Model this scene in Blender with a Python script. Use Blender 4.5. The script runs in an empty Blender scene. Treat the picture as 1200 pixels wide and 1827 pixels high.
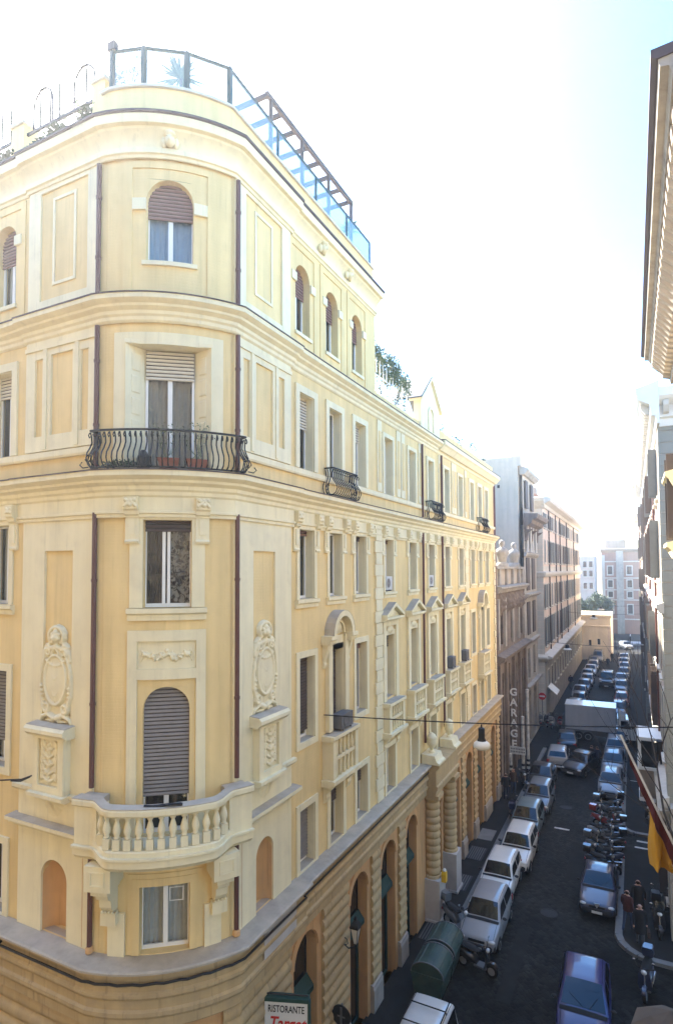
import bpy, bmesh, math, random
import numpy as np
from mathutils import Vector, Matrix, noise
random.seed(11)
R = math.radians
scene = bpy.context.scene

# ------------------------------------------------------------------ camera
CAMZ = 14.8
YAW, PITCH, ROLL = 0.46828, 0.042375, -0.004535
fw = Vector((-math.sin(YAW)*math.cos(PITCH), math.cos(YAW)*math.cos(PITCH), math.sin(PITCH)))
rt = Vector((math.cos(YAW), math.sin(YAW), 0)); up = rt.cross(fw)
rt, up = rt*math.cos(ROLL)+up*math.sin(ROLL), -rt*math.sin(ROLL)+up*math.cos(ROLL)
cd = bpy.data.cameras.new('camera'); cam = bpy.data.objects.new('camera', cd); scene.collection.objects.link(cam)
m = Matrix((rt, up, -fw)).transposed().to_4x4(); m.translation = (0, 0, CAMZ); cam.matrix_world = m
cd.sensor_fit = 'HORIZONTAL'; cd.sensor_width = 36; cd.lens = 36*1046.5/1200
cd.shift_y = (973.2-913.5)/1200; cd.clip_start = .1; cd.clip_end = 3000
scene.camera = cam

# ------------------------------------------------------------------ sky, sun, exposure
SUN_AZ, SUN_EL = R(-62), R(44)          # azimuth from +Y (down the street) towards +X, so the sun stands ahead and to the left
w = bpy.data.worlds.new('World'); scene.world = w; w.use_nodes = True
nt = w.node_tree; nt.nodes.clear()
sky = nt.nodes.new('ShaderNodeTexSky'); sky.sky_type = 'NISHITA'; sky.sun_disc = False
sky.sun_elevation = SUN_EL; sky.sun_rotation = SUN_AZ
sky.air_density = 1.0; sky.dust_density = 1.0; sky.ozone_density = 1.0; sky.altitude = 30
hs = nt.nodes.new('ShaderNodeHueSaturation'); hs.inputs['Saturation'].default_value = 1.43
bg = nt.nodes.new('ShaderNodeBackground'); bg.inputs[1].default_value = .135
wo = nt.nodes.new('ShaderNodeOutputWorld')
nt.links.new(sky.outputs[0], hs.inputs['Color']); nt.links.new(hs.outputs[0], bg.inputs[0]); nt.links.new(bg.outputs[0], wo.inputs[0])
sl = bpy.data.lights.new('sun', 'SUN'); sl.energy = 5.0; sl.angle = R(.6); sl.color = (1, .93, .82)
so = bpy.data.objects.new('sun', sl); scene.collection.objects.link(so)
sdir = Vector((math.sin(SUN_AZ)*math.cos(SUN_EL), math.cos(SUN_AZ)*math.cos(SUN_EL), math.sin(SUN_EL)))
so.rotation_euler = sdir.to_track_quat('Z', 'Y').to_euler(); so.location = (0, 0, 60)
vs = scene.view_settings; vs.view_transform = 'Standard'; vs.look = 'None'; vs.gamma = 1; vs.use_curve_mapping = False
vs.exposure = 2.84
cy = scene.cycles; cy.max_bounces = 7; cy.diffuse_bounces = 4; cy.glossy_bounces = 3; cy.transmission_bounces = 4
cy.transparent_max_bounces = 12; cy.volume_bounces = 0; cy.caustics_reflective = False; cy.caustics_refractive = False
cy.sample_clamp_indirect = 6; cy.use_denoising = True

# ------------------------------------------------------------------ materials
M = {}
def mat(name, col, rough=.8, var=.10, scale=.9, streak=0., bump=0., bscale=35., metal=0., brick=0., spec=.3, coat=0., obj=False, dirt=None, dirtamt=0., runs=0.):
    m = bpy.data.materials.new(name); m.use_nodes = True; n = m.node_tree.nodes; l = m.node_tree.links
    p = n['Principled BSDF']; p.inputs['Roughness'].default_value = rough; p.inputs['Metallic'].default_value = metal
    p.inputs['Specular IOR Level'].default_value = spec
    if coat: p.inputs['Coat Weight'].default_value = coat; p.inputs['Coat Roughness'].default_value = .06
    if obj: pos = n.new('ShaderNodeTexCoord').outputs['Object']
    else: pos = n.new('ShaderNodeNewGeometry').outputs['Position']
    base = n.new('ShaderNodeRGB'); base.outputs[0].default_value = (*col, 1); out = base.outputs[0]
    def mul(fac_out, lo, hi, prev):
        mr = n.new('ShaderNodeMapRange'); mr.inputs[1].default_value = .3; mr.inputs[2].default_value = .7
        mr.inputs[3].default_value = lo; mr.inputs[4].default_value = hi; l.new(fac_out, mr.inputs[0])
        vm = n.new('ShaderNodeVectorMath'); vm.operation = 'SCALE'; l.new(prev, vm.inputs[0]); l.new(mr.outputs[0], vm.inputs['Scale'])
        return vm.outputs[0]
    if var:
        t = n.new('ShaderNodeTexNoise'); t.inputs['Scale'].default_value = scale; t.inputs['Detail'].default_value = 6; t.inputs['Roughness'].default_value = .6
        l.new(pos, t.inputs['Vector']); out = mul(t.outputs[0], 1-var, 1+var*.6, out)
    if streak:
        mp = n.new('ShaderNodeMapping'); mp.inputs['Scale'].default_value = (3.2, 3.2, .22); l.new(pos, mp.inputs['Vector'])
        t = n.new('ShaderNodeTexNoise'); t.inputs['Scale'].default_value = 1.1; t.inputs['Detail'].default_value = 5; l.new(mp.outputs[0], t.inputs['Vector'])
        out = mul(t.outputs[0], 1-streak, 1+streak*.3, out)
    if dirt:
        t = n.new('ShaderNodeTexNoise'); t.inputs['Scale'].default_value = 1.7; t.inputs['Detail'].default_value = 8; t.inputs['Roughness'].default_value = .68
        l.new(pos, t.inputs['Vector'])
        mr = n.new('ShaderNodeMapRange'); mr.inputs[1].default_value = .5; mr.inputs[2].default_value = .72; mr.inputs[3].default_value = 0; mr.inputs[4].default_value = dirtamt
        l.new(t.outputs[0], mr.inputs[0]); mx = n.new('ShaderNodeMix'); mx.data_type = 'RGBA'
        l.new(mr.outputs[0], mx.inputs[0]); l.new(out, mx.inputs[6]); mx.inputs[7].default_value = (*dirt, 1); out = mx.outputs[2]
    if runs:      # rain runs, each with a start and an end of its own
        mp = n.new('ShaderNodeMapping'); mp.inputs['Scale'].default_value = (7, 7, .45); l.new(pos, mp.inputs['Vector'])
        t = n.new('ShaderNodeTexNoise'); t.inputs['Scale'].default_value = 1.; t.inputs['Detail'].default_value = 4; t.inputs['Roughness'].default_value = .65; l.new(mp.outputs[0], t.inputs['Vector'])
        mr = n.new('ShaderNodeMapRange'); mr.inputs[1].default_value = .56; mr.inputs[2].default_value = .74; mr.inputs[3].default_value = 1; mr.inputs[4].default_value = 1-runs; l.new(t.outputs[0], mr.inputs[0])
        vm = n.new('ShaderNodeVectorMath'); vm.operation = 'SCALE'; l.new(out, vm.inputs[0]); l.new(mr.outputs[0], vm.inputs['Scale']); out = vm.outputs[0]
    l.new(out, p.inputs['Base Color'])
    if bump or brick:
        t = n.new('ShaderNodeTexNoise'); t.inputs['Scale'].default_value = bscale; t.inputs['Detail'].default_value = 4; l.new(pos, t.inputs['Vector'])
        b = n.new('ShaderNodeBump'); b.inputs['Strength'].default_value = bump; b.inputs['Distance'].default_value = .02; l.new(t.outputs[0], b.inputs['Height'])
        last = b
        if brick:
            sx = n.new('ShaderNodeSeparateXYZ'); l.new(pos, sx.inputs[0]); ad = n.new('ShaderNodeMath'); ad.operation = 'ADD'
            l.new(sx.outputs[0], ad.inputs[0]); l.new(sx.outputs[1], ad.inputs[1]); cb = n.new('ShaderNodeCombineXYZ'); l.new(ad.outputs[0], cb.inputs[0]); l.new(sx.outputs[2], cb.inputs[1])
            bt = n.new('ShaderNodeTexBrick'); bt.inputs['Scale'].default_value = 1; bt.inputs['Brick Width'].default_value = .24; bt.inputs['Row Height'].default_value = .075
            bt.inputs['Mortar Size'].default_value = .008; bt.inputs['Color1'].default_value = (1, 1, 1, 1); bt.inputs['Color2'].default_value = (.8, .8, .8, 1); bt.inputs['Mortar'].default_value = (0, 0, 0, 1)
            l.new(cb.outputs[0], bt.inputs['Vector']); b2 = n.new('ShaderNodeBump'); b2.inputs['Strength'].default_value = brick; b2.inputs['Distance'].default_value = .012
            l.new(bt.outputs['Color'], b2.inputs['Height']); l.new(b.outputs[0], b2.inputs['Normal']); last = b2
        l.new(last.outputs[0], p.inputs['Normal'])
    M[name] = m; return m
mat("yellow", (.79, .60, .285), .88, .09, .7, .11, .12, 60, brick=.22, dirt=(.66, .50, .25), dirtamt=.35, runs=.13)
mat('cream', (.80, .71, .46), .85, .06, .8, .08, .10, 50, dirt=(.58, .50, .34), dirtamt=.35, runs=.14)
mat('orange', (.62, .36, .155), .88, .10, .8, .10, .12, 50, dirt=(.45, .30, .16), dirtamt=.4, runs=.3)
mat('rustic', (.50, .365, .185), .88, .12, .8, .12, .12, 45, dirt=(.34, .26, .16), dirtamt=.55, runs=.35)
mat('ledge', (.46, .40, .305), .9, .16, 2.2, .0, .3, 60, dirt=(.25, .22, .18), dirtamt=.5)
mat('plinth', (.40, .36, .30), .7, .15, 2.0, .1, .1, 30)
mat('flash', (.075, .05, .05), .6, .1)
mat('pipe', (.115, .05, .04), .5, .1)
mat('iron', (.012, .013, .014), .5, 0)
mat('green_iron', (.012, .045, .038), .45, .05)
mat('white_paint', (.78, .77, .72), .5, .04)
mat('blind_brown', (.22, .125, .105), .6, .08, 6)
mat('blind_dark', (.085, .065, .06), .6, .08, 6)
mat('blind_grey', (.235, .215, .20), .6, .1, 5)
mat('blind_cream', (.60, .54, .42), .6, .06, 6)
mat('curtain_white', (.72, .70, .64), .9, .06, 8)
mat('curtain_blue', (.36, .47, .55), .9, .06, 8)
mat('curtain_dark', (.12, .10, .08), .9, .1, 8)
mat('dark', (.018, .016, .015), .9, 0)
mat('core', (.03, .027, .025), .9, 0)
mat('terracotta', (.27, .09, .05), .8, .15, 6)
mat('soil', (.05, .035, .025), .95, .1)
mat('ac', (.52, .52, .49), .5, .05); mat('ac_dark', (.13, .13, .13), .5, .05)
mat('rubber', (.014, .014, .014), .8, 0)
mat('chrome', (.6, .6, .6), .25, 0, metal=1)
mat('slate', (.10, .11, .12), .7, .15, 3)
mat('wood_dark', (.055, .042, .04), .7, .15, 4)
mat('leaf', (.055, .10, .03), .6, .35, 6); mat('leaf_dark', (.03, .06, .025), .6, .35, 6); mat('leaf_pale', (.12, .16, .08), .6, .3, 6)
mat('twig', (.06, .045, .035), .9, .2)
mat('greystone', (.42, .375, .31), .85, .18, .5, .22, .25, 18, dirt=(.13, .12, .11), dirtamt=.6)
mat('sootstone', (.23, .18, .14), .9, .25, .7, .3, .3, 18, dirt=(.05, .045, .04), dirtamt=.7)
mat('render_grey', (.50, .425, .325), .9, .12, .35, .12, .15, 20, dirt=(.34, .31, .28), dirtamt=.5)
mat('pink', (.74, .60, .49), .9, .12, .5, .14, .1, 40, dirt=(.52, .38, .31), dirtamt=.4)
mat('pale_stone', (.60, .56, .48), .85, .1, .6, .12, .12, 25)
mat('shutter_grey', (.14, .15, .145), .7, .1, 4); mat('shutter_brown', (.075, .058, .05), .7, .1, 4)
mat('ochre', (.80, .67, .50), .9, .1, .5, .1)
mat('redbrick', (.36, .20, .14), .9, .12, .5, .1)
mat('brownwall', (.34, .27, .2), .9, .15, .5, .15)
mat('rose', (.56, .48, .42), .9, .1, .5, .12)
mat('teal_grey', (.31, .30, .25), .9, .10, .6, .12, .1, 30)
mat('roof_tile', (.28, .15, .10), .9, .2, 3)
mat('sign_white', (.72, .71, .66), .5, .04); mat('sign_green', (.02, .06, .045), .5, .05); mat('sign_red', (.55, .03, .02), .5, 0); mat('sign_black', (.02, .02, .02), .5, 0)
mat('flag_yellow', (.40, .20, .015), .85, .06, 3); mat('flag_red', (.06, .009, .01), .85, .06, 3)
mat('bin_green', (.035, .07, .055), .5, .25, 3, dirt=(.10, .09, .07), dirtamt=.5)
mat('marble', (.5, .47, .43), .5, .12, 3)
mat('skin', (.45, .26, .19), .6, .05); mat('hair', (.025, .018, .014), .6, .1)
mat('bulb_glass', (.75, .72, .62), .3, .05)
mat('awning_green', (.02, .05, .04), .8, .15, 3)
mat('brown_canvas', (.16, .12, .085), .9, .12, 2)
mat('yellow_plastic', (.75, .45, .02), .4, .05)
for nme, c in dict(cloth_black=(.018, .018, .02), cloth_navy=(.02, .025, .045), cloth_brown=(.06, .04, .03), cloth_grey=(.08, .08, .085), cloth_red=(.06, .018, .016), cloth_beige=(.3, .24, .17), jeans=(.035, .05, .09)).items(): mat(nme, c, .9, .1, 8)
for nme, c in dict(p_white=(.66, .65, .60), p_silver=(.27, .27, .27), p_grey=(.12, .13, .14), p_black=(.015, .015, .018), p_blue=(.022, .025, .12), p_navy=(.02, .03, .07), p_red=(.25, .02, .02), p_green=(.02, .06, .045), p_aqua=(.12, .17, .18), p_beige=(.38, .34, .27), p_steel=(.13, .155, .18)).items(): mat(nme, c, .32, .05, 2, coat=.7, spec=.5, obj=True)
mat('tail_red', (.35, .02, .02), .3, 0, spec=.5); mat('lamp_lens', (.6, .6, .58), .15, 0, spec=.6); mat('bumper', (.03, .03, .032), .6, .05); mat('plate', (.62, .62, .6), .5, 0)
mat('truck_box', (.42, .42, .42), .6, .08, 1.5, .12)
mat('stripe', (.55, .54, .50), .8, .3, 3, dirt=(.08, .08, .08), dirtamt=.6)

def painted_reflection():  # dark and pale blotches painted to stand in for a window reflection
    m = mat('painted_reflection', (.72, .69, .62), .9, 0); n = m.node_tree.nodes; l = m.node_tree.links; g = n.new('ShaderNodeNewGeometry')
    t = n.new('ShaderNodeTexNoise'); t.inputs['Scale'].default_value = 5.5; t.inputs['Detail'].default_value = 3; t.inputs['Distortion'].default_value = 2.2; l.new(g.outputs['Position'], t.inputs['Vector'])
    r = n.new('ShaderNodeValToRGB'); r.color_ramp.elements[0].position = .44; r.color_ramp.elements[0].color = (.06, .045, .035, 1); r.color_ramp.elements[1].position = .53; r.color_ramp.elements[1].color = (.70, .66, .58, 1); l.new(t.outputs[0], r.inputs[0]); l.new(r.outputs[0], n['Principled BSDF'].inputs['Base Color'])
painted_reflection()
def glassmat(name, tint, rough=.03, trans=.9, body=(.02, .022, .024)):
    m = bpy.data.materials.new(name); m.use_nodes = True; n = m.node_tree.nodes; l = m.node_tree.links; n.clear()
    o = n.new('ShaderNodeOutputMaterial'); g = n.new('ShaderNodeBsdfGlossy'); g.inputs['Roughness'].default_value = rough
    t = n.new('ShaderNodeBsdfTransparent'); t.inputs[0].default_value = (*tint, 1); d = n.new('ShaderNodeBsdfDiffuse'); d.inputs[0].default_value = (*body, 1)
    mx = n.new('ShaderNodeMixShader'); mx.inputs[0].default_value = trans; l.new(d.outputs[0], mx.inputs[1]); l.new(t.outputs[0], mx.inputs[2])
    lw = n.new('ShaderNodeLayerWeight'); pw = n.new('ShaderNodeMath'); pw.operation = 'POWER'; pw.inputs[1].default_value = 4; l.new(lw.outputs['Facing'], pw.inputs[0]); fr = n.new('ShaderNodeMath'); fr.operation = 'MULTIPLY_ADD'; fr.inputs[1].default_value = .9; fr.inputs[2].default_value = .05; l.new(pw.outputs[0], fr.inputs[0]); m2 = n.new('ShaderNodeMixShader')
    l.new(fr.outputs[0], m2.inputs[0]); l.new(mx.outputs[0], m2.inputs[1]); l.new(g.outputs[0], m2.inputs[2]); l.new(m2.outputs[0], o.inputs[0])
    M[name] = m
glassmat('glass', (.75, .78, .78)); glassmat('glass_screen', (.70, .80, .82), .03, .80, (.46, .54, .56))
glassmat('car_glass', (.06, .065, .07), .03, .12, (.007, .008, .010)); glassmat('dark_glass', (.3, .3, .3), .04, .25, (.012, .012, .012))
def wavy(name, col):      # old cast pane: bent reflections
    glassmat(name, col); m = M[name]; n = m.node_tree.nodes; l = m.node_tree.links
    p = n.new('ShaderNodeNewGeometry'); t = n.new('ShaderNodeTexNoise'); t.inputs['Scale'].default_value = 2.2; l.new(p.outputs['Position'], t.inputs['Vector'])
    b = n.new('ShaderNodeBump'); b.inputs['Strength'].default_value = .6; b.inputs['Distance'].default_value = .05; l.new(t.outputs[0], b.inputs['Height'])
    for q in n:
        if q.type == 'BSDF_GLOSSY': l.new(b.outputs[0], q.inputs['Normal'])
wavy('glass_old', (.55, .55, .52))
def cobble():
    m = bpy.data.materials.new('cobbles'); m.use_nodes = True; n = m.node_tree.nodes; l = m.node_tree.links; p = n['Principled BSDF']
    g = n.new('ShaderNodeNewGeometry'); mp = n.new('ShaderNodeMapping'); mp.inputs['Rotation'].default_value = (0, 0, .78); l.new(g.outputs['Position'], mp.inputs[0])
    v = n.new('ShaderNodeTexVoronoi'); v.inputs['Scale'].default_value = 6.2; v.inputs['Randomness'].default_value = .45; l.new(mp.outputs[0], v.inputs['Vector'])
    v2 = n.new('ShaderNodeTexVoronoi'); v2.feature = 'DISTANCE_TO_EDGE'; v2.inputs['Scale'].default_value = 6.2; v2.inputs['Randomness'].default_value = .45; l.new(mp.outputs[0], v2.inputs['Vector'])
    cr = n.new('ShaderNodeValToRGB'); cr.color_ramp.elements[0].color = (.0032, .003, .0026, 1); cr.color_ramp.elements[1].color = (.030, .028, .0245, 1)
    l.new(v.outputs['Color'], cr.inputs[0])
    t = n.new('ShaderNodeTexNoise'); t.inputs['Scale'].default_value = .35; t.inputs['Detail'].default_value = 6; l.new(g.outputs['Position'], t.inputs['Vector'])
    mr = n.new('ShaderNodeMapRange'); mr.inputs[1].default_value = .3; mr.inputs[2].default_value = .7; mr.inputs[3].default_value = .45; mr.inputs[4].default_value = 1.5; l.new(t.outputs[0], mr.inputs[0])
    sc = n.new('ShaderNodeVectorMath'); sc.operation = 'SCALE'; l.new(cr.outputs[0], sc.inputs[0]); l.new(mr.outputs[0], sc.inputs['Scale'])
    mm = n.new('ShaderNodeMapRange'); mm.inputs[1].default_value = 0; mm.inputs[2].default_value = .09; mm.inputs[3].default_value = .35; mm.inputs[4].default_value = 1; l.new(v2.outputs[0], mm.inputs[0])
    s2 = n.new('ShaderNodeVectorMath'); s2.operation = 'SCALE'; l.new(sc.outputs[0], s2.inputs[0]); l.new(mm.outputs[0], s2.inputs['Scale']); l.new(s2.outputs[0], p.inputs['Base Color'])
    b = n.new('ShaderNodeBump'); b.inputs['Strength'].default_value = .8; b.inputs['Distance'].default_value = .02; l.new(mm.outputs[0], b.inputs['Height']); l.new(b.outputs[0], p.inputs['Normal'])
    p.inputs['Roughness'].default_value = .65; p.inputs['Specular IOR Level'].default_value = .07; M['cobbles'] = m
cobble()
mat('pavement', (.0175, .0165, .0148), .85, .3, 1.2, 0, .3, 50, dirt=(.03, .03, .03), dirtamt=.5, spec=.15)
mat('manhole', (.022, .021, .02), .6, .2, 4, spec=.2)
mat('kerb', (.17, .165, .155), .7, .2, 3, 0, .2, 40)

# ------------------------------------------------------------------ helpers
COL = scene.collection
class MB:
    def __init__(s): s.v = []; s.f = []
    def add(s, vs, fs):
        b = len(s.v); s.v += [tuple(p) for p in vs]; s.f += [tuple(i+b for i in q) for q in fs]; return s
    def hexa(s, p): return s.add(p, [(0, 3, 2, 1), (4, 5, 6, 7), (0, 1, 5, 4), (1, 2, 6, 5), (2, 3, 7, 6), (3, 0, 4, 7)])
    def box(s, x0, x1, y0, y1, z0, z1): return s.hexa([(x0, y0, z0), (x1, y0, z0), (x1, y1, z0), (x0, y1, z0), (x0, y0, z1), (x1, y0, z1), (x1, y1, z1), (x0, y1, z1)])
    def prism(s, a, b):
        n = len(a); return s.add(list(a)+list(b), [tuple(range(n))[::-1], tuple(range(n, 2*n))]+[(i, (i+1) % n, n+(i+1) % n, n+i) for i in range(n)])
    def rings(s, rs, closed=True, cap=True):
        n = len(rs[0]); vs = [p for r in rs for p in r]; fs = []
        for k in range(len(rs)-1):
            for i in range(n if closed else n-1): j = (i+1) % n; fs.append((k*n+i, k*n+j, (k+1)*n+j, (k+1)*n+i))
        if cap: fs += [tuple(range(n))[::-1], tuple(range((len(rs)-1)*n, len(rs)*n))]
        return s.add(vs, fs)
    def tube(s, pts, r, n=6, r1=None):
        pts = [Vector(p) for p in pts]; rs = []
        for i, p in enumerate(pts):
            d = (pts[min(i+1, len(pts)-1)]-pts[max(i-1, 0)]).normalized(); a = d.orthogonal() if abs(d.z) > .9 else d.cross(Vector((0, 0, 1)))
            a.normalize(); b = d.cross(a); rr = r if r1 is None else r+(r1-r)*i/(len(pts)-1)
            rs.append([p+(a*math.cos(t*2*math.pi/n)+b*math.sin(t*2*math.pi/n))*rr for t in range(n)])
        return s.rings(rs)
    def lathe(s, prof, n=12, c=(0, 0, 0)):
        return s.rings([[(c[0]+r*math.cos(2*math.pi*t/n), c[1]+r*math.sin(2*math.pi*t/n), c[2]+z) for t in range(n)] for r, z in prof])
    def ball(s, c, rx, ry, rz, n=8, k=5):
        return s.rings([[(c[0]+rx*math.sin(math.pi*(j+.02)/(k+.04))*math.cos(2*math.pi*t/n), c[1]+ry*math.sin(math.pi*(j+.02)/(k+.04))*math.sin(2*math.pi*t/n), c[2]-rz*math.cos(math.pi*j/k)) for t in range(n)] for j in range(k+1)])
    def build(s, name, material, parent=None, smooth=False, inv=None):
        me = bpy.data.meshes.new(name); me.from_pydata(s.v, [], s.f)
        bm = bmesh.new(); bm.from_mesh(me); bmesh.ops.recalc_face_normals(bm, faces=bm.faces); bm.to_mesh(me); bm.free()
        me.materials.append(M[material] if isinstance(material, str) else material)
        if smooth: me.shade_smooth(); me.set_sharp_from_angle(angle=R(smooth if smooth > 1 else 42))
        return link(bpy.data.objects.new(name, me), parent)
def link(o, parent=None):
    COL.objects.link(o)
    if parent is not None:
        o.parent = parent
        if parent.type == 'EMPTY' and parent.get('_w'): o.matrix_parent_inverse = Matrix.Translation(parent.location).inverted()
    return o
def tag(o, label=None, cat=None, group=None, kind=None):
    for k, v in (('label', label), ('category', cat), ('group', group), ('kind', kind)):
        if v: o[k] = v
    return o
def root(name, label, cat, loc=(0, 0, 0), rz=0, group=None, world=False):
    o = bpy.data.objects.new(name, None); COL.objects.link(o); o.location = loc; o.rotation_euler = (0, 0, rz); o.empty_display_size = .2
    if world: o['_w'] = 1                   # children are written in world coordinates
    return tag(o, label, cat, group)
def copy_tree(o, parent=None):
    c = o.copy(); COL.objects.link(c)
    if parent is not None: c.parent = parent
    for ch in list(o.children): copy_tree(ch, c)
    return c
def recolour(o, frm, to):
    for q in [o]+list(o.children_recursive):
        for sl in getattr(q, 'material_slots', []):
            if sl.material == M[frm]: sl.link = 'OBJECT'; sl.material = M[to]
def text(body, size, material, mtx, parent, name='lettering', ext=.01, shear=0., off=0., sx=1):
    cu = bpy.data.curves.new(name, 'FONT'); cu.body = body; cu.size = size; cu.extrude = ext; cu.align_x = 'CENTER'; cu.align_y = 'CENTER'; cu.shear = shear; cu.offset = off; cu.resolution_u = 3
    t_ = bpy.data.objects.new(name, cu); COL.objects.link(t_); me = bpy.data.meshes.new_from_object(t_.evaluated_get(bpy.context.evaluated_depsgraph_get())); bpy.data.objects.remove(t_)
    me.materials.clear(); me.materials.append(M[material]); o = bpy.data.objects.new(name, me); link(o, parent); o.matrix_basis = mtx @ Matrix.Scale(sx, 4, (1, 0, 0)); return o

class Fr:       # a facade frame: along s, up z, outwards o
    def __init__(s, fn, ds=99): s.fn = fn; s.ds = ds
    def __call__(s, a, z, o): return s.fn(a, z, o)
def plane_frame(org, along, out):
    org, along, out = Vector(org), Vector(along), Vector(out)
    return Fr(lambda s, z, o: org+along*s+out*o+Vector((0, 0, z)))
def cuts(F, s0, s1):
    n = max(1, math.ceil(abs(s1-s0)/F.ds)); return [s0+(s1-s0)*i/n for i in range(n+1)]
def fprof(mb, F, s0, s1, prof):
    return mb.rings([[F(s, z, o) for o, z in prof] for s in cuts(F, s0, s1)])
def fbox(mb, F, s0, s1, z0, z1, o0, o1): return fprof(mb, F, s0, s1, [(o0, z0), (o1, z0), (o1, z1), (o0, z1)])
def fpoly(mb, F, pts, o0, o1): return mb.prism([F(s, z, o0) for s, z in pts], [F(s, z, o1) for s, z in pts])
def farc(mb, F, sc, zc, r0, r1, o0, o1, a0=0, a1=180, n=12):
    rs = []
    for i in range(n+1):
        a = R(a0+(a1-a0)*i/n); c, q = math.cos(a), math.sin(a)
        rs.append([F(sc+r0*c, zc+r0*q, o0), F(sc+r1*c, zc+r1*q, o0), F(sc+r1*c, zc+r1*q, o1), F(sc+r0*c, zc+r0*q, o1)])
    return mb.rings(rs)
def fframe(mb, F, a, b, c, d, wd, o0, o1, bottom=True):
    fbox(mb, F, a-wd, a, c, d, o0, o1); fbox(mb, F, b, b+wd, c, d, o0, o1); fbox(mb, F, a-wd, b+wd, d, d+wd, o0, o1)
    if bottom: fbox(mb, F, a-wd, b+wd, c-wd, c, o0, o1)
def fwall(mb, F, s0, s1, z0, z1, ops, o1=0., o0=None, rim=False):
    """a sheet at o1 with openings (a, b, c, d, arch); reveals run back to o0"""
    S = {s0, s1}; Z = {z0, z1}
    for a, b, c, d, *_ in ops: S |= {a, b}; Z |= {c, d}
    S = sorted(x for x in S if s0 <= x <= s1); Z = sorted(x for x in Z if z0 <= x <= z1); SS = []
    for a, b in zip(S[:-1], S[1:]): SS += cuts(F, a, b)[:-1]
    SS.append(S[-1])
    for a, b in zip(SS[:-1], SS[1:]):
        for c, d in zip(Z[:-1], Z[1:]):
            ms, mz = (a+b)/2, (c+d)/2
            if any(q[0] < ms < q[1] and q[2] < mz < q[3] for q in ops): continue
            mb.add([F(a, c, o1), F(b, c, o1), F(b, d, o1), F(a, d, o1)], [(0, 1, 2, 3)])
    for q in ops:
        a, b, c, d = q[:4]; arch = len(q) > 4 and q[4]; N = 14
        if arch:
            r = (b-a)/2; zc = d-r; mid = (a+b)/2
            arc = [(mid-r*math.cos(math.pi*i/N), zc+r*math.sin(math.pi*i/N)) for i in range(N+1)]
            for i in range(N):
                cs = a if i < N/2 else b
                mb.add([F(cs, d, o1), F(*arc[i], o1), F(*arc[i+1], o1)], [(0, 1, 2)])
            loop = [(a, c)]+arc+[(b, c)]
        else: loop = [(a, c), (a, d)]+[(s, d) for s in cuts(F, a, b)[1:-1]]+[(b, d), (b, c)]
        if o0 is not None:
            loop = loop+[(s, c) for s in cuts(F, b, a)[1:-1]]
            for i in range(len(loop)):
                p, t = loop[i], loop[(i+1) % len(loop)]; mb.add([F(*p, o1), F(*t, o1), F(*t, o0), F(*p, o0)], [(0, 1, 2, 3)])
    if rim and o0 is not None:
        for zz in (z0, z1):
            for a, b in zip(SS[:-1], SS[1:]): mb.add([F(a, zz, o1), F(b, zz, o1), F(b, zz, o0), F(a, zz, o0)], [(0, 1, 2, 3)])
        for ss in (s0, s1): mb.add([F(ss, z0, o1), F(ss, z1, o1), F(ss, z1, o0), F(ss, z0, o0)], [(0, 1, 2, 3)])
    return mb
def relief(mb, F, s0, s1, z0, z1, o, h, nu=22, nv=40):
    P = [[(s0+(s1-s0)*i/nu, z0+(z1-z0)*j/nv, h(2*i/nu-1, j/nv)) for i in range(nu+1)] for j in range(nv+1)]
    vs = [F(a, b, o+c) for r in P for a, b, c in r]; fs = []
    for j in range(nv):
        for i in range(nu):
            if max(P[j][i][2], P[j][i+1][2], P[j+1][i][2], P[j+1][i+1][2]) > 0: k = j*(nu+1)+i; fs.append((k, k+1, k+nu+2, k+nu+1))
    return mb.add(vs, fs)
def leafball(mb, c, rx, ry, rz, n, size, rnd=random):
    for _ in range(n):
        d = Vector((rnd.gauss(0, 1), rnd.gauss(0, 1), rnd.gauss(0, 1))).normalized()*(rnd.random()**.45)
        p = Vector((c[0]+d.x*rx, c[1]+d.y*ry, c[2]+d.z*rz)); a = Vector((rnd.uniform(-1, 1), rnd.uniform(-1, 1), rnd.uniform(-1, 1))).normalized(); b = a.orthogonal().normalized()
        q = size*rnd.uniform(.6, 1.3); mb.add([p-a*q, p+b*q*.45, p+a*q, p-b*q*.45], [(0, 1, 2, 3)])

def relief2(mb, F, s0, s1, z0, z1, o, prims, nu, nv, dome=None):
    """carving: the upper envelope of rounded strokes (x0, y0, x1, y1, r0, r1, base), in metres from the lower centre"""
    X, Y = np.meshgrid(np.linspace(s0, s1, nu+1)-(s0+s1)/2, np.linspace(z0, z1, nv+1)-z0); H = np.full(X.shape, -.01)
    if dome is not None: H = np.maximum(H, dome(X, Y))
    for x0, y0, x1, y1, r0, r1, b in prims:
        dx, dy = x1-x0, y1-y0; L2 = dx*dx+dy*dy
        t = np.clip(((X-x0)*dx+(Y-y0)*dy)/L2, 0, 1) if L2 > 0 else 0*X
        d2 = (X-x0-t*dx)**2+(Y-y0-t*dy)**2; r = r0+(r1-r0)*t; q = r*r-d2
        H = np.where(q > 0, np.maximum(H, b*np.clip(q/(r*r)*8, 0, 1)+np.sqrt(np.maximum(q, 0))), H)
    S_, Z_ = np.linspace(s0, s1, nu+1), np.linspace(z0, z1, nv+1)
    vs = [F(S_[i], Z_[j], o+H[j, i]) for j in range(nv+1) for i in range(nu+1)]; fs = []
    for j in range(nv):
        for i in range(nu):
            if H[j:j+2, i:i+2].max() > 0: k = j*(nu+1)+i; fs.append((k, k+1, k+nu+2, k+nu+1))
    return mb.add(vs, fs)
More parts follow.
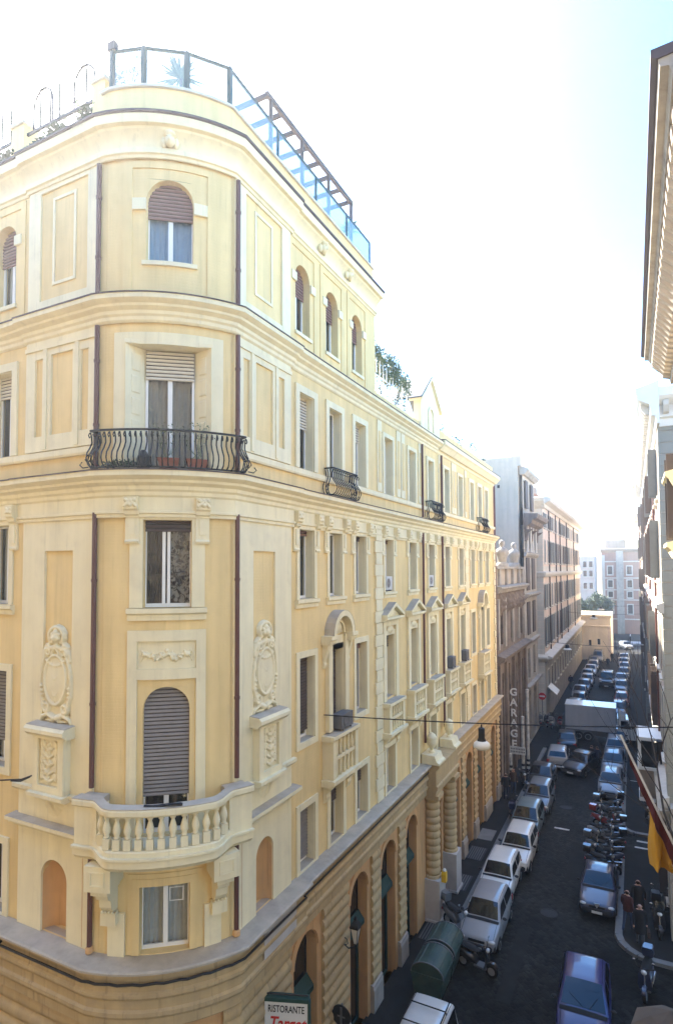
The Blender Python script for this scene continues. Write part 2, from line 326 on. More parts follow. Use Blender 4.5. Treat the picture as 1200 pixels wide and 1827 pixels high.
def strokes(pts, r0, r1, b=0.):
    n = len(pts)-1; return [(*pts[i], *pts[i+1], r0+(r1-r0)*i/n, r0+(r1-r0)*(i+1)/n, b) for i in range(n)]
def spiral(cx, cy, r, turns, a0, sg, n=14): return [(cx+r*(1-.8*i/n)*math.cos(a0+sg*turns*2*math.pi*i/n), cy+r*(1-.8*i/n)*math.sin(a0+sg*turns*2*math.pi*i/n)) for i in range(n+1)]
def blob(x, y, r, b=0.): return (x, y, x, y, r, r, b)
def cart_prims():
    P_ = strokes([(.36*math.cos(a), .98+.56*math.sin(a)) for a in [2*math.pi*i/28 for i in range(29)]], .04, .04, .07)
    for e in (-1, 1):
        P_ += strokes([(e*.42, .42), (e*.5, .62), (e*.5, .95), (e*.47, 1.2), (e*.40, 1.42), (e*.33, 1.56)], .05, .045, .05)
        P_ += strokes([(e*x, y) for x, y in spiral(.30, .36, .13, 1.3, 0.3, -1)], .05, .028, .06); P_ += strokes([(e*x, y) for x, y in spiral(.26, 1.6, .11, 1.3, -.4, 1)], .045, .025, .07)
        P_ += strokes([(e*.02, 1.74), (e*.16, 1.70), (e*.3, 1.78), (e*.4, 1.72)], .06, .02, .06); P_ += strokes([(e*.03, 1.7), (e*.13, 1.56), (e*.14, 1.42)], .05, .015, .07); P_ += strokes([(e*.36, 1.5), (e*.45, 1.3), (e*.44, 1.1)], .03, .012, .08)
        for k in range(5): P_.append(blob(e*(.46-.012*k), .82-.10*k, .05-.006*k, .07))
        P_ += strokes([(e*.05, .12), (e*.25, .2), (e*.45, .12), (e*.5, .03)], .07, .03, .05); P_ += strokes([(e*.1, .05), (e*.35, .05)], .045, .02, .04)
        P_ += strokes([(e*.04, .62), (e*.14, .8), (e*.10, 1.0)], .035, .012, .07); P_ += strokes([(e*.02, 1.0), (e*.16, 1.14), (e*.2, 1.3)], .04, .012, .07)
        P_ += [blob(e*.10, 1.93, .06, .08), blob(e*.12, 2.02, .05, .07), blob(e*.05, 1.96, .018, .17)]
    P_ += strokes([(.45*math.cos(a), 1.42+.45*math.sin(a)) for a in [math.pi*i/20 for i in range(21)]], .05, .05, .03)
    P_ += strokes([(.24*math.cos(a), 1.98+.2*math.sin(a)) for a in [math.pi*(-.15)+math.pi*1.3*i/16 for i in range(17)]], .05, .05, .05)
    P_ += [blob(0, 1.94, .115, .07), blob(0, 1.92, .028, .17), blob(0, 2.05, .09, .06), blob(0, 1.82, .06, .05)]
    P_ += strokes([(0, .5), (0, .9), (0, 1.35)], .03, .02, .07)
    for k in range(9): a = -1+2*k/8; P_.append(blob(.3*a, 1.30+.12*a*a, .042, .07))
    return P_
CART = cart_prims()
def trophy_prims(seed):
    rr = random.Random(seed); P_ = strokes([(0, .04), (.02, .3), (-.02, .6), (0, .95)], .03, .02, .02)
    for k in range(5):
        y = .12+.18*k
        for e in (-1, 1): P_ += strokes([(0, y-.05), (e*.1, y), (e*.17, y+.05)], .035, .03, .015); P_ += strokes([(e*x, yy) for x, yy in spiral(.19, y+.09, .075, 1.2, -1.2, 1, 10)], .03, .016, .02); P_.append(blob(e*.19, y+.09, .026, .02)); P_ += strokes([(e*.24, y+.0), (e*.3, y-.06)], .028, .008, .01)
    for k in range(8): P_.append(blob(rr.uniform(-.1, .1), rr.uniform(.1, .95), rr.uniform(.03, .05), .025))
    return P_
def garland_prims():
    rr = random.Random(2); P_ = []
    for k in range(64): x = rr.uniform(-.5, .5); P_.append(blob(x, .26+.05*math.cos(x*14)+rr.uniform(-.07, .07)*(1-abs(x)*1.2), rr.uniform(.022, .045), rr.uniform(0, .03)))
    for k in range(26): x = rr.uniform(-.46, .46); y = .26+.05*math.cos(x*14); a = rr.uniform(0, 6.3); P_ += strokes([(x, y), (x+.09*math.cos(a), y+.07*math.sin(a)), (x+.14*math.cos(a+.3), y+.10*math.sin(a+.3))], .026, .006, .01)
    for e in (-1, 1): P_ += strokes([(e*.46, .3), (e*.52, .38), (e*.56, .3), (e*.5, .24), (e*.55, .14)], .02, .01, .01)
    return P_
# ================================================================== ground
def sheet(name, x0, x1, y0, y1, z, material, zb=None):
    mb = MB()
    if zb is None: mb.add([(x0, y0, z), (x1, y0, z), (x1, y1, z), (x0, y1, z)], [(0, 1, 2, 3)])
    else: mb.box(x0, x1, y0, y1, zb, z)
    return tag(mb.build(name, material), kind='structure')
sheet('ground', -260, 260, -260, 260, -.03, 'pavement')
sheet('road', -60, 60, -1, 140, 0, 'cobbles')

# ================================================================== the yellow corner building
CX, CY, R0, A0 = -11.154, 12.408, 3.23, -52.
YE, YT = 39.5, 19.5
FS = Fr(lambda s, z, o: Vector((-8.25+o, s, z)))
FL = Fr(lambda s, z, o: Vector((-s, 9.25-o, z)))
def _arc(s, z, o):
    a = R(A0)+s/R0; return Vector((CX+(R0+o)*math.cos(a), CY+(R0+o)*math.sin(a), z))
FC = Fr(_arc, .16)
n0 = Vector((math.cos(R(A0)), math.sin(R(A0)), 0)); t0 = Vector((-n0.y, n0.x, 0))
FCf = Fr(lambda s, z, o: Vector((CX, CY, z))+n0*(R0+o)+t0*s)       # flat tangent frame for the corner windows
def path(o, yend=YE, xend=24., jog=.05, bayS=13.6, bayL=13.15):
    oj = o+jog; r = R0+oj; ya = 9.25-oj; xa = CX+math.sqrt(max(r*r-(ya-CY)**2, 0)); xb = -8.25+oj; yb = CY-math.sqrt(max(r*r-(xb-CX)**2, 0))
    a0 = math.atan2(ya-CY, xa-CX); a1 = math.atan2(yb-CY, xb-CX)
    pts = [(-xend, 9.25-o), (-bayL-.01, 9.25-o), (-bayL, ya)]+[(CX+r*math.cos(a0+(a1-a0)*i/22), CY+r*math.sin(a0+(a1-a0)*i/22)) for i in range(23)]
    return pts+[(xb, bayS), (-8.25+o, bayS+.01), (-8.25+o, yend)]
def psweep(prof, yend=YE, jog=.05, **k):
    P = [path(o, yend, jog=jog, **k) for o, z in prof]; mb = MB()
    return mb.rings([[(P[j][i][0], P[j][i][1], prof[j][1]) for j in range(len(prof))] for i in range(len(P[0]))])
B = root('corner_building', 'yellow and cream palazzo with rounded corner, stone balcony and iron balconies', 'building', (-11, 20, 0), world=True)
def part(mb, name, material, parent=B, smooth=False): return mb.build(name, material, parent, smooth)

# dark core and roofs
P = path(-.95, YE, jog=0); core = MB()
poly = P+[(-24, YE)]
core.prism([(x, y, .05) for x, y in poly], [(x, y, 20.9) for x, y in poly]); part(core, 'core', 'core')
P = path(-.95, YT, jog=0); core = MB(); poly = P+[(-24, YT)]
core.prism([(x, y, 20.95) for x, y in poly], [(x, y, 24.5) for x, y in poly]); part(core, 'core', 'core')
P = path(.0, YT, jog=0); mb = MB(); mb.prism([(x, y, 24.6) for x, y in P+[(-24, YT)]], [(x, y, 24.8) for x, y in P+[(-24, YT)]]); part(mb, 'roof_slab', 'ledge')
mb = MB(); mb.box(-24, -8.3, YT+.02, YE, 20.98, 21.1); part(mb, 'roof_slab', 'ledge')
mb = MB(); mb.box(-24, -8.3, YT-.12, YT, 21.0, 24.2); part(mb, 'wall', 'yellow')
mb = MB(); mb.box(-24, -8.25, YE-.12, YE, 0, 20.9); part(mb, 'wall', 'yellow')

# openings -----------------------------------------------------------
SCOL = [14.4, 16.2, 18.07, 20.65, 23.3, 25.85, 28.4, 31.0, 33.5, 35.4, 37.2]
LCOL = [14.08, 15.9, 17.75]
HW = .425
ROW = dict(E=(6.63, 8.26), D=(10.07, 12.38), C=(14.0, 15.95), B=(17.66, 19.8))
def ops_for(cols, rows): return [(c-HW, c+HW, *ROW[r]) for r in rows for c in cols]
BAY_S, BAY_L = (11.02, 13.5), (10.62, 13.1)
cS, cL = 12.25, 11.86
nicheS = (cS-.36, cS+.40, 6.6, 8.27, True); nicheL = (cL-.44, cL+.42, 6.6, 8.27, True)
mb = fwall(MB(), FS, 10.95, YE, 6.5, 16.6, ops_for(SCOL, 'EDC')+[nicheS], 0, -.36); part(mb, 'wall', 'yellow')
mb = fwall(MB(), FL, 10.45, 24, 6.5, 16.6, ops_for(LCOL, 'EDC')+[nicheL], 0, -.36); part(mb, 'wall', 'yellow')
mb = fwall(MB(), FS, 10.95, YE, 16.9, 20.5, ops_for(SCOL, 'B'), 0, -.36); part(mb, 'wall', 'yellow')
mb = fwall(MB(), FL, 10.45, 24, 16.9, 20.5, ops_for(LCOL, 'B'), 0, -.36); part(mb, 'wall', 'yellow')
TS = [(c-.41, c+.41, 21.5, 23.5, True) for c in (14.25, 16.07, 17.93)]; TL = [(c-.43, c+.43, 21.5, 23.6, True) for c in LCOL]
mb = fwall(MB(), FS, 10.95, YT, 20.7, 24.3, TS, 0, -.36); part(mb, 'wall', 'yellow')
mb = fwall(MB(), FL, 10.45, 24, 20.7, 24.3, TL, 0, -.36); part(mb, 'wall', 'yellow')
CW = .52
mb = fwall(MB(), FC, -1.62, 1.62, 6.5, 16.6, [(-.52, .52, 6.62, 8.04), (-.5, .5, 9.1, 12.27, True), (-.52, .52, 14.0, 15.93)], 0, -.34); part(mb, 'wall', 'yellow')
mb = fwall(MB(), FC, -1.62, 1.62, 16.9, 20.5, [(-.92, .92, 17.0, 19.88)], 0, -.02); part(mb, 'wall', 'yellow')
mb = fwall(MB(), FC, -1.62, 1.62, 20.7, 24.3, [(-.52, .52, 21.76, 23.66, True)], 0, -.30); part(mb, 'wall', 'yellow')
# niche backs
for F, q in ((FS, nicheS), (FL, nicheL)):
    mb = MB(); a, b, c, d, _ = q; r = (b-a)/2; rs = []
    for i in range(9):
        t = math.pi*i/8; rs.append([F((a+b)/2-r*math.cos(t), c, -.34*math.sin(t)-.004), F((a+b)/2-r*math.cos(t), d, -.34*math.sin(t)-.004)])
    mb.rings(rs, closed=False, cap=False); part(mb, 'niche', 'orange', smooth=60)

# windows ------------------------------------------------------------
def window(F, s, wd, z0, z1, dep=.3, blind=0., bmat='blind_dark', curtain=None, arch=False, sill=None, wood='white_paint', glass='glass', parent=None, panes=2, bar=False, open_sash=0.):
    a, b = s-wd/2, s+wd/2; o = -dep; fwd = .055; mb = MB(); zt = z1-wd/2 if arch else z1
    fbox(mb, F, a, a+fwd, z0, zt, o, o+.05); fbox(mb, F, b-fwd, b, z0, zt, o, o+.05)
    fbox(mb, F, a+fwd, b-fwd, z0, z0+.08, o, o+.05); fbox(mb, F, a+fwd, b-fwd, zt-fwd, zt, o, o+.05)
    for k in range(1, panes): c = a+wd*k/panes; fbox(mb, F, c-.05, c+.05, z0+.08, zt-fwd, o+.004, o+.062)
    if bar: fbox(mb, F, a+fwd, b-fwd, z0+(zt-z0)*.42, z0+(zt-z0)*.42+.05, o+.003, o+.045)
    win = part(mb, 'window', wood, parent or B)
    g = MB(); g.add([F(a+fwd/2, z0+.04, o+.02), F(b-fwd/2, z0+.04, o+.02), F(b-fwd/2, zt, o+.02), F(a+fwd/2, zt, o+.02)], [(0, 1, 2, 3)]); part(g, 'glass', glass, win)
    if blind > 0:
        bb = MB(); zb = z0+(z1-z0)*(1-blind); z = z1-.005; st = .085
        while z > zb:
            h = wd/2-.01; zz = z-st
            if arch and z > zt: q = wd*wd/4-(z-zt)**2; h = max(math.sqrt(max(q, 0)), .02)
            h2 = h
            if arch and zz > zt: h2 = math.sqrt(max(wd*wd/4-(zz-zt)**2, 0))
            elif arch: h2 = wd/2-.005
            bb.rings([[F(s-hh, q, o+oo) for hh, q, oo in ((h, z-.004, .07), (h, z-.012, .088), (h2, zz+.03, .10), (h2, zz+.014, .09), (h2, zz+.012, .07))], [F(s+hh, q, o+oo) for hh, q, oo in ((h, z-.004, .07), (h, z-.012, .088), (h2, zz+.03, .10), (h2, zz+.014, .09), (h2, zz+.012, .07))]])
            z = zz
        rb_ = part(bb, 'roller_blind', bmat, win); bb = MB()
        if arch: fpoly(bb, F, [(s-(wd/2-.004)*math.cos(math.pi*i/16), zt+(wd/2-.004)*math.sin(math.pi*i/16)) for i in range(17)]+([(s+wd/2-.004, zb), (s-wd/2+.004, zb)] if zb < zt else []), o+.064, o+.071)
        else: fbox(bb, F, a+.004, b-.004, max(zb, z), z1-.004, o+.064, o+.071)
        part(bb, 'blind_backing', 'dark', rb_)
    if curtain:
        cc = MB(); N = 26; rs = []
        for i in range(N+1):
            x = a+.03+(wd-.06)*i/N; oo = o-.10+.025*math.sin(i*1.9)+.01*math.sin(i*.7+s)
            rs.append([F(x, z0+.02, oo), F(x, zt, oo)])
        cc.rings(rs, closed=False, cap=False); part(cc, 'curtain', curtain, win, smooth=80)
    if sill:
        sb = MB(); fprof(sb, F, a-sill, b+sill, [(-.02, z0-.17), (.07, z0-.17), (.075, z0-.08), (.11, z0-.06), (.11, z0-.002), (-.02, z0-.002)]); part(sb, 'sill', 'cream', win)
    return win
def surround(F, s, wd, z0, z1, fr, o=.05, bottom=True, parent=None, name='window_surround', material='cream', dep=.34):
    mb = MB(); fframe(mb, F, s-wd/2, s+wd/2, z0, z1, fr, .002, o, bottom)
    rv = .012; mb2 = mb       # cream lining of the reveal
    a, b = s-wd/2, s+wd/2
    fbox(mb, F, a, a+rv, z0, z1, -dep+.06, .001); fbox(mb, F, b-rv, b, z0, z1, -dep+.06, .001); fbox(mb, F, a+rv, b-rv, z1-rv, z1, -dep+.06, .001)
    w = part(mb, name, material, parent or B)
    sl = MB(); fbox(sl, F, a+rv, b-rv, z0, z0+rv, -dep+.06, .001); part(sl, 'sill_slab', 'ledge', w)
    return w
rnd = random.Random(5)
blinds = ['blind_dark', 'blind_grey', 'blind_brown', 'blind_cream']
for F, cols in ((FS, SCOL), (FL, LCOL)):
    for i, c in enumerate(cols):
        centre = F is FS and 3 <= i <= 7; aed = F is FS and i in (1, 9)
        for r in 'EDC':
            z0, z1 = ROW[r]; bl = rnd.choice([0, .08, .2, .35, .9]) if not (F is FL) else (.75 if r == 'D' else 0)
            window(F, c, .85, z0, z1, .30, bl, rnd.choice(blinds[:3]) if F is FS else 'blind_grey', rnd.choice(['curtain_white', 'curtain_white', 'curtain_dark', None]), wood='white_paint')
        surround(F, c, .85, *ROW['E'], .17 if not aed else .2)
        surround(F, c, .85, *ROW['D'], .17, bottom=not (centre or aed))
        # C row: frame, heavy sill and hanging consoles
        surround(F, c, .85, *ROW['C'], .14, bottom=False)
        mb = MB(); fprof(mb, F, c-.62, c+.62, [(.0, 13.76), (.06, 13.76), (.065, 13.86), (.12, 13.9), (.12, 13.985), (.0, 13.985)]); part(mb, 'sill', 'cream')
        for sg in (-1, 1):
            mb = MB(); x = c+sg*.6
            fprof(mb, F, x-.13, x+.13, [(.003, 15.32), (.07, 15.32), (.09, 15.37), (.055, 15.41), (.055, 15.98), (.13, 16.02), (.15, 16.1), (.20, 16.14), (.20, 16.42), (.003, 16.42)]); cs = part(mb, 'console', 'cream')
            mb = MB(); fbox(mb, F, x-.065, x+.065, 15.5, 15.93, .056, .085); part(mb, 'console_panel', 'cream', cs); mb = MB(); relief2(mb, F, x-.13, x+.13, 16.15, 16.41, .201, strokes([(-.09, .08), (0, .16), (.09, .08)], .035, .03)+[blob(-.07, .18, .04), blob(.07, .18, .04), blob(0, .09, .05)], 14, 14); part(mb, 'carving', 'cream', cs, smooth=60)
        # B row
        mb = MB(); z0, z1 = ROW['B']
        surround(F, c, .85, z0, z1, .2 if not centre else .15, .06, bottom=False)
        window(F, c, .85, z0, z1, .3, rnd.choice([.25, .4, .3, 0]), rnd.choice(['blind_cream', 'blind_cream', 'blind_brown']), rnd.choice(['curtain_white', None, 'curtain_white']))
# little flat pilasters between the second-row windows of the middle block, B storey
mb = MB()
for c in (19.75, 21.7, 22.2, 24.35, 27.25, 29.5, 29.95, 32.1):
    mb = MB(); fbox(mb, FS, c-.2, c+.2, 17.68, 20.3, .002, .055); part(mb, 'pilaster', 'cream')
    mb = MB(); fbox(mb, FS, c-.11, c+.11, 18.0, 19.9, .056, .075); part(mb, 'pilaster_panel', 'yellow')
# quoin strips
for c in (19.58, 32.1):
    z = 6.62; k = 0
    while z < 16.3:
        mb = MB(); hw = .36 if k % 2 else .27; fbox(mb, FS, c-hw, c+hw, z, min(z+.40, 16.38), .003, .075); part(mb, 'quoin_stone', 'cream'); z += .42; k += 1
z = 6.62; k = 0
while z < 16.3:
    mb = MB(); hw = .5 if k % 2 else .3; fbox(mb, FS, YE-hw, YE, z, z+.39, .003, .07); part(mb, 'quoin_stone', 'cream'); z += .42; k += 1

# triangular and arched pediments with false balustrades on the main floor
def balustrade_box(F, c, hw, zb, zt, op):
    mb = MB()
    fprof(mb, F, c-hw-.06, c+hw+.06, [(.003, zt-.16), (op-.02, zt-.16), (op+.05, zt-.1), (op+.05, zt), (.003, zt)])
    fprof(mb, F, c-hw-.1, c+hw+.1, [(.003, zb), (op-.06, zb), (op+.02, zb+.06), (op+.09, zb+.1), (op+.09, zb+.2), (.003, zb+.2)])
    fbox(mb, F, c-hw, c-hw+.2, zb+.2, zt-.16, .003, op); fbox(mb, F, c+hw-.2, c+hw, zb+.2, zt-.16, .003, op)
    fbox(mb, F, c-hw+.2, c+hw-.2, zb+.2, zt-.16, .003, op-.12)
    fbox(mb, F, c-hw+.2, c+hw-.2, (zb+zt)/2-.02, (zb+zt)/2+.08, op-.119, op-.03)
    bx = part(mb, 'false_balcony', 'cream')
    n = 5; h0 = (zb+zt)/2+.08; h1 = zt-.16
    for k in range(n):
        x = c-hw+.2+(2*hw-.4)*(k+.5)/n
        for u0, u1 in ((h0, h1), (zb+.2, (zb+zt)/2-.02)):
            q = MB(); p = F(x, u0, op-.075); q.lathe([(.03, 0), (.05, .02), (.055, (u1-u0)*.35), (.028, (u1-u0)*.75), (.045, u1-u0)], 8, p); part(q, 'baluster', 'cream', bx, smooth=60)
    for sg in (-1, 1):
        q = MB(); x = c+sg*(hw-.14); fprof(q, F, x-.12, x+.12, [(.003, zb-.5), (.06, zb-.5), (.12, zb-.35), (.1, zb-.25), (op-.08, zb-.06), (op-.08, zb-.003), (.003, zb-.003)]); part(q, 'corbel', 'cream', bx)
    q = MB(); fbox(q, F, c-hw+.06, c+hw-.06, zt, zt+.012, .004, op+.04); part(q, 'top_slab', 'ledge', bx)
    return bx
for i in (3, 4, 5, 6, 7):
    c = SCOL[i]; mb = MB()
    for sg in (-1, 1): fbox(mb, FS, c+sg*.62-.13, c+sg*.62+.13, 10.0, 12.72, .004, .1)
    fbox(mb, FS, c-.75, c+.75, 12.72, 12.92, .003, .10)
    part(mb, 'window_surround', 'cream')
    pe = MB(); z = 12.92; fprof(pe, FS, c-.88, c+.88, [(.003, z), (.2, z), (.24, z+.05), (.30, z+.07), (.30, z+.14), (.003, z+.14)])
    for sg in (-1, 1):
        pe.prism([FS(c+sg*.9, z+.14, .003), FS(c+sg*.9, z+.25, .003), FS(c, z+.68, .003), FS(c, z+.54, .003)], [FS(c+sg*.9, z+.14, .3), FS(c+sg*.9, z+.25, .3), FS(c, z+.68, .3), FS(c, z+.54, .3)])
    fpoly(pe, FS, [(c-.8, z+.14), (c+.8, z+.14), (c, z+.54)], .003, .12); pd = part(pe, 'pediment', 'cream')
    q = MB()
    for sg in (-1, 1): q.add([FS(c+sg*.9, z+.252, .0), FS(c+sg*.9, z+.252, .302), FS(c, z+.683, .302), FS(c, z+.683, 0)], [(0, 1, 2, 3)])
    part(q, 'pediment_cap', 'ledge', pd)
    q = MB(); relief(q, FS, c-.35, c+.35, z+.16, z+.46, .12, lambda u, v: .06*max(0, 1-u*u*1.2-((v-.35)*2)**2)*(1.2+.4*math.sin(u*9)*math.cos(v*9)), 12, 8); part(q, 'carving', 'cream', pd, smooth=70); q = MB(); relief(q, FS, c-.3, c+.3, 12.42, 12.7, .05, lambda u, v: .07*max(0, 1-u*u-((v-.5)*2.2)**2)*(1+.4*math.sin(u*12+v*5)), 14, 8); part(q, 'carving', 'cream', pd, smooth=70)
    balustrade_box(FS, c, .78, 8.72, 9.98, .32)
for i in (1, 9):
    c = SCOL[i]; mb = MB()
    for sg in (-1, 1): fbox(mb, FS, c+sg*.56-.12, c+sg*.56+.12, 10.0, 12.8, .004, .14)
    fbox(mb, FS, c-.44, c+.44, 12.38, 12.8, .004, .05); part(mb, 'window_surround', 'cream')
    pe = MB(); farc(pe, FS, c, 12.86, .55, .72, .003, .34); farc(pe, FS, c, 12.86, .36, .44, .003, .14); fpoly(pe, FS, [(c-.55*math.cos(math.pi*k/14), 12.86+.55*math.sin(math.pi*k/14)) for k in range(15)], .002, .06)
    for sg in (-1, 1): fprof(pe, FS, c+sg*.72-.2, c+sg*.72+.2, [(.003, 12.6), (.26, 12.6), (.3, 12.66), (.3, 12.72), (.36, 12.75), (.36, 12.86), (.003, 12.86)])
    pd = part(pe, 'arched_pediment', 'cream', smooth=40)
    q = MB(); farc(q, FS, c, 12.86, .723, .727, .003, .345); part(q, 'pediment_cap', 'ledge', pd)
    q = MB(); relief(q, FS, c-.34, c+.34, 12.84, 13.32, .06, lambda u, v: .06*max(0, 1-u*u-((v-.45)*2)**2)*(1.2+.5*math.sin(u*10)*math.sin(v*11)), 14, 12); part(q, 'carving', 'cream', pd, smooth=70)
    for sg in (-1, 1):
        q = MB(); x = c+sg*.78; fprof(q, FS, x-.08, x+.08, [(.003, 11.9), (.05, 11.9), (.09, 12.0), (.06, 12.1), (.18, 12.45), (.2, 12.6), (.003, 12.6)]); part(q, 'console', 'cream', pd)
    balustrade_box(FS, c, .86, 8.5, 9.95, .36)
# arched top-floor windows
for F, ops, zt in ((FS, TS, 23.5), (FL, TL, 23.6)):
    for a, b, z0, z1, _ in ops:
        c = (a+b)/2; window(F, c, b-a, z0, z1, .3, .42, 'blind_brown', 'curtain_white' if c != 14.25 else None, arch=True)
        mb = MB(); fbox(mb, F, a-.06, b+.06, z0-.1, z0-.003, .0, .06); part(mb, 'sill', 'cream')
        for sg in (-1, 1):
            mb = MB(); x = c+sg*(.41+.13); fbox(mb, F, x-.13, x+.13, z1-.62, z1-.38, .002, .06); part(mb, 'impost_block', 'white_paint' if 0 else 'cream')
        mb = MB(); fwall(mb, F, c-.8, c+.8, 21.05, 24.05, [(c-.62, c+.62, 21.0501, 23.88)], .03, .0, rim=True); part(mb, 'panel_frame', 'yellow')

# corner windows and their frames ------------------------------------
w1 = window(FCf, 0, 1.04, 21.76, 23.66, .26, .45, 'blind_brown', 'curtain_blue', arch=True, glass='glass')
mb = MB(); fbox(mb, FC, -.6, .6, 21.66, 21.755, 0, .06); part(mb, 'sill', 'cream', w1)
for sg in (-1, 1):
    mb = MB(); fbox(mb, FC, sg*.52 if sg > 0 else -.82, .82 if sg > 0 else -.52, 22.92, 23.18, .002, .07); part(mb, 'impost_block', 'cream')
mb = MB(); fwall(mb, FC, -1.05, 1.05, 20.95, 24.05, [(-.83, .83, 20.951, 23.9)], .03, 0, rim=True); part(mb, 'panel_frame', 'yellow')
# B storey: deep panelled recess with a french window
mb = MB()
fwall(mb, FC, -1.2, 1.2, 17.02, 20.12, [(-.92, .92, 17.021, 19.85)], .06, 0, rim=True); part(mb, 'door_surround', 'cream')
mb = MB()
for sg in (-1, 1):
    mb.hexa([FCf(sg*.93, 17.02, -.01), FCf(sg*.56, 17.02, -.42), FCf(sg*.5, 17.02, -.5), FCf(sg*1.0, 17.02, -.5), FCf(sg*.93, 19.86, -.01), FCf(sg*.56, 19.86, -.42), FCf(sg*.5, 19.86, -.5), FCf(sg*1.0, 19.86, -.5)])
mb.hexa([FCf(-.95, 19.86, -.0), FCf(.95, 19.86, -.0), FCf(.6, 19.86, -.45), FCf(-.6, 19.86, -.45), FCf(-.95, 19.95, -.0), FCf(.95, 19.95, -.0), FCf(.6, 19.95, -.45), FCf(-.6, 19.95, -.45)])
rec = part(mb, 'door_recess', 'cream')
for sg in (-1, 1):
    for k in range(5):
        za = 17.3+k*.5; mb = MB(); p = lambda t, z, e: FCf(sg*(.93-.37*t), z, -.01-.41*t)+(n0*.67-t0*sg*.74)*e
        mb.hexa([p(.3, za, .004), p(.75, za, .004), p(.75, za+.4, .004), p(.3, za+.4, .004), p(.34, za+.03, .02), p(.71, za+.03, .02), p(.71, za+.37, .02), p(.34, za+.37, .02)]); part(mb, 'carved_panel', 'cream', rec)
window(FCf, 0, 1.08, 17.05, 19.84, .45, .22, 'blind_cream', 'curtain_white', glass='glass_old')
# C window: one sash open, the other's reflection painted on a sheet behind
w3 = window(FCf, 0, 1.04, 14.0, 15.93, .28, .12, 'blind_dark', None, panes=1, glass='glass_old')
mb = MB(); fbox(mb, FCf, -.02, .045, 14.05, 15.9, -.279, -.21); fbox(mb, FCf, -.13, -.06, 14.05, 15.9, -.278, -.22); part(mb, 'sash', 'white_paint', w3)
mb = MB()
N = 20
rs = []
for i in range(N+1): rs.append([FCf(-.47+.36*i/N, 14.05, -.42+.02*math.sin(i*1.7)), FCf(-.47+.36*i/N, 15.9, -.42+.02*math.sin(i*1.7))])
mb.rings(rs, closed=False, cap=False); part(mb, 'curtain', 'curtain_dark', w3, smooth=80)
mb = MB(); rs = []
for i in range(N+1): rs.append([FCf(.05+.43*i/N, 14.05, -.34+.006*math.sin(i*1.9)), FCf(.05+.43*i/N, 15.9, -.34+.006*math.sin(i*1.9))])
mb.rings(rs, closed=False, cap=False); part(mb, 'reflection_sheet', 'painted_reflection', w3, smooth=80)  # sheet carrying the painted reflection of the right sash
mb = MB(); fwall(mb, FC, -.80, .80, 14.0, 15.98, [(-.52, .52, 14.0, 15.93)], .05, 0, rim=True); part(mb, 'window_surround', 'cream')
mb = MB(); fprof(mb, FC, -.84, .84, [(0, 13.72), (.06, 13.72), (.065, 13.84), (.13, 13.88), (.13, 13.985), (0, 13.985)]); part(mb, 'sill', 'cream')
for sg in (-1, 1):
    mb = MB(); x = sg*.74; fprof(mb, FC, x-.15, x+.15, [(.051, 15.4), (.09, 15.4), (.12, 15.45), (.08, 15.49), (.08, 16.0), (.15, 16.04), (.17, 16.12), (.22, 16.16), (.22, 16.42), (.051, 16.42)]); cs = part(mb, 'console', 'cream')
    mb = MB(); fbox(mb, FC, x-.07, x+.07, 15.6, 15.95, .081, .1); part(mb, 'console_panel', 'cream', cs)
    mb = MB(); relief2(mb, FC, x-.15, x+.15, 16.16, 16.42, .221, strokes([(-.11, .06), (-.05, .14), (0, .2)], .035, .03)+strokes([(.11, .06), (.05, .14), (0, .2)], .035, .03)+[blob(-.09, .19, .045), blob(.09, .19, .045), blob(0, .09, .055)], 22, 20); part(mb, 'carving', 'cream', cs, smooth=60)
# relief panel and arched balcony door
mb = MB(); fwall(mb, FC, -.83, .83, 9.05, 13.5, [(-.62, .62, 12.66, 13.27), (-.62, .62, 9.051, 12.44)], .06, 0, rim=True); part(mb, 'door_surround', 'cream')
mb = MB(); relief2(mb, FC, -.6, .6, 12.68, 13.25, .003, garland_prims(), 110, 46); part(mb, 'carved_garland', 'cream', smooth=70)
mb = MB(); fbox(mb, FC, -.619, .619, 12.661, 13.269, .0005, .0025); part(mb, 'panel_ground', 'cream')
w4 = window(FCf, 0, 1.0, 9.1, 12.27, .22, .74, 'blind_grey', None, arch=True)
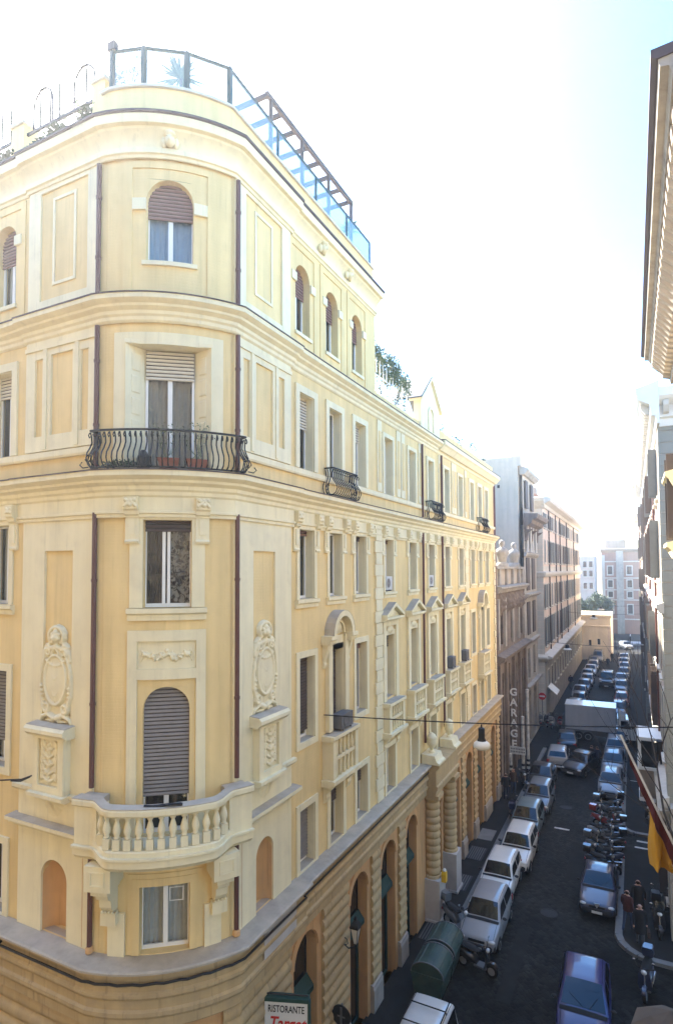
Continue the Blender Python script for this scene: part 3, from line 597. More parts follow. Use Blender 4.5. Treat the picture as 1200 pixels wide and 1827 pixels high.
# E window under the balcony
w5 = window(FCf, 0, 1.04, 6.62, 8.04, .26, 0, curtain='curtain_white', glass='glass')
mb = MB(); fframe(mb, FC, -.52, .52, 6.62, 8.04, .16, .002, .05, False); fframe(mb, FC, -.68, .68, 6.62, 8.2, .1, .002, .03, False); part(mb, 'window_surround', 'yellow', w5)
mb = MB(); fframe(mb, FCf, .1, .36, 7.6, 7.86, .02, -.205, -.2); part(mb, 'notice_frame', 'white_paint', w5)
for sg in (-1, 1):
    mb = MB(); a, b = sorted((sg*.83, sg*1.2)); fbox(mb, FC, a, b, 6.58, 7.5, .002, .06); part(mb, 'pilaster', 'cream')
    mb = MB(); x = sg*1.12
    fprof(mb, FC, x-.16, x+.16, [(.061, 7.3), (.2, 7.3), (.2, 7.58), (.061, 7.58)])
    fprof(mb, FC, x-.12, x+.12, [(.003, 7.58), (.2, 7.62), (.3, 7.74), (.32, 7.9), (.42, 7.96), (.46, 8.1), (.003, 8.1)])
    fprof(mb, FC, x-.16, x+.16, [(.003, 8.1), (.55, 8.1), (.56, 8.22), (.003, 8.22)])
    fprof(mb, FC, x-.24, x+.24, [(.003, 8.22), (.64, 8.22), (.64, 8.74), (.003, 8.74)])
    br = part(mb, 'bracket', 'cream')
    mb = MB(); fframe(mb, FC, x-.11, x+.11, 8.36, 8.6, .03, .64, .66); part(mb, 'bracket_panel', 'cream', br)
    for k in range(4):
        mb = MB(); mb.ball(FC(x-.11+k*.073, 7.60, .225), .03, .03, .03); part(mb, 'guttae', 'cream', br, smooth=80)
# stone balcony -------------------------------------------------------
def oe(s):
    t = min(max((1.32-abs(s))/.5, 0), 1); t = t*t*(3-2*t); return .50+.46*t*(1-.12*(s/1.0)**2 if abs(s) < 1 else .88)
def bal_sweep(prof, s0=-1.72, s1=1.72, n=60):
    mb = MB(); return mb.rings([[FC(s, z, (oe(s)+d) if e else d) for e, d, z in prof] for s in [s0+(s1-s0)*i/n for i in range(n+1)]])
bs = part(bal_sweep([(0, .003, 8.76), (1, -.1, 8.76), (1, -.04, 8.84), (1, .0, 8.86), (1, .0, 8.99), (1, .05, 9.02), (1, .05, 9.07), (0, .003, 9.07)]), 'balcony_slab', 'cream', smooth=35)
part(bal_sweep([(1, -.20, 9.07), (1, -.02, 9.07), (1, -.02, 9.16), (1, -.05, 9.19), (1, -.17, 9.19), (1, -.2, 9.16)], -1.3, 1.3), 'balcony_plinth', 'cream', smooth=35)
hr = part(bal_sweep([(1, -.24, 9.86), (1, .0, 9.86), (1, .03, 9.9), (1, .03, 9.99), (1, .0, 10.02), (1, -.24, 10.02), (1, -.26, 9.99)], -1.72, 1.72), 'handrail', 'cream', smooth=35)
part(bal_sweep([(1, -.25, 10.021), (1, .02, 10.021), (1, .02, 10.034), (1, -.25, 10.034)], -1.72, 1.72), 'handrail_top', 'ledge', hr)
for sg in (-1, 1):
    a, b = sorted((sg*1.2, sg*1.7)); mb = MB(); mb.rings([[FC(s, z, o) for o, z in ((.03, 9.07), (oe(s)-.03, 9.07), (oe(s)-.03, 9.86), (.03, 9.86))] for s in [a+(b-a)*i/6 for i in range(7)]]); part(mb, 'balcony_pier', 'cream', smooth=30)
    mb = MB(); mb.rings([[FC(s, z, o) for o, z in ((.03, 9.861), (oe(s)-.26, 9.861), (oe(s)-.26, 10.0), (.03, 10.0))] for s in [a+(b-a)*i/4 for i in range(5)]]); part(mb, 'pier_top', 'ledge')
bal = MB().box(-.07, .07, -.07, .07, 0, .21)
bal.lathe([(.04, .21), (.06, .23), (.045, .26), (.075, .33), (.082, .39), (.06, .48), (.035, .56), (.04, .58), (.06, .6), (.06, .65)], 10)
proto = None
for k in range(13):
    s = -1.06+2.12*k/12; a = R(A0)+s/R0; p = FC(s, 9.2, oe(s)-.11)
    if proto is None: o = proto = part(bal, 'baluster', 'cream', B, smooth=50)
    else: o = proto.copy(); COL.objects.link(o)
    o.location = p; o.rotation_euler = (0, 0, a)

# cornices, swept round the corner -----------------------------------
def c_prof(z, h, o, base=0.): return [(base-.02, z-h), (base+.05*o, z-h), (base+.10*o+.02, z-h*.92), (base+.12*o+.02, z-h*.78), (base+.30*o, z-h*.70), (base+.34*o, z-h*.56), (base+.62*o, z-h*.44), (base+.66*o, z-h*.34), (base+.92*o, z-h*.24), (base+o, z-h*.2), (base+o, z), (base-.02, z+.03)]
part(psweep(c_prof(20.86, .52, .36)), 'string_cornice', 'cream', smooth=25)
part(psweep([(-.01, 20.89), (.385, 20.86), (.385, 20.885), (-.01, 20.93)]), 'lead_flashing', 'flash')
part(psweep(c_prof(16.98, .56, .36)), 'balcony_cornice', 'cream', smooth=25)
part(psweep([(-.01, 17.01), (.385, 16.98), (.385, 17.005), (-.01, 17.04)]), 'lead_flashing', 'flash')
part(psweep([(-.01, 15.98), (.05, 15.98), (.055, 16.05), (.09, 16.07), (.09, 16.12), (.04, 16.13), (.04, 16.42), (-.01, 16.42)]), 'frieze', 'cream', smooth=25)
part(psweep([(-.01, 24.1), (.03, 24.1), (.05, 24.16), (.09, 24.18), (.09, 24.3), (.05, 24.32), (.06, 24.42), (.13, 24.55), (.22, 24.63), (.24, 24.68), (.33, 24.7), (.35, 24.78), (.36, 24.88), (-.01, 24.9)], YT+.05), 'roof_cornice', 'cream', smooth=25)
part(psweep([(.0, 24.9), (.37, 24.88), (.40, 24.9), (.40, 24.95), (.0, 24.96)], YT+.05), 'gutter', 'flash')
part(psweep([(-.01, 17.52), (.06, 17.52), (.08, 17.56), (.08, 17.64), (-.01, 17.65)], jog=.03), 'sill_course', 'cream') if 0 else None
for F, s0, s1 in ((FS, 11.0, YE), (FL, 10.6, 24)):
    mb = MB(); fprof(mb, F, s0, s1, [(0, 17.45), (.07, 17.45), (.09, 17.5), (.09, 17.62), (0, 17.65)]); part(mb, 'sill_course', 'cream')
# the mask on the roof cornice
for F, s in ((FC, 0), (FS, 15.2), (FS, 17.0)):
    mb = MB(); p = F(s, 24.44, .2); mb.ball(p, .12, .12, .14); q = F(s, 24.42, .31); mb.ball(q, .03, .03, .05)
    for sg in (-1, 1): mb.ball(F(s+sg*.13, 24.42, .14), .07, .07, .13); mb.ball(F(s+sg*.05, 24.49, .29), .025, .025, .02)
    mb.ball(F(s, 24.58, .2), .14, .14, .07); part(mb, 'carved_mask', 'cream', smooth=70)
# entablature over the ground floor
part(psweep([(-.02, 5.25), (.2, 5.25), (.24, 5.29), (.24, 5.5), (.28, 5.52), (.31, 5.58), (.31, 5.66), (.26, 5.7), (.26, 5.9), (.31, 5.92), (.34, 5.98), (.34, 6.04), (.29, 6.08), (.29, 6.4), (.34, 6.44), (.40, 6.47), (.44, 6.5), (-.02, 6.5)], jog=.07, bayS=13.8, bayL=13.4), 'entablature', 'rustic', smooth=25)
part(psweep([(-.3, 6.501), (.44, 6.501), (.475, 6.52), (.475, 6.56), (.44, 6.585), (-.3, 6.605)], jog=.07, bayS=13.8, bayL=13.4), 'stone_ledge', 'ledge', smooth=25)
cab = MB(); cab.tube([(x, y, 6.29+.012*math.sin(i*2.1)) for i, (x, y) in enumerate(path(.385, 24, 17, jog=.07))], .028, 6); tag(part(cab, 'power_cable', 'iron', None), 'black power cable running along the stone ledge of the yellow corner building', 'cable')
# downpipes
for z0, z1 in ((20.95, 24.05), (17.1, 20.32), (10.1, 16.1), (6.75, 8.7)):
    for F, s in ((FL, 10.62), (FS, 11.05)):
        mb = MB(); p = F(s, z0, .10); mb.tube([p, F(s, z1, .10)], .055, 10); dp = part(mb, 'downpipe', 'pipe', smooth=60)
        if z1-z0 > 2:
            for k in (.3, .75): mb = MB(); c = F(s, z0+(z1-z0)*k, .10); mb.lathe([(.058, -.03), (.068, -.03), (.068, .03), (.058, .03)], 10, c); part(mb, 'pipe_clamp', 'pipe', dp)
    if z0 < 8:
        for F, s in ((FL, 10.62), (FS, 11.05)):
            mb = MB(); mb.lathe([(.06, 0), (.085, .0), (.085, .09), (.06, .12)], 10, F(s, 6.62, .10)); part(mb, 'pipe_socket', 'orange')
for s in (24.42, 27.3):
    mb = MB(); mb.tube([FS(s, 7.4, .12), FS(s, 16.4, .12)], .055, 8); part(mb, 'downpipe', 'pipe', smooth=60)
    mb = MB(); mb.tube([FS(s, 17.1, .12), FS(s, 20.3, .12)], .05, 8); part(mb, 'downpipe', 'pipe', smooth=60)
mb = MB(); mb.tube([FS(YE+.08, .2, .05), FS(YE+.08, 20.4, .05)], .06, 8); part(mb, 'downpipe', 'pipe', smooth=60)

# pilaster bays ------------------------------------------------------
def shell(u, v):
    d = math.sqrt((u*1.0)**2+((1-v)*1.05)**2)
    return .11*max(0, 1-d)*(1+.3*math.cos(math.atan2(u, 1.02-v)*13)) if d < 1 else 0
for F, c, (b0, b1), mir in ((FS, cS, BAY_S, 1), (FL, cL, BAY_L, -1)):
    # lower: plain pier with niche
    nq = nicheS if F is FS else nicheL
    mb = MB(); fwall(mb, F, b0, b1, 6.55, 8.86, [(nq[0], nq[1], 6.551, nq[3], True)], .05, 0, rim=True); part(mb, 'niche_pier', 'cream')
    mb = MB(); x = b0+.3; fbox(mb, F, x-.006, x+.006, 6.62, 8.84, .051, .054); part(mb, 'pier_joint', 'orange')
    mb = MB(); fprof(mb, F, b0-.02, b1+.16, [(0, 8.84), (.08, 8.84), (.1, 8.9), (.2, 8.93), (.22, 9.0), (.30, 9.02), (.30, 9.1), (0, 9.12)]); hd = part(mb, 'hood_moulding', 'cream')
    mb = MB(); mb.add([F(b0-.02, 9.124, 0), F(b1+.16, 9.124, 0), F(b1+.16, 9.104, .302), F(b0-.02, 9.104, .302)], [(0, 1, 2, 3)]); part(mb, 'hood_slab', 'ledge', hd)
    # middle panel
    mb = MB(); fwall(mb, F, b0, b1, 9.1, 15.98, [(c-.50, c+.46, 11.2, 15.28)], .06, 0, rim=True); part(mb, 'bay_panel', 'cream')
    mb = MB(); relief2(mb, F, c-.58, c+.55, 11.34, 13.62, .02, CART, 62, 124, lambda X, Y: np.where((X/.36)**2+((Y-.98)/.56)**2 < 1, .05+.05*np.sqrt(np.maximum(0, 1-(X/.36)**2-((Y-.98)/.56)**2)), np.where((X/.50)**2+((Y-.95)/.86)**2 < 1, .03, -.01))); part(mb, 'cartouche', 'cream', smooth=75)
    mb = MB(); fprof(mb, F, c-.66, c+.64, [(.05, 11.08), (.3, 11.08), (.34, 11.13), (.40, 11.17), (.40, 11.25), (.34, 11.31), (.05, 11.34)]); sh = part(mb, 'pedestal_cap', 'cream')
    mb = MB(); fprof(mb, F, c-.65, c+.63, [(.05, 11.341), (.338, 11.315), (.33, 11.33), (.05, 11.355)]); part(mb, 'cap_slab', 'ledge', sh)
    mb = MB(); fwall(mb, F, c-.52, c+.50, 9.82, 11.08, [(c-.34, c+.33, 9.98, 11.02)], .26, .06, rim=True); pe = part(mb, 'pedestal', 'cream')
    mb = MB(); fbox(mb, F, c-.335, c+.325, 9.985, 11.015, .065, .19); relief2(mb, F, c-.33, c+.32, 9.99, 11.01, .191, trophy_prims(mir), 40, 62); part(mb, 'carved_trophy', 'cream', pe, smooth=75)
    mb = MB(); fprof(mb, F, c-.6, c+.58, [(.05, 9.68), (.26, 9.68), (.36, 9.74), (.36, 9.82), (.05, 9.83)]); fprof(mb, F, b0-.02, c-.6, [(.05, 9.7), (.12, 9.7), (.16, 9.75), (.16, 9.83), (.05, 9.84)]); fprof(mb, F, c+.58, b1+.12, [(.05, 9.7), (.12, 9.7), (.16, 9.75), (.16, 9.83), (.05, 9.84)]); part(mb, 'pedestal_base', 'cream')
    mb = MB(); relief(mb, F, c-.36, c+.36, 9.2, 9.68, .055, shell, 24, 16); part(mb, 'carved_shell', 'cream', smooth=75)
    # B storey: three sunk panels
    mb = MB(); fwall(mb, F, b0, b1, 17.66, 20.36, [(c-.92, c-.66, 18.02, 19.9), (c-.40, c+.36, 18.02, 19.95), (c+.64, c+.92, 18.02, 19.9)], .06, 0, rim=True); part(mb, 'bay_panel', 'cream')
    mb = MB(); fbox(mb, F, c-.62, c-.5, 17.7, 20.1, .061, .09); fbox(mb, F, c+.47, c+.59, 17.7, 20.1, .061, .09); fbox(mb, F, b0, b1, 20.1, 20.2, .061, .1); part(mb, 'bay_strip', 'cream')
    # T storey
    mb = MB(); fwall(mb, F, b0, b1, 20.95, 24.12, [(b0+.42, b1-.42, 21.32, 24.0)], .05, 0, rim=True); part(mb, 'bay_panel', 'cream')
    mb = MB(); fframe(mb, F, c-.33, c+.33, 21.72, 23.72, .07, .001, .03); part(mb, 'panel_moulding', 'cream')

# iron balconies ------------------------------------------------------
def iron_profile(k=1.): return [(.30, .03), (.40, .10), (.45, .22), (.42, .34), (.33, .46), (.27, .58), (.28, .70), (.32, .80)]
def iron_bar(): return MB().tube([(o-.30, 0, z) for o, z in iron_profile()], .017, 5)
def iron_balcony(F, s0, s1, z, n, ang):
    rail = MB(); ss = [s0+(s1-s0)*i/24 for i in range(25)]
    rail.tube([F(s0, z+.84, .02)]+[F(s, z+.84, .32) for s in ss]+[F(s1, z+.84, .02)], .026, 6); rail.tube([F(s0-.02, z+.03, .02)]+[F(s, z+.03, .30) for s in ss]+[F(s1+.02, z+.03, .02)], .022, 6)
    rl = part(rail, 'iron_railing', 'iron', smooth=60); pr = None; kn = None
    for k in range(n):
        s = s0+(s1-s0)*k/(n-1); a = ang(s)
        if pr is None: o = pr = iron_bar().build('railing_bar', 'iron', rl, 60)
        else: o = pr.copy(); COL.objects.link(o)
        o.location = F(s, z, .30); o.rotation_euler = (0, 0, a)
        if kn is None: kn = q = MB().tube([(0, 0, .80), (.05, 0, .78), (.08, 0, .72), (.05, 0, .68), (.02, 0,   .71)], .014, 5).build('scroll', 'iron', rl, 60)
        else: q = kn.copy(); COL.objects.link(q)
        q.location = F(s, z, .30); q.rotation_euler = (0, 0, a)
    for s, sg in ((s0, -1), (s1, 1)):
        for oo in (.05, .13, .21):
            q = pr.copy(); COL.objects.link(q); q.location = F(s, z, oo); q.rotation_euler = (0, 0, ang(s)+sg*R(90))
        mb = MB(); p = [F(s+sg*x, z+y, .2) for x, y in ((.05, .3), (.16, .34), (.22, .24), (.15, .16), (.1, .22))]; mb.tube(p, .016, 5); part(mb, 'scroll', 'iron', rl); mb = MB(); p = [F(s+sg*x, z+y, .25) for x, y in ((.1, .06), (.24, .05), (.32, .12), (.26, .18))]; mb.tube(p, .014, 5); part(mb, 'scroll', 'iron', rl)
    return rl
iron_balcony(FC, -1.56, 1.62, 17.03, 31, lambda s: R(A0)+s/R0)
for c, hw, n in ((16.35, .85, 13), (25.95, .85, 11), (35.5, .85, 9)): iron_balcony(FS, c-hw, c+hw, 17.03, n, lambda s: 0)
# ground floor of the corner building --------------------------------
ARCH = [(13.5, 14.75), (16.9, 18.2), (19.42, 20.75), (21.95, 23.15), (25.1, 26.6), (28.55, 29.75), (30.95, 32.25), (33.5, 34.8), (36.95, 38.2)]
aops = [(a, b, 0.0, (5.02 if i != 4 else 4.9), True) for i, (a, b) in enumerate(ARCH)]
mb = fwall(MB(), FS, 10.95, YE, 0, 5.3, aops, .12, -.22); part(mb, 'wall', 'orange')
lops = [(13.75, 15.0, 0, 5.02, True), (16.8, 18.1, 0, 5.02, True)]
mb = fwall(MB(), FL, 10.45, 24, 0, 5.3, lops, .12, -.22); part(mb, 'wall', 'orange')
mb = fwall(MB(), FC, -1.62, 1.62, 0, 5.3, [(-.75, 1.0, 0, 4.75, True)], .12, -.22); part(mb, 'wall', 'orange')
def course_prof(z0, z1, h, o, d):
    out = [(.121, z0)]; z = z0; 
    while z < z1-.02:
        zt = min(z+h, z1)
        for k in range(6):
            t = k/5; out.append((o+d*math.sin(math.pi*t)**.6 if 0 < t < 1 else o, z+(zt-z)*t+(.0008 if k == 0 else 0)))
        z = zt
    out.append((.121, z1)); return out
RP = course_prof(1.0, 5.24, .353, .16, .075)
def pier(F, a, b, name='rusticated_pier'):
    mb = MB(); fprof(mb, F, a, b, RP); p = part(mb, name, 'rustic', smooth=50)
    q = MB(); fprof(q, F, a-.05, b+.05, [(.121, 0), (.27, 0), (.27, .82), (.24, .9), (.24, .97), (.2, 1.0), (.121, 1.0)]); part(q, 'plinth', 'plinth', p)
edges = [10.98]+[x for a in ARCH for x in a]+[YE]
for k in range(0, len(edges), 2):
    a, b = edges[k]+(.26 if k else 0), edges[k+1]-.26
    if 23 < a < 25 or 26 < a < 27.5: continue
    pier(FS, a, b)
pier(FL, 10.5, 13.45); pier(FL, 15.3, 16.5); pier(FC, -1.55, -.95); pier(FC, 1.2, 1.6)
for a, b, c, d, _ in aops+[None]*0:           # plain archivolts
    m_ = (a+b)/2; r = (b-a)/2; q = MB(); farc(q, FS, m_, d-r, r+.02, r+.24, .121, .16, n=16); part(q, 'archivolt', 'orange')
# shopfronts in the arches
for i, (a, b) in enumerate(ARCH):
    q = MB(); d = aops[i][3]; fbox(q, FS, a+.002, b-.002, 0, d, -.29, -.25); sf = part(q, 'shopfront', 'dark_glass')
    q = MB(); fframe(q, FS, a+.08, b-.08, .1, 3.0, .07, -.249, -.2, True); fbox(q, FS, (a+b)/2-.04, (a+b)/2+.04, .1, 3.0, -.249, -.2); part(q, 'door_frame', 'green_iron', sf)
    if i != 4:
        q = MB(); q.prism([FS(a+.01, 3.52, -.2), FS(a+.01, 3.26, .02), FS(a+.01, 3.12, .02), FS(a+.01, 3.4, -.2)], [FS(b-.01, 3.52, -.2), FS(b-.01, 3.26, .02), FS(b-.01, 3.12, .02), FS(b-.01, 3.4, -.2)])
        part(q, 'awning', 'awning_green', sf)
q = MB(); fbox(q, FC, -.749, .999, 0, 4.75, -.29, -.25); part(q, 'shopfront', 'dark_glass')
for a, b, c, d, _ in lops: q = MB(); fbox(q, FL, a+.002, b-.002, 0, d, -.29, -.25); part(q, 'shopfront', 'dark_glass')
# portal with banded columns and urns
for s in (24.55, 27.15):
    mb = MB(); pr = [(.30, 0.)]; z = 0
    while z < 3.0:
        for t in range(7): pr.append((.285+.055*math.sin(math.pi*t/6)**.6, z+.3*t/6+(.001 if t == 0 else 0)))
        z += .3
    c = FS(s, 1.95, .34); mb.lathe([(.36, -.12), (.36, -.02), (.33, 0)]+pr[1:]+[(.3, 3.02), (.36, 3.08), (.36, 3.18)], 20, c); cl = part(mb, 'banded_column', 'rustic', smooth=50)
    q = MB(); fbox(q, FS, s-.42, s+.42, 0, 1.83, .121, .76); fbox(q, FS, s-.46, s+.46, 0, .22, .12, .81); part(q, 'pedestal', 'marble', cl)
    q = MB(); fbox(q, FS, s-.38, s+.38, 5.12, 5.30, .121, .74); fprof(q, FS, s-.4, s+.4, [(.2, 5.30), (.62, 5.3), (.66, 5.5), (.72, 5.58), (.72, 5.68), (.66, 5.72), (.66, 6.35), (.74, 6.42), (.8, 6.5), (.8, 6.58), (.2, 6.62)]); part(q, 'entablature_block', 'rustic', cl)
    q = MB(); fprof(q, FS, s-.46, s+.46, [(.05, 6.60), (.82, 6.6), (.82, 6.68), (.7, 6.74), (.62, 6.98), (.05, 7.0)]); ur = part(q, 'urn_pedestal', 'cream')
    q = MB(); q.lathe([(.13, 0), (.13, .04), (.07, .1), (.1, .2), (.2, .34), (.22, .5), (.2, .56), (.22, .6), (.2, .68), (.13, .78), (.03, .84), (.02, .86)], 14, FS(s, 6.99, .36)); part(q, 'urn', 'cream', ur, smooth=50)
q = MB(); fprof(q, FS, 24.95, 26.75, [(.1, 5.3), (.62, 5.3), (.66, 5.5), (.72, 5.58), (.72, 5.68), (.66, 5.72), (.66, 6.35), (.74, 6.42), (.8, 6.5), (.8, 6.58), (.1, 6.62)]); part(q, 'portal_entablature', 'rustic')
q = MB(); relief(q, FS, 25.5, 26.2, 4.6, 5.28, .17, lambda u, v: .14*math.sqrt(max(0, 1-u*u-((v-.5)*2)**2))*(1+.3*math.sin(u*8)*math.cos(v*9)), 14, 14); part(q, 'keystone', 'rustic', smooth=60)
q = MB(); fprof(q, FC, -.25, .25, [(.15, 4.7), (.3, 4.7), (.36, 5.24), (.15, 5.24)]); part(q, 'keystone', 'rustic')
# column by the corner door
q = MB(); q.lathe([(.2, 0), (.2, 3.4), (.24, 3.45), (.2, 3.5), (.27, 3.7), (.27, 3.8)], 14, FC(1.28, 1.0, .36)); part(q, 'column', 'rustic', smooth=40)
# marble street plate with faint lettering
q = MB(); fbox(q, FS, 11.75, 13.2, 5.74, 6.36, .37, .39); tag(part(q, 'street_plate', 'marble', None), 'weathered grey marble street plate below the ledge of the yellow building', 'plate')

# ------------------------------------------------------------------ roof terrace
mb = psweep([(-.32, 24.9), (-.06, 24.9), (-.06, 25.84), (-.32, 25.84)], YT, jog=0, xend=10.75, bayL=10.72); part(mb, 'roof_parapet', 'yellow')
mb = psweep([(-.36, 25.841), (-.0, 25.841), (-.0, 25.9), (-.36, 25.9)], YT, jog=0, xend=10.75, bayL=10.72); part(mb, 'parapet_coping', 'pale_stone')
def pillar(x, z1=26.0, w=.2, y=9.34):
    q = MB(); q.box(x-w, x+w, y, y+.4, 24.92, z1-.08); p = part(q, 'parapet_pillar', 'yellow'); q = MB(); q.box(x-w-.05, x+w+.05, y-.05, y+.45, z1-.08, z1); part(q, 'pillar_cap', 'pale_stone', p)
pillar(-10.9, 26.34, .2); pillar(-13.82, 26.3, .24); pillar(-16.8, 26.3, .24)
# glass wind screen
gs = root('glass_wind_screen', 'tall glass wind screen with dark green posts along the roof terrace', 'glass screen', (-8.4, 12, 25.9), world=True)
def rp(s): return FC(s, 0, -.18)
pp = [FC(-1.47, 0, -.16), FC(-.66, 0, -.16), FC(.36, 0, -.16), FC(1.42, 0, -.12)]+[Vector((-8.42, y, 0)) for y in (13.2, 15.35, 17.5, 19.45)]
ZG0, ZG1 = 25.9, 26.86
for i, p in enumerate(pp):
    w_ = .05 if i < 4 else .03; q = MB(); q.box(p.x-w_, p.x+w_, p.y-w_, p.y+w_, ZG0, ZG1+.03); q.build('post', 'green_iron', gs)
    if i:
        a, b = pp[i-1], p; d = (b-a).normalized(); n_ = Vector((-d.y, d.x, 0))*.012
        q = MB(); q.prism([a+d*.06+n_+Vector((0, 0, ZG0+.03)), b-d*.06+n_+Vector((0, 0, ZG0+.03)), b-d*.06-n_+Vector((0, 0, ZG0+.03)), a+d*.06-n_+Vector((0, 0, ZG0+.03))], [a+d*.06+n_+Vector((0, 0, ZG1-.02)), b-d*.06+n_+Vector((0, 0, ZG1-.02)), b-d*.06-n_+Vector((0, 0, ZG1-.02)), a+d*.06-n_+Vector((0, 0, ZG1-.02))]); q.build('pane', 'glass_screen', gs)
        q = MB(); h = n_*2.2; q.prism([a+h+Vector((0, 0, ZG1-.02)), b+h+Vector((0, 0, ZG1-.02)), b-h+Vector((0, 0, ZG1-.02)), a-h+Vector((0, 0, ZG1-.02))], [a+h+Vector((0, 0, ZG1+.04)), b+h+Vector((0, 0, ZG1+.04)), b-h+Vector((0, 0, ZG1+.04)), a-h+Vector((0, 0, ZG1+.04))]); q.build('top_rail', 'green_iron', gs)
q = MB(); p = pp[0]; q.box(p.x-.1, p.x+.1, p.y-.07, p.y+.07, 26.88, 27.08); q.build('floodlight', 'iron', gs)
# pergola
pg = root('pergola', 'brown timber pergola standing on the roof terrace behind the glass screen', 'pergola', (-9.5, 16, 24.9), world=True)
PX0, PX1, PZ = -8.72, -11.2, 27.95
q = MB(); q.box(PX0-.05, PX0+.05, 13.1, 18.6, PZ-.07, PZ+.07); q.build('long_beam', 'wood_dark', pg); q = MB(); q.box(PX1-.05, PX1+.05, 13.1, 18.6, PZ-.07, PZ+.07); q.build('long_beam', 'wood_dark', pg)
for k in range(8): y = 13.2+5.3*k/7; q = MB(); q.box(PX1-.25, PX0-.051, y-.04, y+.04, PZ-.03, PZ+.1); q.build('cross_beam', 'wood_dark', pg)
for k in range(4):
    y = 13.25+5.2*k/3
    for x in (PX0, PX1): q = MB(); q.box(x-.045, x+.045, y-.045+.06, y+.045+.06, 24.8, PZ-.07); q.build('post', 'wood_dark', pg)
# potted palms and shrubs on the terrace
def palm(loc, h, n, ln, label, name='fan_palm', material='leaf', droop=.5):
    r_ = root(name, label, 'plant', loc); rr = random.Random(int(loc[1]*100)); q = MB(); q.lathe([(.13, 0), (.19, .3), (.2, .34), (.17, .34), (.15, .3)], 12); q.build('pot', 'terracotta', r_)
    q = MB(); q.tube([(0, 0, .25), (.02, .01, h)], .05, 6, .035); q.build('trunk', 'twig', r_)
    q = MB()
    for k in range(n):
        a = 2*math.pi*k/n+rr.uniform(-.2, .2); e = rr.uniform(-.1, 1.2); d = Vector((math.cos(a)*math.cos(e), math.sin(a)*math.cos(e), math.sin(e))); L_ = ln*rr.uniform(.75, 1.1); sd = d.cross(Vector((0, 0, 1))).normalized()*.022; pts = []
        for t in range(6): u = t/5; pts.append(Vector((0, 0, h))+d*L_*u+Vector((0, 0, -droop*L_*u*u*.5)))
        for t in range(5):
            w0, w1 = (.3+1.3*math.sin(math.pi*min(1, t/5+.1))), (.3+1.3*math.sin(math.pi*min(1, (t+1)/5+.1)) if t < 4 else .1); q.add([pts[t]-sd*w0, pts[t]+sd*w0, pts[t+1]+sd*w1, pts[t+1]-sd*w1], [(0, 1, 2, 3)])
    q.build('fronds', material, r_); return r_
palm((-10.2, 11.3, 24.85), 2.7, 54, .72, 'fan palm behind the middle pane of the corner glass screen', material='leaf')
palm((-8.95, 18.9, 24.85), 2.35, 34, .55, 'spiky palm by the far end of the pergola', material='leaf_dark')
def shrub(loc, rx, ry, rz, n, size, label, material='leaf', cat='plant', name='shrub', stems=5, group=None):
    r_ = root(name, label, cat, loc, group=group); rr = random.Random(int(abs(loc[0]*37+loc[1]*91)*10)); q = MB()
    for k in range(stems): a = rr.uniform(0, 6.3); q.tube([(0, 0, 0), (math.cos(a)*rx*.3, math.sin(a)*ry*.3, rz*.9), (math.cos(a)*rx*.6, math.sin(a)*ry*.6, rz*1.6)], .015, 4, .006)
    q.build('stems', 'twig', r_); q = MB()
    for k in range(7): leafball(q, (rr.uniform(-.6, .6)*rx, rr.uniform(-.6, .6)*ry, rz*(.5+rr.random()*1.1)), rx*.5, ry*.5, rz*.45, n//7, size, rr)
    q.build('foliage', material, r_); return r_
shrub((-11.02, 10.3, 26.2), .7, .45, .8, 620, .045, 'airy shrub behind the left pane of the corner glass screen', 'leaf_pale')
# left terrace: iron arches, low rail and ivy
ir = root('terrace_railing', 'thin iron railing with arched hoops on the left part of the roof terrace', 'railing', (-13, 9.45, 25), world=True)
q = MB(); q.box(-24, -11.05, 9.42, 9.47, 25.94, 26.01); q.build('rail', 'iron', ir); q = MB(); q.tube([(-24, 9.44, 27.0), (-10.7, 9.44, 27.0)], .012, 4); q.build('top_wire', 'iron', ir)
for x in (-11.5, -12.98, -15.2):
    q = MB(); q.tube([(x-.36, 9.44, 25.98), (x-.36, 9.44, 26.5)]+[(x-.36*math.cos(t*math.pi/10), 9.44, 26.55+.42*math.sin(t*math.pi/10)) for t in range(11)]+[(x+.36, 9.44, 26.4), (x+.36, 9.44, 25.98)], .026, 5); q.build('hoop', 'iron', ir)
for x in (-11.45, -12.4, -12.72, -13.1, -14.25, -14.62, -15.2): q = MB(); q.tube([(x, 9.45, 25.98), (x, 9.45, 26.88)], .024, 5); q.build('upright', 'iron', ir)
q = MB(); rr = random.Random(3)
for k in range(60): x = -11.2-rr.random()*11; leafball(q, (x, 9.45+rr.uniform(-.1, .12), 25.3+rr.random()*.5), .3, .12, .16, 110, .06, rr)
tag(q.build('ivy', 'leaf_dark'), 'low ivy hedge growing behind the gutter of the left roof terrace', 'hedge')
q = MB()
for k in range(14): leafball(q, (-12.0-rr.random()*1.0, 9.8+rr.random()*.3, 26.1+rr.random()*.7), .16, .1, .2, 26, .035, rr)
tag(q.build('climbing_plant', 'leaf_pale'), 'pale climbing plant behind the iron hoops of the left terrace', 'plant')
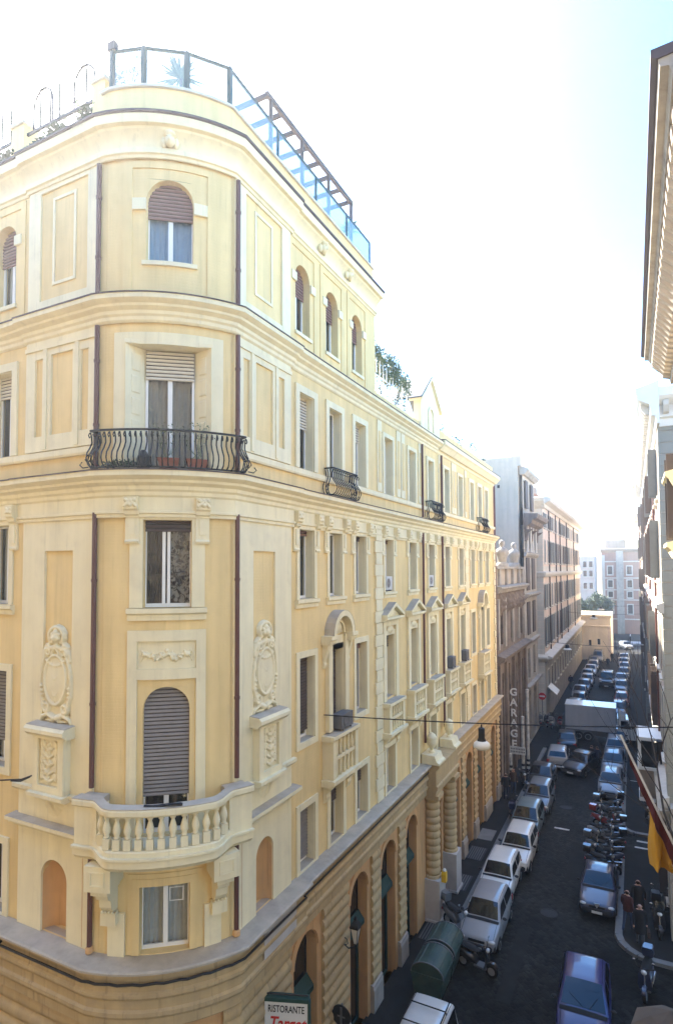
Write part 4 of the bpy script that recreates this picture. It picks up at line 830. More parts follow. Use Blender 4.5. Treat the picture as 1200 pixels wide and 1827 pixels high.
# lower roof beyond the tall block: trellis with climbers, gable, parapet and shrubs
q = MB(); q.box(-8.5, -8.3, YT+.02, 24.5, 21.0, 21.35); part(q, 'roof_parapet', 'yellow')
q = MB(); q.box(-8.5, -8.28, 27.45, YE, 21.0, 21.62); part(q, 'roof_parapet', 'yellow')
mb = MB(); fprof(mb, FS, 26.9, YE+.15, [(0, 20.5), (.2, 20.5), (.36, 20.7), (.44, 20.76), (.44, 20.95), (0, 20.99)]); part(mb, 'roof_cornice', 'cream')
mb = MB(); fprof(mb, FS, 26.88, YE+.17, [(0, 20.99), (.46, 20.951), (.46, 20.98), (0, 21.02)]); part(mb, 'lead_flashing', 'flash')
gb = MB(); fpoly(gb, FS, [(24.55, 20.9), (27.3, 20.9), (27.3, 22.4), (25.92, 23.55), (24.55, 22.4)], -.3, .04); g_ = part(gb, 'gable', 'cream')
gb = MB(); fpoly(gb, FS, [(24.4, 22.28), (25.92, 23.58), (27.45, 22.28), (27.45, 22.4), (25.92, 23.72), (24.4, 22.4)], -.5, .16); part(gb, 'gable_coping', 'cream', g_)
gb = MB()
for sg in (-1, 1): gb.prism([FS(25.92, 23.73, .14), FS(25.92, 23.78, .14), FS(25.92+sg*1.58, 22.44, .14), FS(25.92+sg*1.58, 22.38, .14)], [FS(25.92, 23.73, -1.3), FS(25.92, 23.78, -1.3), FS(25.92+sg*1.58, 22.44, -1.3), FS(25.92+sg*1.58, 22.38, -1.3)])
part(gb, 'gable_roof', 'slate', g_)
gb = MB(); farc(gb, FS, 25.92, 21.9, .3, .42, .04, .1); fbox(gb, FS, 25.5, 25.62, 21.2, 21.9, .04, .1); fbox(gb, FS, 26.22, 26.34, 21.2, 21.9, .04, .1); part(gb, 'gable_frame', 'cream', g_)
tr = root('roof_trellis', 'white trellis with green climbers on the lower roof beside the tall block', 'trellis', (-8.5, 22, 21.1), world=True)
for k in range(12): y = 19.75+k*.34; q = MB(); q.box(-8.47, -8.44, y-.02, y+.02, 21.35, 22.9-.04*k); q.build('slat', 'white_paint', tr)
for z in (21.6, 22.1): q = MB(); q.box(-8.435, -8.41, 19.7, 23.6, z, z+.035); q.build('slat', 'white_paint', tr)
rr = random.Random(9)
q = MB()
for k in range(44): y = 19.7+rr.random()*3.9; leafball(q, (-8.5+rr.uniform(-.25, .12), y, 22.75+rr.uniform(-.35, .75)*(1-(y-19.7)/7)-(.06*(y-19.7))), .3, .34, .3, 85, .06, rr)
q.build('foliage', 'leaf_pale', tr); q = MB()
for k in range(40): y = 19.7+rr.random()*3.8; leafball(q, (-8.42, y, 21.4+rr.random()*.7), .06, .08, .26, 18, .04, rr)
q.build('hanging_foliage', 'leaf_dark', tr)
for k, (y, s_, lb) in enumerate(((28.6, .22, 'nearest small shrub on the low parapet past the gable'), (31.2, .2, 'second small shrub on the low parapet past the gable'), (34.2, .3, 'tallest shrub on the low parapet past the gable'), (37.2, .2, 'last small shrub at the far end of the low parapet'))): shrub((-8.6, y, 21.3), .5+s_, .6, .25+s_, 240, .06, lb, 'leaf_dark', group='shrubs on the low parapet')
# things on the balconies
def trough(s, z, F, label, l=.44, o=.14, ang=0):
    p = F(s, z, o); r_ = root('flower_trough', label, 'planter', p, ang); q = MB()
    q.rings([[(-.08*k, -l/2*k, zz), (.08*k, -l/2*k, zz), (.08*k, l/2*k, zz), (-.08*k, l/2*k, zz)] for k, zz in ((.82, 0), (1, .2), (1.08, .2), (1.08, .25), (.92, .25), (.9, .21))]); q.build('trough', 'terracotta', r_)
    q = MB(); rr = random.Random(int(s*100)+7); 
    for k in range(16): a = rr.uniform(0, 6.3); q.tube([(0, rr.uniform(-l/2.4, l/2.4), .2), (math.cos(a)*.12, math.sin(a)*.15, .45), (math.cos(a)*.25, math.sin(a)*.3, .62+rr.random()*.45)], .006, 4, .003)
    leafball(q, (0, 0, .8), .22, .45, .28, 70, .03, rr); q.build('plant', 'leaf_pale', r_)
aa = lambda s: R(A0)+s/R0
trough(.02, 17.03, FC, 'left terracotta trough with straggly plant on the corner iron balcony', ang=aa(.02)); trough(.60, 17.03, FC, 'right terracotta trough on the corner iron balcony', ang=aa(.6))
q = MB(); p = FC(-.5, 17.03, .12); q.lathe([(.02, 0), (.14, .02), (.15, .22), (.12, .3), (.05, .42)], 12, p); tag(q.build('watering_jar', 'iron', smooth=50), 'dark round jar on the corner iron balcony left of the troughs', 'jar')
q = MB(); rr = random.Random(21)
for k in range(26): leafball(q, FC(-1.35+.7*rr.random(), 17.1+.1*rr.random(), .16), .1, .1, .06, 10, .04, rr)
tag(q.build('creeper', 'leaf_dark'), 'dark low plants along the left end of the corner iron balcony', 'plant')
# air conditioners
def ac_unit(F, s, z, o, label, w_=.62, h=.5, d=.24, material='ac', ang=0):
    p = F(s, z, o); r_ = root('air_conditioner', label, 'air conditioner', p, ang, 'air conditioners on the yellow facade'); q = MB(); q.box(0, d, -w_/2, w_/2, 0, h); q.build('casing', material, r_)
    q = MB(); n = 20; cyy = -w_*.12; q.rings([[(d+e, cyy+rad*math.cos(2*math.pi*t/n), h/2+rad*math.sin(2*math.pi*t/n)) for t in range(n)] for rad, e in ((h*.42, .001), (h*.42, .015), (h*.36, .015), (h*.36, .002))]); q.build('fan_ring', material, r_)
    q = MB(); q.rings([[(d+.003, cyy+rad*math.cos(2*math.pi*t/n), h/2+rad*math.sin(2*math.pi*t/n)) for t in range(n)] for rad in (h*.355, .02)], cap=False); q.build('fan_grille', 'ac_dark', r_)
    for sg in (-1, 1): q = MB(); q.box(.02, d, sg*w_*.35-.02, sg*w_*.35+.02, -.05, -.003); q.build('foot', 'ac_dark', r_)
ac_unit(FS, 20.6, 14.06, -.2, 'white air conditioner in the window just right of the quoin strip'); ac_unit(FS, 25.8, 14.06, -.2, 'white air conditioner in the upper window between the two brown downpipes')
ac_unit(FS, 16.3, 10.03, .02, 'large grey air conditioner on the balcony under the arched pediment', .78, .42, .34, 'ac_dark'); ac_unit(FS, 28.35, 10.06, .05, 'dark air conditioner on the false balcony right of the downpipes', .6, .5, .28, 'ac_dark'); ac_unit(FS, 30.95, 10.06, .05, 'farther dark air conditioner, second false balcony right of the downpipes', .6, .5, .28, 'ac_dark')
q = MB(); q.tube([FC(s, 10.06+.02*math.sin(s*9), oe(s)-.08+.05*math.sin(s*5)) for s in [-.28+.6*i/14 for i in range(15)]], .03, 6); q.tube([FC(.02, 10.06, oe(0)-.12), FC(.1, 10.1, oe(0)+.0), FC(.3, 10.08, oe(0)-.06)], .022, 5); tag(q.build('hose', 'iron', smooth=60), 'black hose lying on the handrail of the stone balcony', 'hose')
# ================================================================== pavements and kerbs
def pave(name, pts, z, material='pavement'):
    mb = MB(); mb.prism([(x, y, -.02) for x, y in pts], [(x, y, z) for x, y in pts]); return tag(mb.build(name, material), kind='structure')
def corner(x, y, r, a0, a1, n=8): return [(x+r*math.cos(R(a0+(a1-a0)*i/n)), y+r*math.sin(R(a0+(a1-a0)*i/n))) for i in range(n+1)]
pave('pavement_left', [(-40, 8.1)]+corner(-8.8, 10.0, 1.9, -90, 0)+[(-6.9, 51.5), (-9, 51.5), (-9, YE), (-8.2, YE-.2), (-8.2, 12), (-10, 9.3), (-40, 9.3)], .12)
pave('pavement_left_far', [(-12, 59.3)]+corner(-7.4, 59.8, .7, -90, 0)+[(-6.7, 103.9), (-7.8, 103.9), (-7.8, 60.1), (-12, 60.1)], .12)
pave('pavement_right', [(6, 25.6)]+corner(.35, 26.8, 1.2, -90, -180)[:-1]+[(-.85, 27), (-.85, 33.6)]+corner(.05, 34.3, .9, 180, 110)+[(1.0, 35.2), (6, 35.2)], .12)
pave('pavement_right_far', [(6, 37.2)]+corner(.05, 38.1, .9, -110, -180)+[(-.85, 140), (6, 140)], .12)
def kerb(pts, n0, group_parent, material='kerb'):
    d = 0; pts = [Vector((x, y, 0)) for x, y in pts]
    for a, b in zip(pts[:-1], pts[1:]):
        L_ = (b-a).length; n = max(1, round(L_/.95)); dr = (b-a)/n; sd = Vector((dr.y, -dr.x, 0)).normalized()
        for k in range(n):
            p, q = a+dr*k+dr.normalized()*.006, a+dr*(k+1)-dr.normalized()*.006; mb = MB(); e = sd*.15; zt = .128+random.uniform(-.004, .004)
            mb.hexa([p-e+Vector((0, 0, -.01)), q-e+Vector((0, 0, -.01)), q+e*.9+Vector((0, 0, -.01)), p+e*.9+Vector((0, 0, -.01)), p-e+Vector((0, 0, zt)), q-e+Vector((0, 0, zt)), q+e*.8+Vector((0, 0, zt)), p+e*.8+Vector((0, 0, zt))])
            mb.build('kerbstone', material, group_parent)
PR = bpy.data.objects['pavement_right']; PL = bpy.data.objects['pavement_left']; PRF = bpy.data.objects['pavement_right_far']
kerb([(-.9, 33.6), (-.9, 26.9)]+[(.35+1.25*math.cos(R(t)), 26.8+1.25*math.sin(R(t))) for t in (185, 205, 225, 245, 268)]+[(3, 25.55)], 0, PR)
kerb([(2.5, 37.2), (-.2, 37.22)]+[(.05+.95*math.cos(R(t)), 38.1+.95*math.sin(R(t))) for t in (-112, -130, -150, -170)]+[(-.9, 38.4), (-.9, 62)], 0, PRF)
kerb([(-6.85, 11), (-6.85, 51.4)], 0, PL, 'kerb')
# crossing stripes and gutters painted or laid on the road
for k, (x0, x1, y0, y1, lb) in enumerate(((-.2, 2.6, 36.3, 36.5, 'far painted stripe across the right-hand alley'), (-.3, 2.6, 35.5, 35.68, 'near painted stripe across the right-hand alley'), (-4.4, -3.6, 36.1, 36.3, 'faded short stripe in the middle of the cobbled road'), (-.6, .8, 46.0, 46.1, 'thin pale line across the right-hand pavement'))):
    zz = .004 if k < 3 else .124
    o = sheet('road_marking', x0, x1, y0, y1, zz, 'stripe')
for k, (x, y, lb) in enumerate(((-3.6, 27.2, 'round iron manhole cover in the road beside the parked white cars'), (-4.1, 39.5, 'farther round manhole cover in the road'), (-2.9, 17.6, 'manhole cover nearest the bottom of the road'))):
    mh = root('manhole_cover', lb, 'manhole', (x, y, .004), group='manhole covers in the road'); q = MB(); q.lathe([(.36, 0), (.36, .01), (.3, .012), (.3, .004)], 20); q.build('rim', 'manhole', mh); q = MB(); q.lathe([(.29, 0), (.29, .008), (.01, .01)], 20); q.build('lid', 'manhole', mh)
for x0, x1, y0, y1 in ((-3.3, -2.6, 30.5, 34.8), (-4.6, -4.1, 21.0, 25.5), (-3.9, -2.7, 52.0, 53.2)): sheet('road_patch', x0, x1, y0, y1, .003, 'pavement')
# basement gratings in the left pavement
for k, (y, lb) in enumerate(((23.6, 'nearest dark basement grating by the banded columns'), (27.8, 'second dark basement grating along the arcade'), (30.9, 'third dark basement grating along the arcade'))):
    g = root('pavement_grating', lb, 'grating', (-7.62, y, .12), group='basement gratings in the left pavement'); q = MB(); q.box(-.42, .42, -.75, .75, 0, .012); q.build('frame', 'iron', g)
    for t in range(7): q = MB(); q.box(-.36+t*.11, -.32+t*.11, -.7, .7, .013, .022); q.build('bar', 'ac_dark', g)
q = MB(); q.box(-8.0, -7.2, 32.6, 34.0, .12, .135); tag(q.build('pavement_hatch', 'kerb'), 'pale metal hatch in the left pavement beyond the gratings', 'hatch')

# ================================================================== other houses
def simple_window(F, s, wd, z0, z1, parent, shut=None, smat='shutter_grey', frame='pale_stone', fr=.12, o=0., glass='dark_glass', sill=True):
    mb = MB(); fframe(mb, F, s-wd/2, s+wd/2, z0, z1, fr, o+.002, o+.07)
    if sill: fbox(mb, F, s-wd/2-fr-.06, s+wd/2+fr+.06, z0-fr-.08, z0-fr, o+.002, o+.16)
    w_ = part(mb, 'window', frame, parent); g = MB(); fbox(g, F, s-wd/2, s+wd/2, z0, z1, o+.002, o+.02); part(g, 'pane', glass, w_)
    if shut == 'closed':
        for a, b in ((s-wd/2+.01, s-.01), (s+.01, s+wd/2-.01)): g = MB(); fbox(g, F, a, b, z0+.01, z1-.01, o+.021, o+.06); part(g, 'shutter', smat, w_)
    elif shut == 'open':
        for a, b in ((s-wd, s-wd/2-.02), (s+wd/2+.02, s+wd)): g = MB(); fbox(g, F, a, b, z0, z1, o+.072, o+.12); part(g, 'shutter', smat, w_)
    elif shut == 'ajar':
        for e in (-1, 1): x = s+e*wd/2; g = MB(); fbox(g, F, x-.03, x+.03, z0, z1, o+.075, o+.075+wd*.28); part(g, 'shutter', smat, w_)
    return w_
def block(name, label, X0, X1, y0, y1, z1, material, cat='building', roofmat='roof_tile', z0=0):
    r_ = root(name, label, cat, ((X0+X1)/2, (y0+y1)/2, 0), world=True)
    mb = MB(); mb.box(X0, X1, y0, y1, z0, z1); part(mb, 'wall', material, r_); return r_
# ---- low garage house with terrace, ornate and sooty
GX = -8.25
G = root('garage_house', 'low sooty ornate house with GARAGE sign beside the yellow palazzo', 'building', (-12, 45, 0), world=True)
FG = plane_frame((GX, 0, 0), (0, 1, 0), (1, 0, 0))
gops = [(40.6, 42.0, .1, 7.6), (43.0, 44.9, .1, 4.6), (45.9, 47.3, .1, 7.6), (48.4, 49.9, .1, 7.6), (40.8, 42.0, 9.6, 12.4), (44.9, 46.0, 9.6, 12.4), (48.8, 50.0, 9.6, 12.4), (43.1, 44.4, 5.2, 8.0)]
mb = fwall(MB(), FG, 39.62, 51, 0, 13.5, gops, 0, -.4); part(mb, 'wall', 'sootstone', G)
mb = MB(); mb.box(-16, GX-.41, 39.64, 51, 0, 13.4); part(mb, 'core', 'core', G)
for a, b, c, d in gops:
    mb = MB(); fbox(mb, FG, a, b, c, d, -.405, -.37); wn = part(mb, 'window', 'dark_glass', G); mb = MB(); fframe(mb, FG, a+.06, b-.06, c+.06, d-.06, .06, -.369, -.33); fbox(mb, FG, (a+b)/2-.04, (a+b)/2+.04, c+.06, d-.06, -.369, -.33); part(mb, 'frame', 'wood_dark', wn)
for s in (40.2, 42.5, 45.4, 47.9, 50.5):
    mb = MB(); fbox(mb, FG, s-.28, s+.28, 0, 8.4, .003, .2); part(mb, 'pilaster', 'sootstone', G); mb = MB(); fbox(mb, FG, s-.22, s+.22, 9.4, 12.8, .003, .14); part(mb, 'pilaster', 'greystone', G)
mb = MB(); fprof(mb, FG, 39.62, 51.1, [(0, 8.45), (.25, 8.45), (.3, 8.6), (.55, 8.75), (.6, 8.95), (0, 9.1)]); part(mb, 'cornice', 'sootstone', G)
mb = MB(); fprof(mb, FG, 39.62, 51.1, [(0, 13.2), (.2, 13.2), (.3, 13.4), (.45, 13.5), (.45, 13.62), (0, 13.7)]); part(mb, 'cornice', 'greystone', G)
rr = random.Random(4)
for s in (41.4, 43.8, 45.4, 47.6, 49.4):
    mb = MB(); relief(mb, FG, s-.7, s+.7, 11.6, 13.1, .01, lambda u, v: .3*max(0, 1-u*u-((v-.55)*2)**2)*(1+.6*math.sin(u*9+s)*math.cos(v*11)), 18, 18); part(mb, 'carved_garland', 'sootstone', G, smooth=60)
for s in (41.0, 43.6, 46.0, 48.6, 50.4):
    mb = MB(); fbox(mb, FG, s-.22, s+.22, 13.7, 14.85, -.3, .1); part(mb, 'balustrade_pier', 'greystone', G)
mb = MB(); fbox(mb, FG, 39.7, 51.05, 14.85, 15.02, -.34, .16); part(mb, 'balustrade_rail', 'greystone', G)
mb = MB(); fbox(mb, FG, 39.7, 51.0, 13.7, 14.84, -.22, -.08); part(mb, 'balustrade_wall', 'render_grey', G)
for k, (s, lb) in enumerate(((42.6, 'left of two weathered stone busts on the terrace of the garage house'), (47.2, 'right of two weathered stone busts on the terrace of the garage house'))):
    q = MB(); q.lathe([(.45, 0), (.45, .2), (.3, .3), (.36, .7), (.5, .95), (.42, 1.2), (.16, 1.36), (.13, 1.44), (.2, 1.58), (.19, 1.78), (.07, 1.9)], 14, FG(s, 15.02, -.1)); tag(q.build('stone_bust', 'greystone', smooth=60), lb, 'statue', 'busts on the garage terrace')
# vertical sign, letter by letter
sg = root('garage_sign', 'vertical white GARAGE lettering on the sooty house front', 'sign', (-8.2, 43, 2.5), world=True)
q = MB(); q.tube([(-8.0, 42.9, 2.4), (-8.0, 42.9, 6.7)], .03, 6); q.build('sign_pole', 'iron', sg)
for k, ch in enumerate('GARAGE'): text(ch, .72, 'sign_white', Matrix.Translation((-7.76, 42.8, 6.15-k*.72)) @ Matrix.Rotation(R(90), 4, 'X'), sg, 'letter', .03, off=.012)
for o in sg.children:
    if o.name.startswith('letter'): o.matrix_parent_inverse = Matrix.Translation(sg.location).inverted()
s2 = root('entrance_sign', 'small two line sign panel over the garage entrance between white posts', 'sign', (-8.2, 43, 2), world=True)
q = MB(); q.box(-8.04, -7.0, 42.7, 42.76, 1.9, 2.42); q.build('panel', 'stripe', s2)
for j, z in enumerate((2.08, 2.27)):
    for i in range(9): q = MB(); q.box(-7.99+i*.11, -7.92+i*.11, 42.685, 42.699, z-.05, z+.05); q.build('letter_stroke', 'ac_dark', s2)
for x, y, z1, lb in ((-7.25, 43.3, 4.3, 'nearer white post with striped foot by the garage entrance'), (-7.1, 44.5, 6.0, 'farther taller white post with striped foot by the garage entrance'), (-7.98, 42.6, 1.8, 'short white post under the garage sign panel')):
    r_ = root('gate_post', lb, 'post', (x, y, .12), group='white posts by the garage'); q = MB(); q.tube([(0, 0, 1.0), (0, 0, z1)], .11, 8); q.build('shaft', 'stripe', r_, 60)
    for k in range(6): q = MB(); q.lathe([(.112, k*.17), (.112, k*.17+.165)], 8); q.build('foot_band', 'rubber' if k % 2 else 'stripe', r_)
# ---- tall grey house: bare side wall, bracketed balcony
T = root('tall_grey_house', 'tall grey house with bare side wall and bracketed balcony above the garage', 'building', (-13, 54, 0), world=True)
FT = plane_frame((-8.2, 0, 0), (0, 1, 0), (1, 0, 0))
mb = MB(); mb.box(-17, -8.6, 51.02, 58, 0, 23.6); part(mb, 'wall', 'render_grey', T)
tops = [(52.0, 53.6, .1, 4.4), (55.0, 56.6, .1, 4.4), (52.1, 53.4, 5.4, 8.0), (55.1, 56.4, 5.4, 8.0), (52.1, 53.5, 9.2, 12.0), (55.1, 56.5, 9.2, 12.0), (52.0, 53.6, 13.0, 15.8), (55.0, 56.6, 13.0, 15.8), (52.1, 53.5, 16.6, 18.6), (55.1, 56.5, 16.6, 18.6)]
mb = fwall(MB(), FT, 51.02, 58, 0, 19.4, tops, 0, -.39); part(mb, 'wall', 'greystone', T)
mb = fwall(MB(), FT, 51.5, 58, 19.4, 23.2, [(52.2, 53.4, 20.1, 22.5), (55.2, 56.4, 20.1, 22.5)], -.1, -.39); part(mb, 'wall', 'render_grey', T)
for a, b, c, d in tops+[(52.2, 53.4, 20.1, 22.5), (55.2, 56.4, 20.1, 22.5)]:
    mb = MB(); fbox(mb, FT, a, b, c, d, -.395, -.35); wn = part(mb, 'window', 'dark_glass', T)
    if c > 8: mb = MB(); fbox(mb, FT, a-.02, (a+b)/2-.02, c, d, .01, .08); fbox(mb, FT, (a+b)/2+.02, b+.02, c, d, .01, .08); part(mb, 'shutter', 'shutter_brown', wn)
for z, o_ in ((4.9, .35), (8.6, .3), (12.6, .4), (16.1, .25)): mb = MB(); fprof(mb, FT, 51.02, 58.1, [(0, z-.2), (o_*.5, z-.2), (o_, z), (o_, z+.12), (0, z+.15)]); part(mb, 'string_course', 'greystone', T)
mb = MB(); fprof(mb, FT, 51.2, 58.2, [(0, 18.2), (.2, 18.2), (.25, 18.5), (.6, 18.7), (.7, 19.0), (1.05, 19.1), (1.15, 19.35), (1.15, 19.5), (0, 19.55)]); part(mb, 'balcony_cornice', 'sootstone', T)
for s in (51.6, 54.3, 57.4): mb = MB(); fprof(mb, FT, s-.2, s+.2, [(.01, 17.2), (.25, 17.3), (.3, 17.9), (.7, 18.25), (.7, 18.19), (.01, 18.19)]); part(mb, 'bracket', 'sootstone', T)
mb = MB(); fprof(mb, FT, 51.3, 58.1, [(-.3, 22.9), (.1, 22.9), (.4, 23.2), (.4, 23.4), (-.3, 23.6)]); part(mb, 'roof_cornice', 'greystone', T)
mb = MB(); mb.box(-17, -8.35, 51.03, 51.6, 23.6, 24.4); part(mb, 'parapet', 'render_grey', T); mb = MB(); mb.box(-9.4, -8.8, 53.0, 54.0, 23.6, 25.2); part(mb, 'chimney', 'render_grey', T); mb = MB(); mb.box(-9.4, -8.8, 55.5, 56.2, 23.6, 24.9); part(mb, 'chimney', 'render_grey', T)
for k in range(2):
    mb = MB(); mb.box(-10.3-k*1.0, -10.1-k*1.0, 50.98, 51.02, 21.8, 22.05); part(mb, 'vent', 'dark', T)
for s in (52.8, 55.8):
    for e in (-.55, .55):
        mb = MB(); mb.lathe([(.16, 0), (.12, .1), (.11, 2.2), (.18, 2.35)], 8, FT(s+e*1.6, 16.3, .16)); part(mb, 'colonnette', 'pale_stone', T, smooth=50)
# ---- long pink house with rows of shutters
PK = root('pink_house', 'long pink house with rows of grey shutters and pale stone corner', 'building', (-12, 82, 0), world=True)
mb = MB(); mb.box(-20, -7.9, 60, 104, 0, 21.4); part(mb, 'wall', 'pink', PK)
FP = plane_frame((-7.9, 0, 0), (0, 1, 0), (1, 0, 0))
mb = MB(); fbox(mb, FP, 60.02, 104.02, 0, 6.0, .003, .12); part(mb, 'stone_base', 'greystone', PK)
mb = MB(); fprof(mb, FP, 59.9, 104.1, [(0, 5.9), (.25, 5.9), (.35, 6.1), (.75, 6.2), (.75, 6.35), (0, 6.6)]); part(mb, 'ledge', 'pale_stone', PK)
mb = MB(); fprof(mb, FP, 59.9, 104.1, [(0, 14.05), (.18, 14.05), (.3, 14.3), (.3, 14.5), (0, 14.6)]); part(mb, 'band', 'pale_stone', PK)
mb = MB(); fbox(mb, FP, 60, 104, 14.6, 15.1, .003, .05); part(mb, 'band', 'pale_stone', PK)
mb = MB(); fprof(mb, FP, 59.6, 104.4, [(0, 20.9), (.2, 20.9), (.3, 21.2), (.8, 21.4), (.9, 21.6), (.9, 21.75), (0, 21.95)]); part(mb, 'roof_cornice', 'pale_stone', PK)
mb = MB(); mb.box(-20, -8.4, 60.3, 103.5, 21.9, 22.3); part(mb, 'roof', 'roof_tile', PK)
for k, (y, h) in enumerate(((66, 1.4), (74, 1.0), (77, 1.6), (88, .9), (97, 1.2))): mb = MB(); mb.box(-10.2, -9.3, y, y+1.3, 22.3, 22.3+h); part(mb, 'chimney', 'brownwall', PK)
# side corner of pale stone blocks
FPs = plane_frame((0, 60, 0), (1, 0, 0), (0, -1, 0))
z = 0; k = 0
while z < 20.7:
    mb = MB(); x0 = -9.35 if k % 2 else -9.15; fbox(mb, FPs, x0, -7.9+.06, z+.015, z+.52, .003, .06); part(mb, 'quoin_stone', 'pale_stone', PK); z += .54; k += 1
mb = MB(); fbox(mb, FPs, -20, -9.4, 6, 20.8, .003, .02); part(mb, 'side_wall', 'rose', PK)
mb = MB(); fprof(mb, FPs, -20, -7.6, [(.0, 20.7), (.3, 20.9), (.8, 21.4), (.9, 21.75), (0, 21.95)]); part(mb, 'roof_cornice', 'pale_stone', PK)
mb = MB(); fprof(mb, FPs, -20, -7.55, [(0, 5.9), (.2, 5.9), (.5, 6.2), (.5, 6.35), (0, 6.6)]); fprof(mb, FPs, -20, -7.7, [(0, 14.05), (.2, 14.1), (.3, 14.5), (0, 14.6)]); part(mb, 'ledge', 'pale_stone', PK)
rr = random.Random(8)
for i in range(17):
    s = 61.6+i*2.55
    for (z0, z1, wd, sh) in ((2.9, 4.9, 1.0, 'closed'), (7.3, 10.0, 1.1, 'x'), (11.0, 13.3, 1.1, 'x'), (15.5, 17.7, 1.0, 'x'), (19.0, 20.4, .9, 'x')):
        simple_window(FP, s, wd, z0, z1, PK, sh if sh != 'x' else rr.choice(['closed', 'open', 'open', 'closed']), rr.choice(['shutter_grey', 'shutter_grey', 'shutter_brown']), 'pale_stone', .1, .12 if z0 < 6 else 0)
for s in (64.3, 70.2, 74.5, 82.1, 92.3): mb = MB(); mb.tube([FP(s, 6.6, .12), FP(s, 20.9, .12)], .07, 6); part(mb, 'downpipe', 'shutter_brown', PK)
# ---- low ochre house closing the street, trees and houses far behind
O = root('ochre_house', 'low ochre house jutting into the far end of the street', 'building', (-6, 108, 0), world=True)
mb = MB(); mb.box(-14, -3.55, 104.4, 116, 0, 7.2); part(mb, 'wall', 'ochre', O)
FO = plane_frame((0, 104.4, 0), (1, 0, 0), (0, -1, 0))
mb = MB(); fprof(mb, FO, -14, -3.4, [(0, 6.9), (.2, 6.9), (.4, 7.2), (.4, 7.4), (0, 7.6)]); part(mb, 'cornice', 'ochre', O); mb = MB(); fprof(mb, FO, -14, -3.5, [(0, 5.4), (.12, 5.4), (.18, 5.6), (0, 5.7)]); part(mb, 'string_course', 'ochre', O)
mb = MB(); fbox(mb, FO, -5.5, -5.1, 2.6, 3.5, .002, .02); part(mb, 'window', 'dark_glass', O); simple_window(FO, -6.6, .35, 2.4, 3.3, O, None, frame='ochre', fr=.08, sill=False)
mb = MB(); farc(mb, FO, -5.6, 3.6, 1.2, 1.35, .002, .06); part(mb, 'blind_arch', 'ochre', O)
mb = MB()
for k in range(9): fbox(mb, FO, -4.0+(.1 if k % 2 else 0), -3.5, k*.62, k*.62+.58, .003, .05)
part(mb, 'quoins', 'pink', O)
RB_ = root('red_brick_house', 'tall hazy red brick house with white trim at the very end of the street', 'building', (-2, 155, 0), world=True)
mb = MB(); mb.box(-6.6, 1.4, 150, 162, 0, 19.2); part(mb, 'wall', 'redbrick', RB_)
FR_ = plane_frame((0, 150, 0), (1, 0, 0), (0, -1, 0))
mb = MB(); fbox(mb, FR_, -6.6, -6.0, 0, 18, .003, .12); part(mb, 'corner_strip', 'pale_stone', RB_); mb = MB(); fbox(mb, FR_, -3.6, -2.1, 0, 19, .003, .7); part(mb, 'stair_tower', 'greystone', RB_)
for z in (3.2, 7.6, 9.9, 12.6, 16.4): mb = MB(); fbox(mb, FR_, -6.0, 1.4, z, z+.25, .004, .14); part(mb, 'band', 'pale_stone', RB_)
mb = MB(); fprof(mb, FR_, -6.9, 1.8, [(0, 18.6), (.3, 18.7), (.9, 19.2), (.9, 19.5), (0, 19.6)]); part(mb, 'cornice', 'brownwall', RB_); mb = MB(); mb.box(-5.8, -1.6, 151, 158, 19.5, 21.6); part(mb, 'roof_storey', 'brownwall', RB_)
for x in (-4.9, -.9):
    for z0, z1 in ((4.6, 6.6), (8.3, 9.6), (10.6, 12.2), (13.6, 15.4)): simple_window(FR_, x, .95, z0, z1, RB_, None, frame='pale_stone', fr=.22)
PB = block('pale_house', 'pale hazy house far away beyond the pink house', -12, -7.6, 140, 150, 17.6, 'rose')
FB_ = plane_frame((0, 140, 0), (1, 0, 0), (0, -1, 0))
for x in (-9.6, -8.4):
    for z0 in (10.5, 13.2, 15.2): simple_window(FB_, x, .7, z0, z0+1.3, PB, None, frame='pale_stone', fr=.12)
WB = block('white_house', 'white hazy block between the pale house and the red brick house', -7.4, -6.4, 165, 175, 19, 'pale_stone')
for z0 in (8, 11, 14): mb = MB(); mb.box(-7.3, -6.0, 163.8, 164.98, z0, z0+.9); part(mb, 'balcony', 'pale_stone', WB)
# trees in the gap
def tree(loc, h, rx, rz, label, seed, leafy=True, material='leaf_dark', name='tree', n=2600, size=.16, trunk=.16, spread=.75, lv=4):
    rr = random.Random(seed); t = root(name, label, 'tree', loc); q = MB(); tips = []
    def grow(p, d, L_, r0, k):
        e = p+d*L_; mid = p+d*L_*.5+Vector((rr.uniform(-.06, .06), rr.uniform(-.06, .06), 0))*L_; q.tube([p, mid, e], r0, 5 if k > 1 else 7, r0*.62); tips.append(e)
        if k <= 0: return
        for _ in range(rr.choice((2, 3, 3))): a = Vector((rr.uniform(-1, 1)*spread, rr.uniform(-1, 1)*spread, rr.uniform(-.1, .9))); grow(e if rr.random() < .7 else mid, (d*.75+a*.75).normalized(), L_*rr.uniform(.6, .82), r0*.55, k-1)
    grow(Vector((0, 0, 0)), Vector((0, 0, 1)), h*.42, trunk, lv); q.build('trunk', 'twig', t, 60)
    if leafy:
        q = MB()
        for c in tips[3:]: leafball(q, c, rx*.34, rx*.34, rz*.3, max(6, n//len(tips)), size, rr)
        q.build('crown', material, t)
    return t
tree((-9.2, 126, 0), 7.8, 2.6, 2.8, 'left dark tree behind the ochre house', 3, n=5200, size=.22); tree((-7.6, 131, 0), 7.0, 2.2, 2.6, 'right dark tree behind the ochre house', 7, n=5200, size=.22)
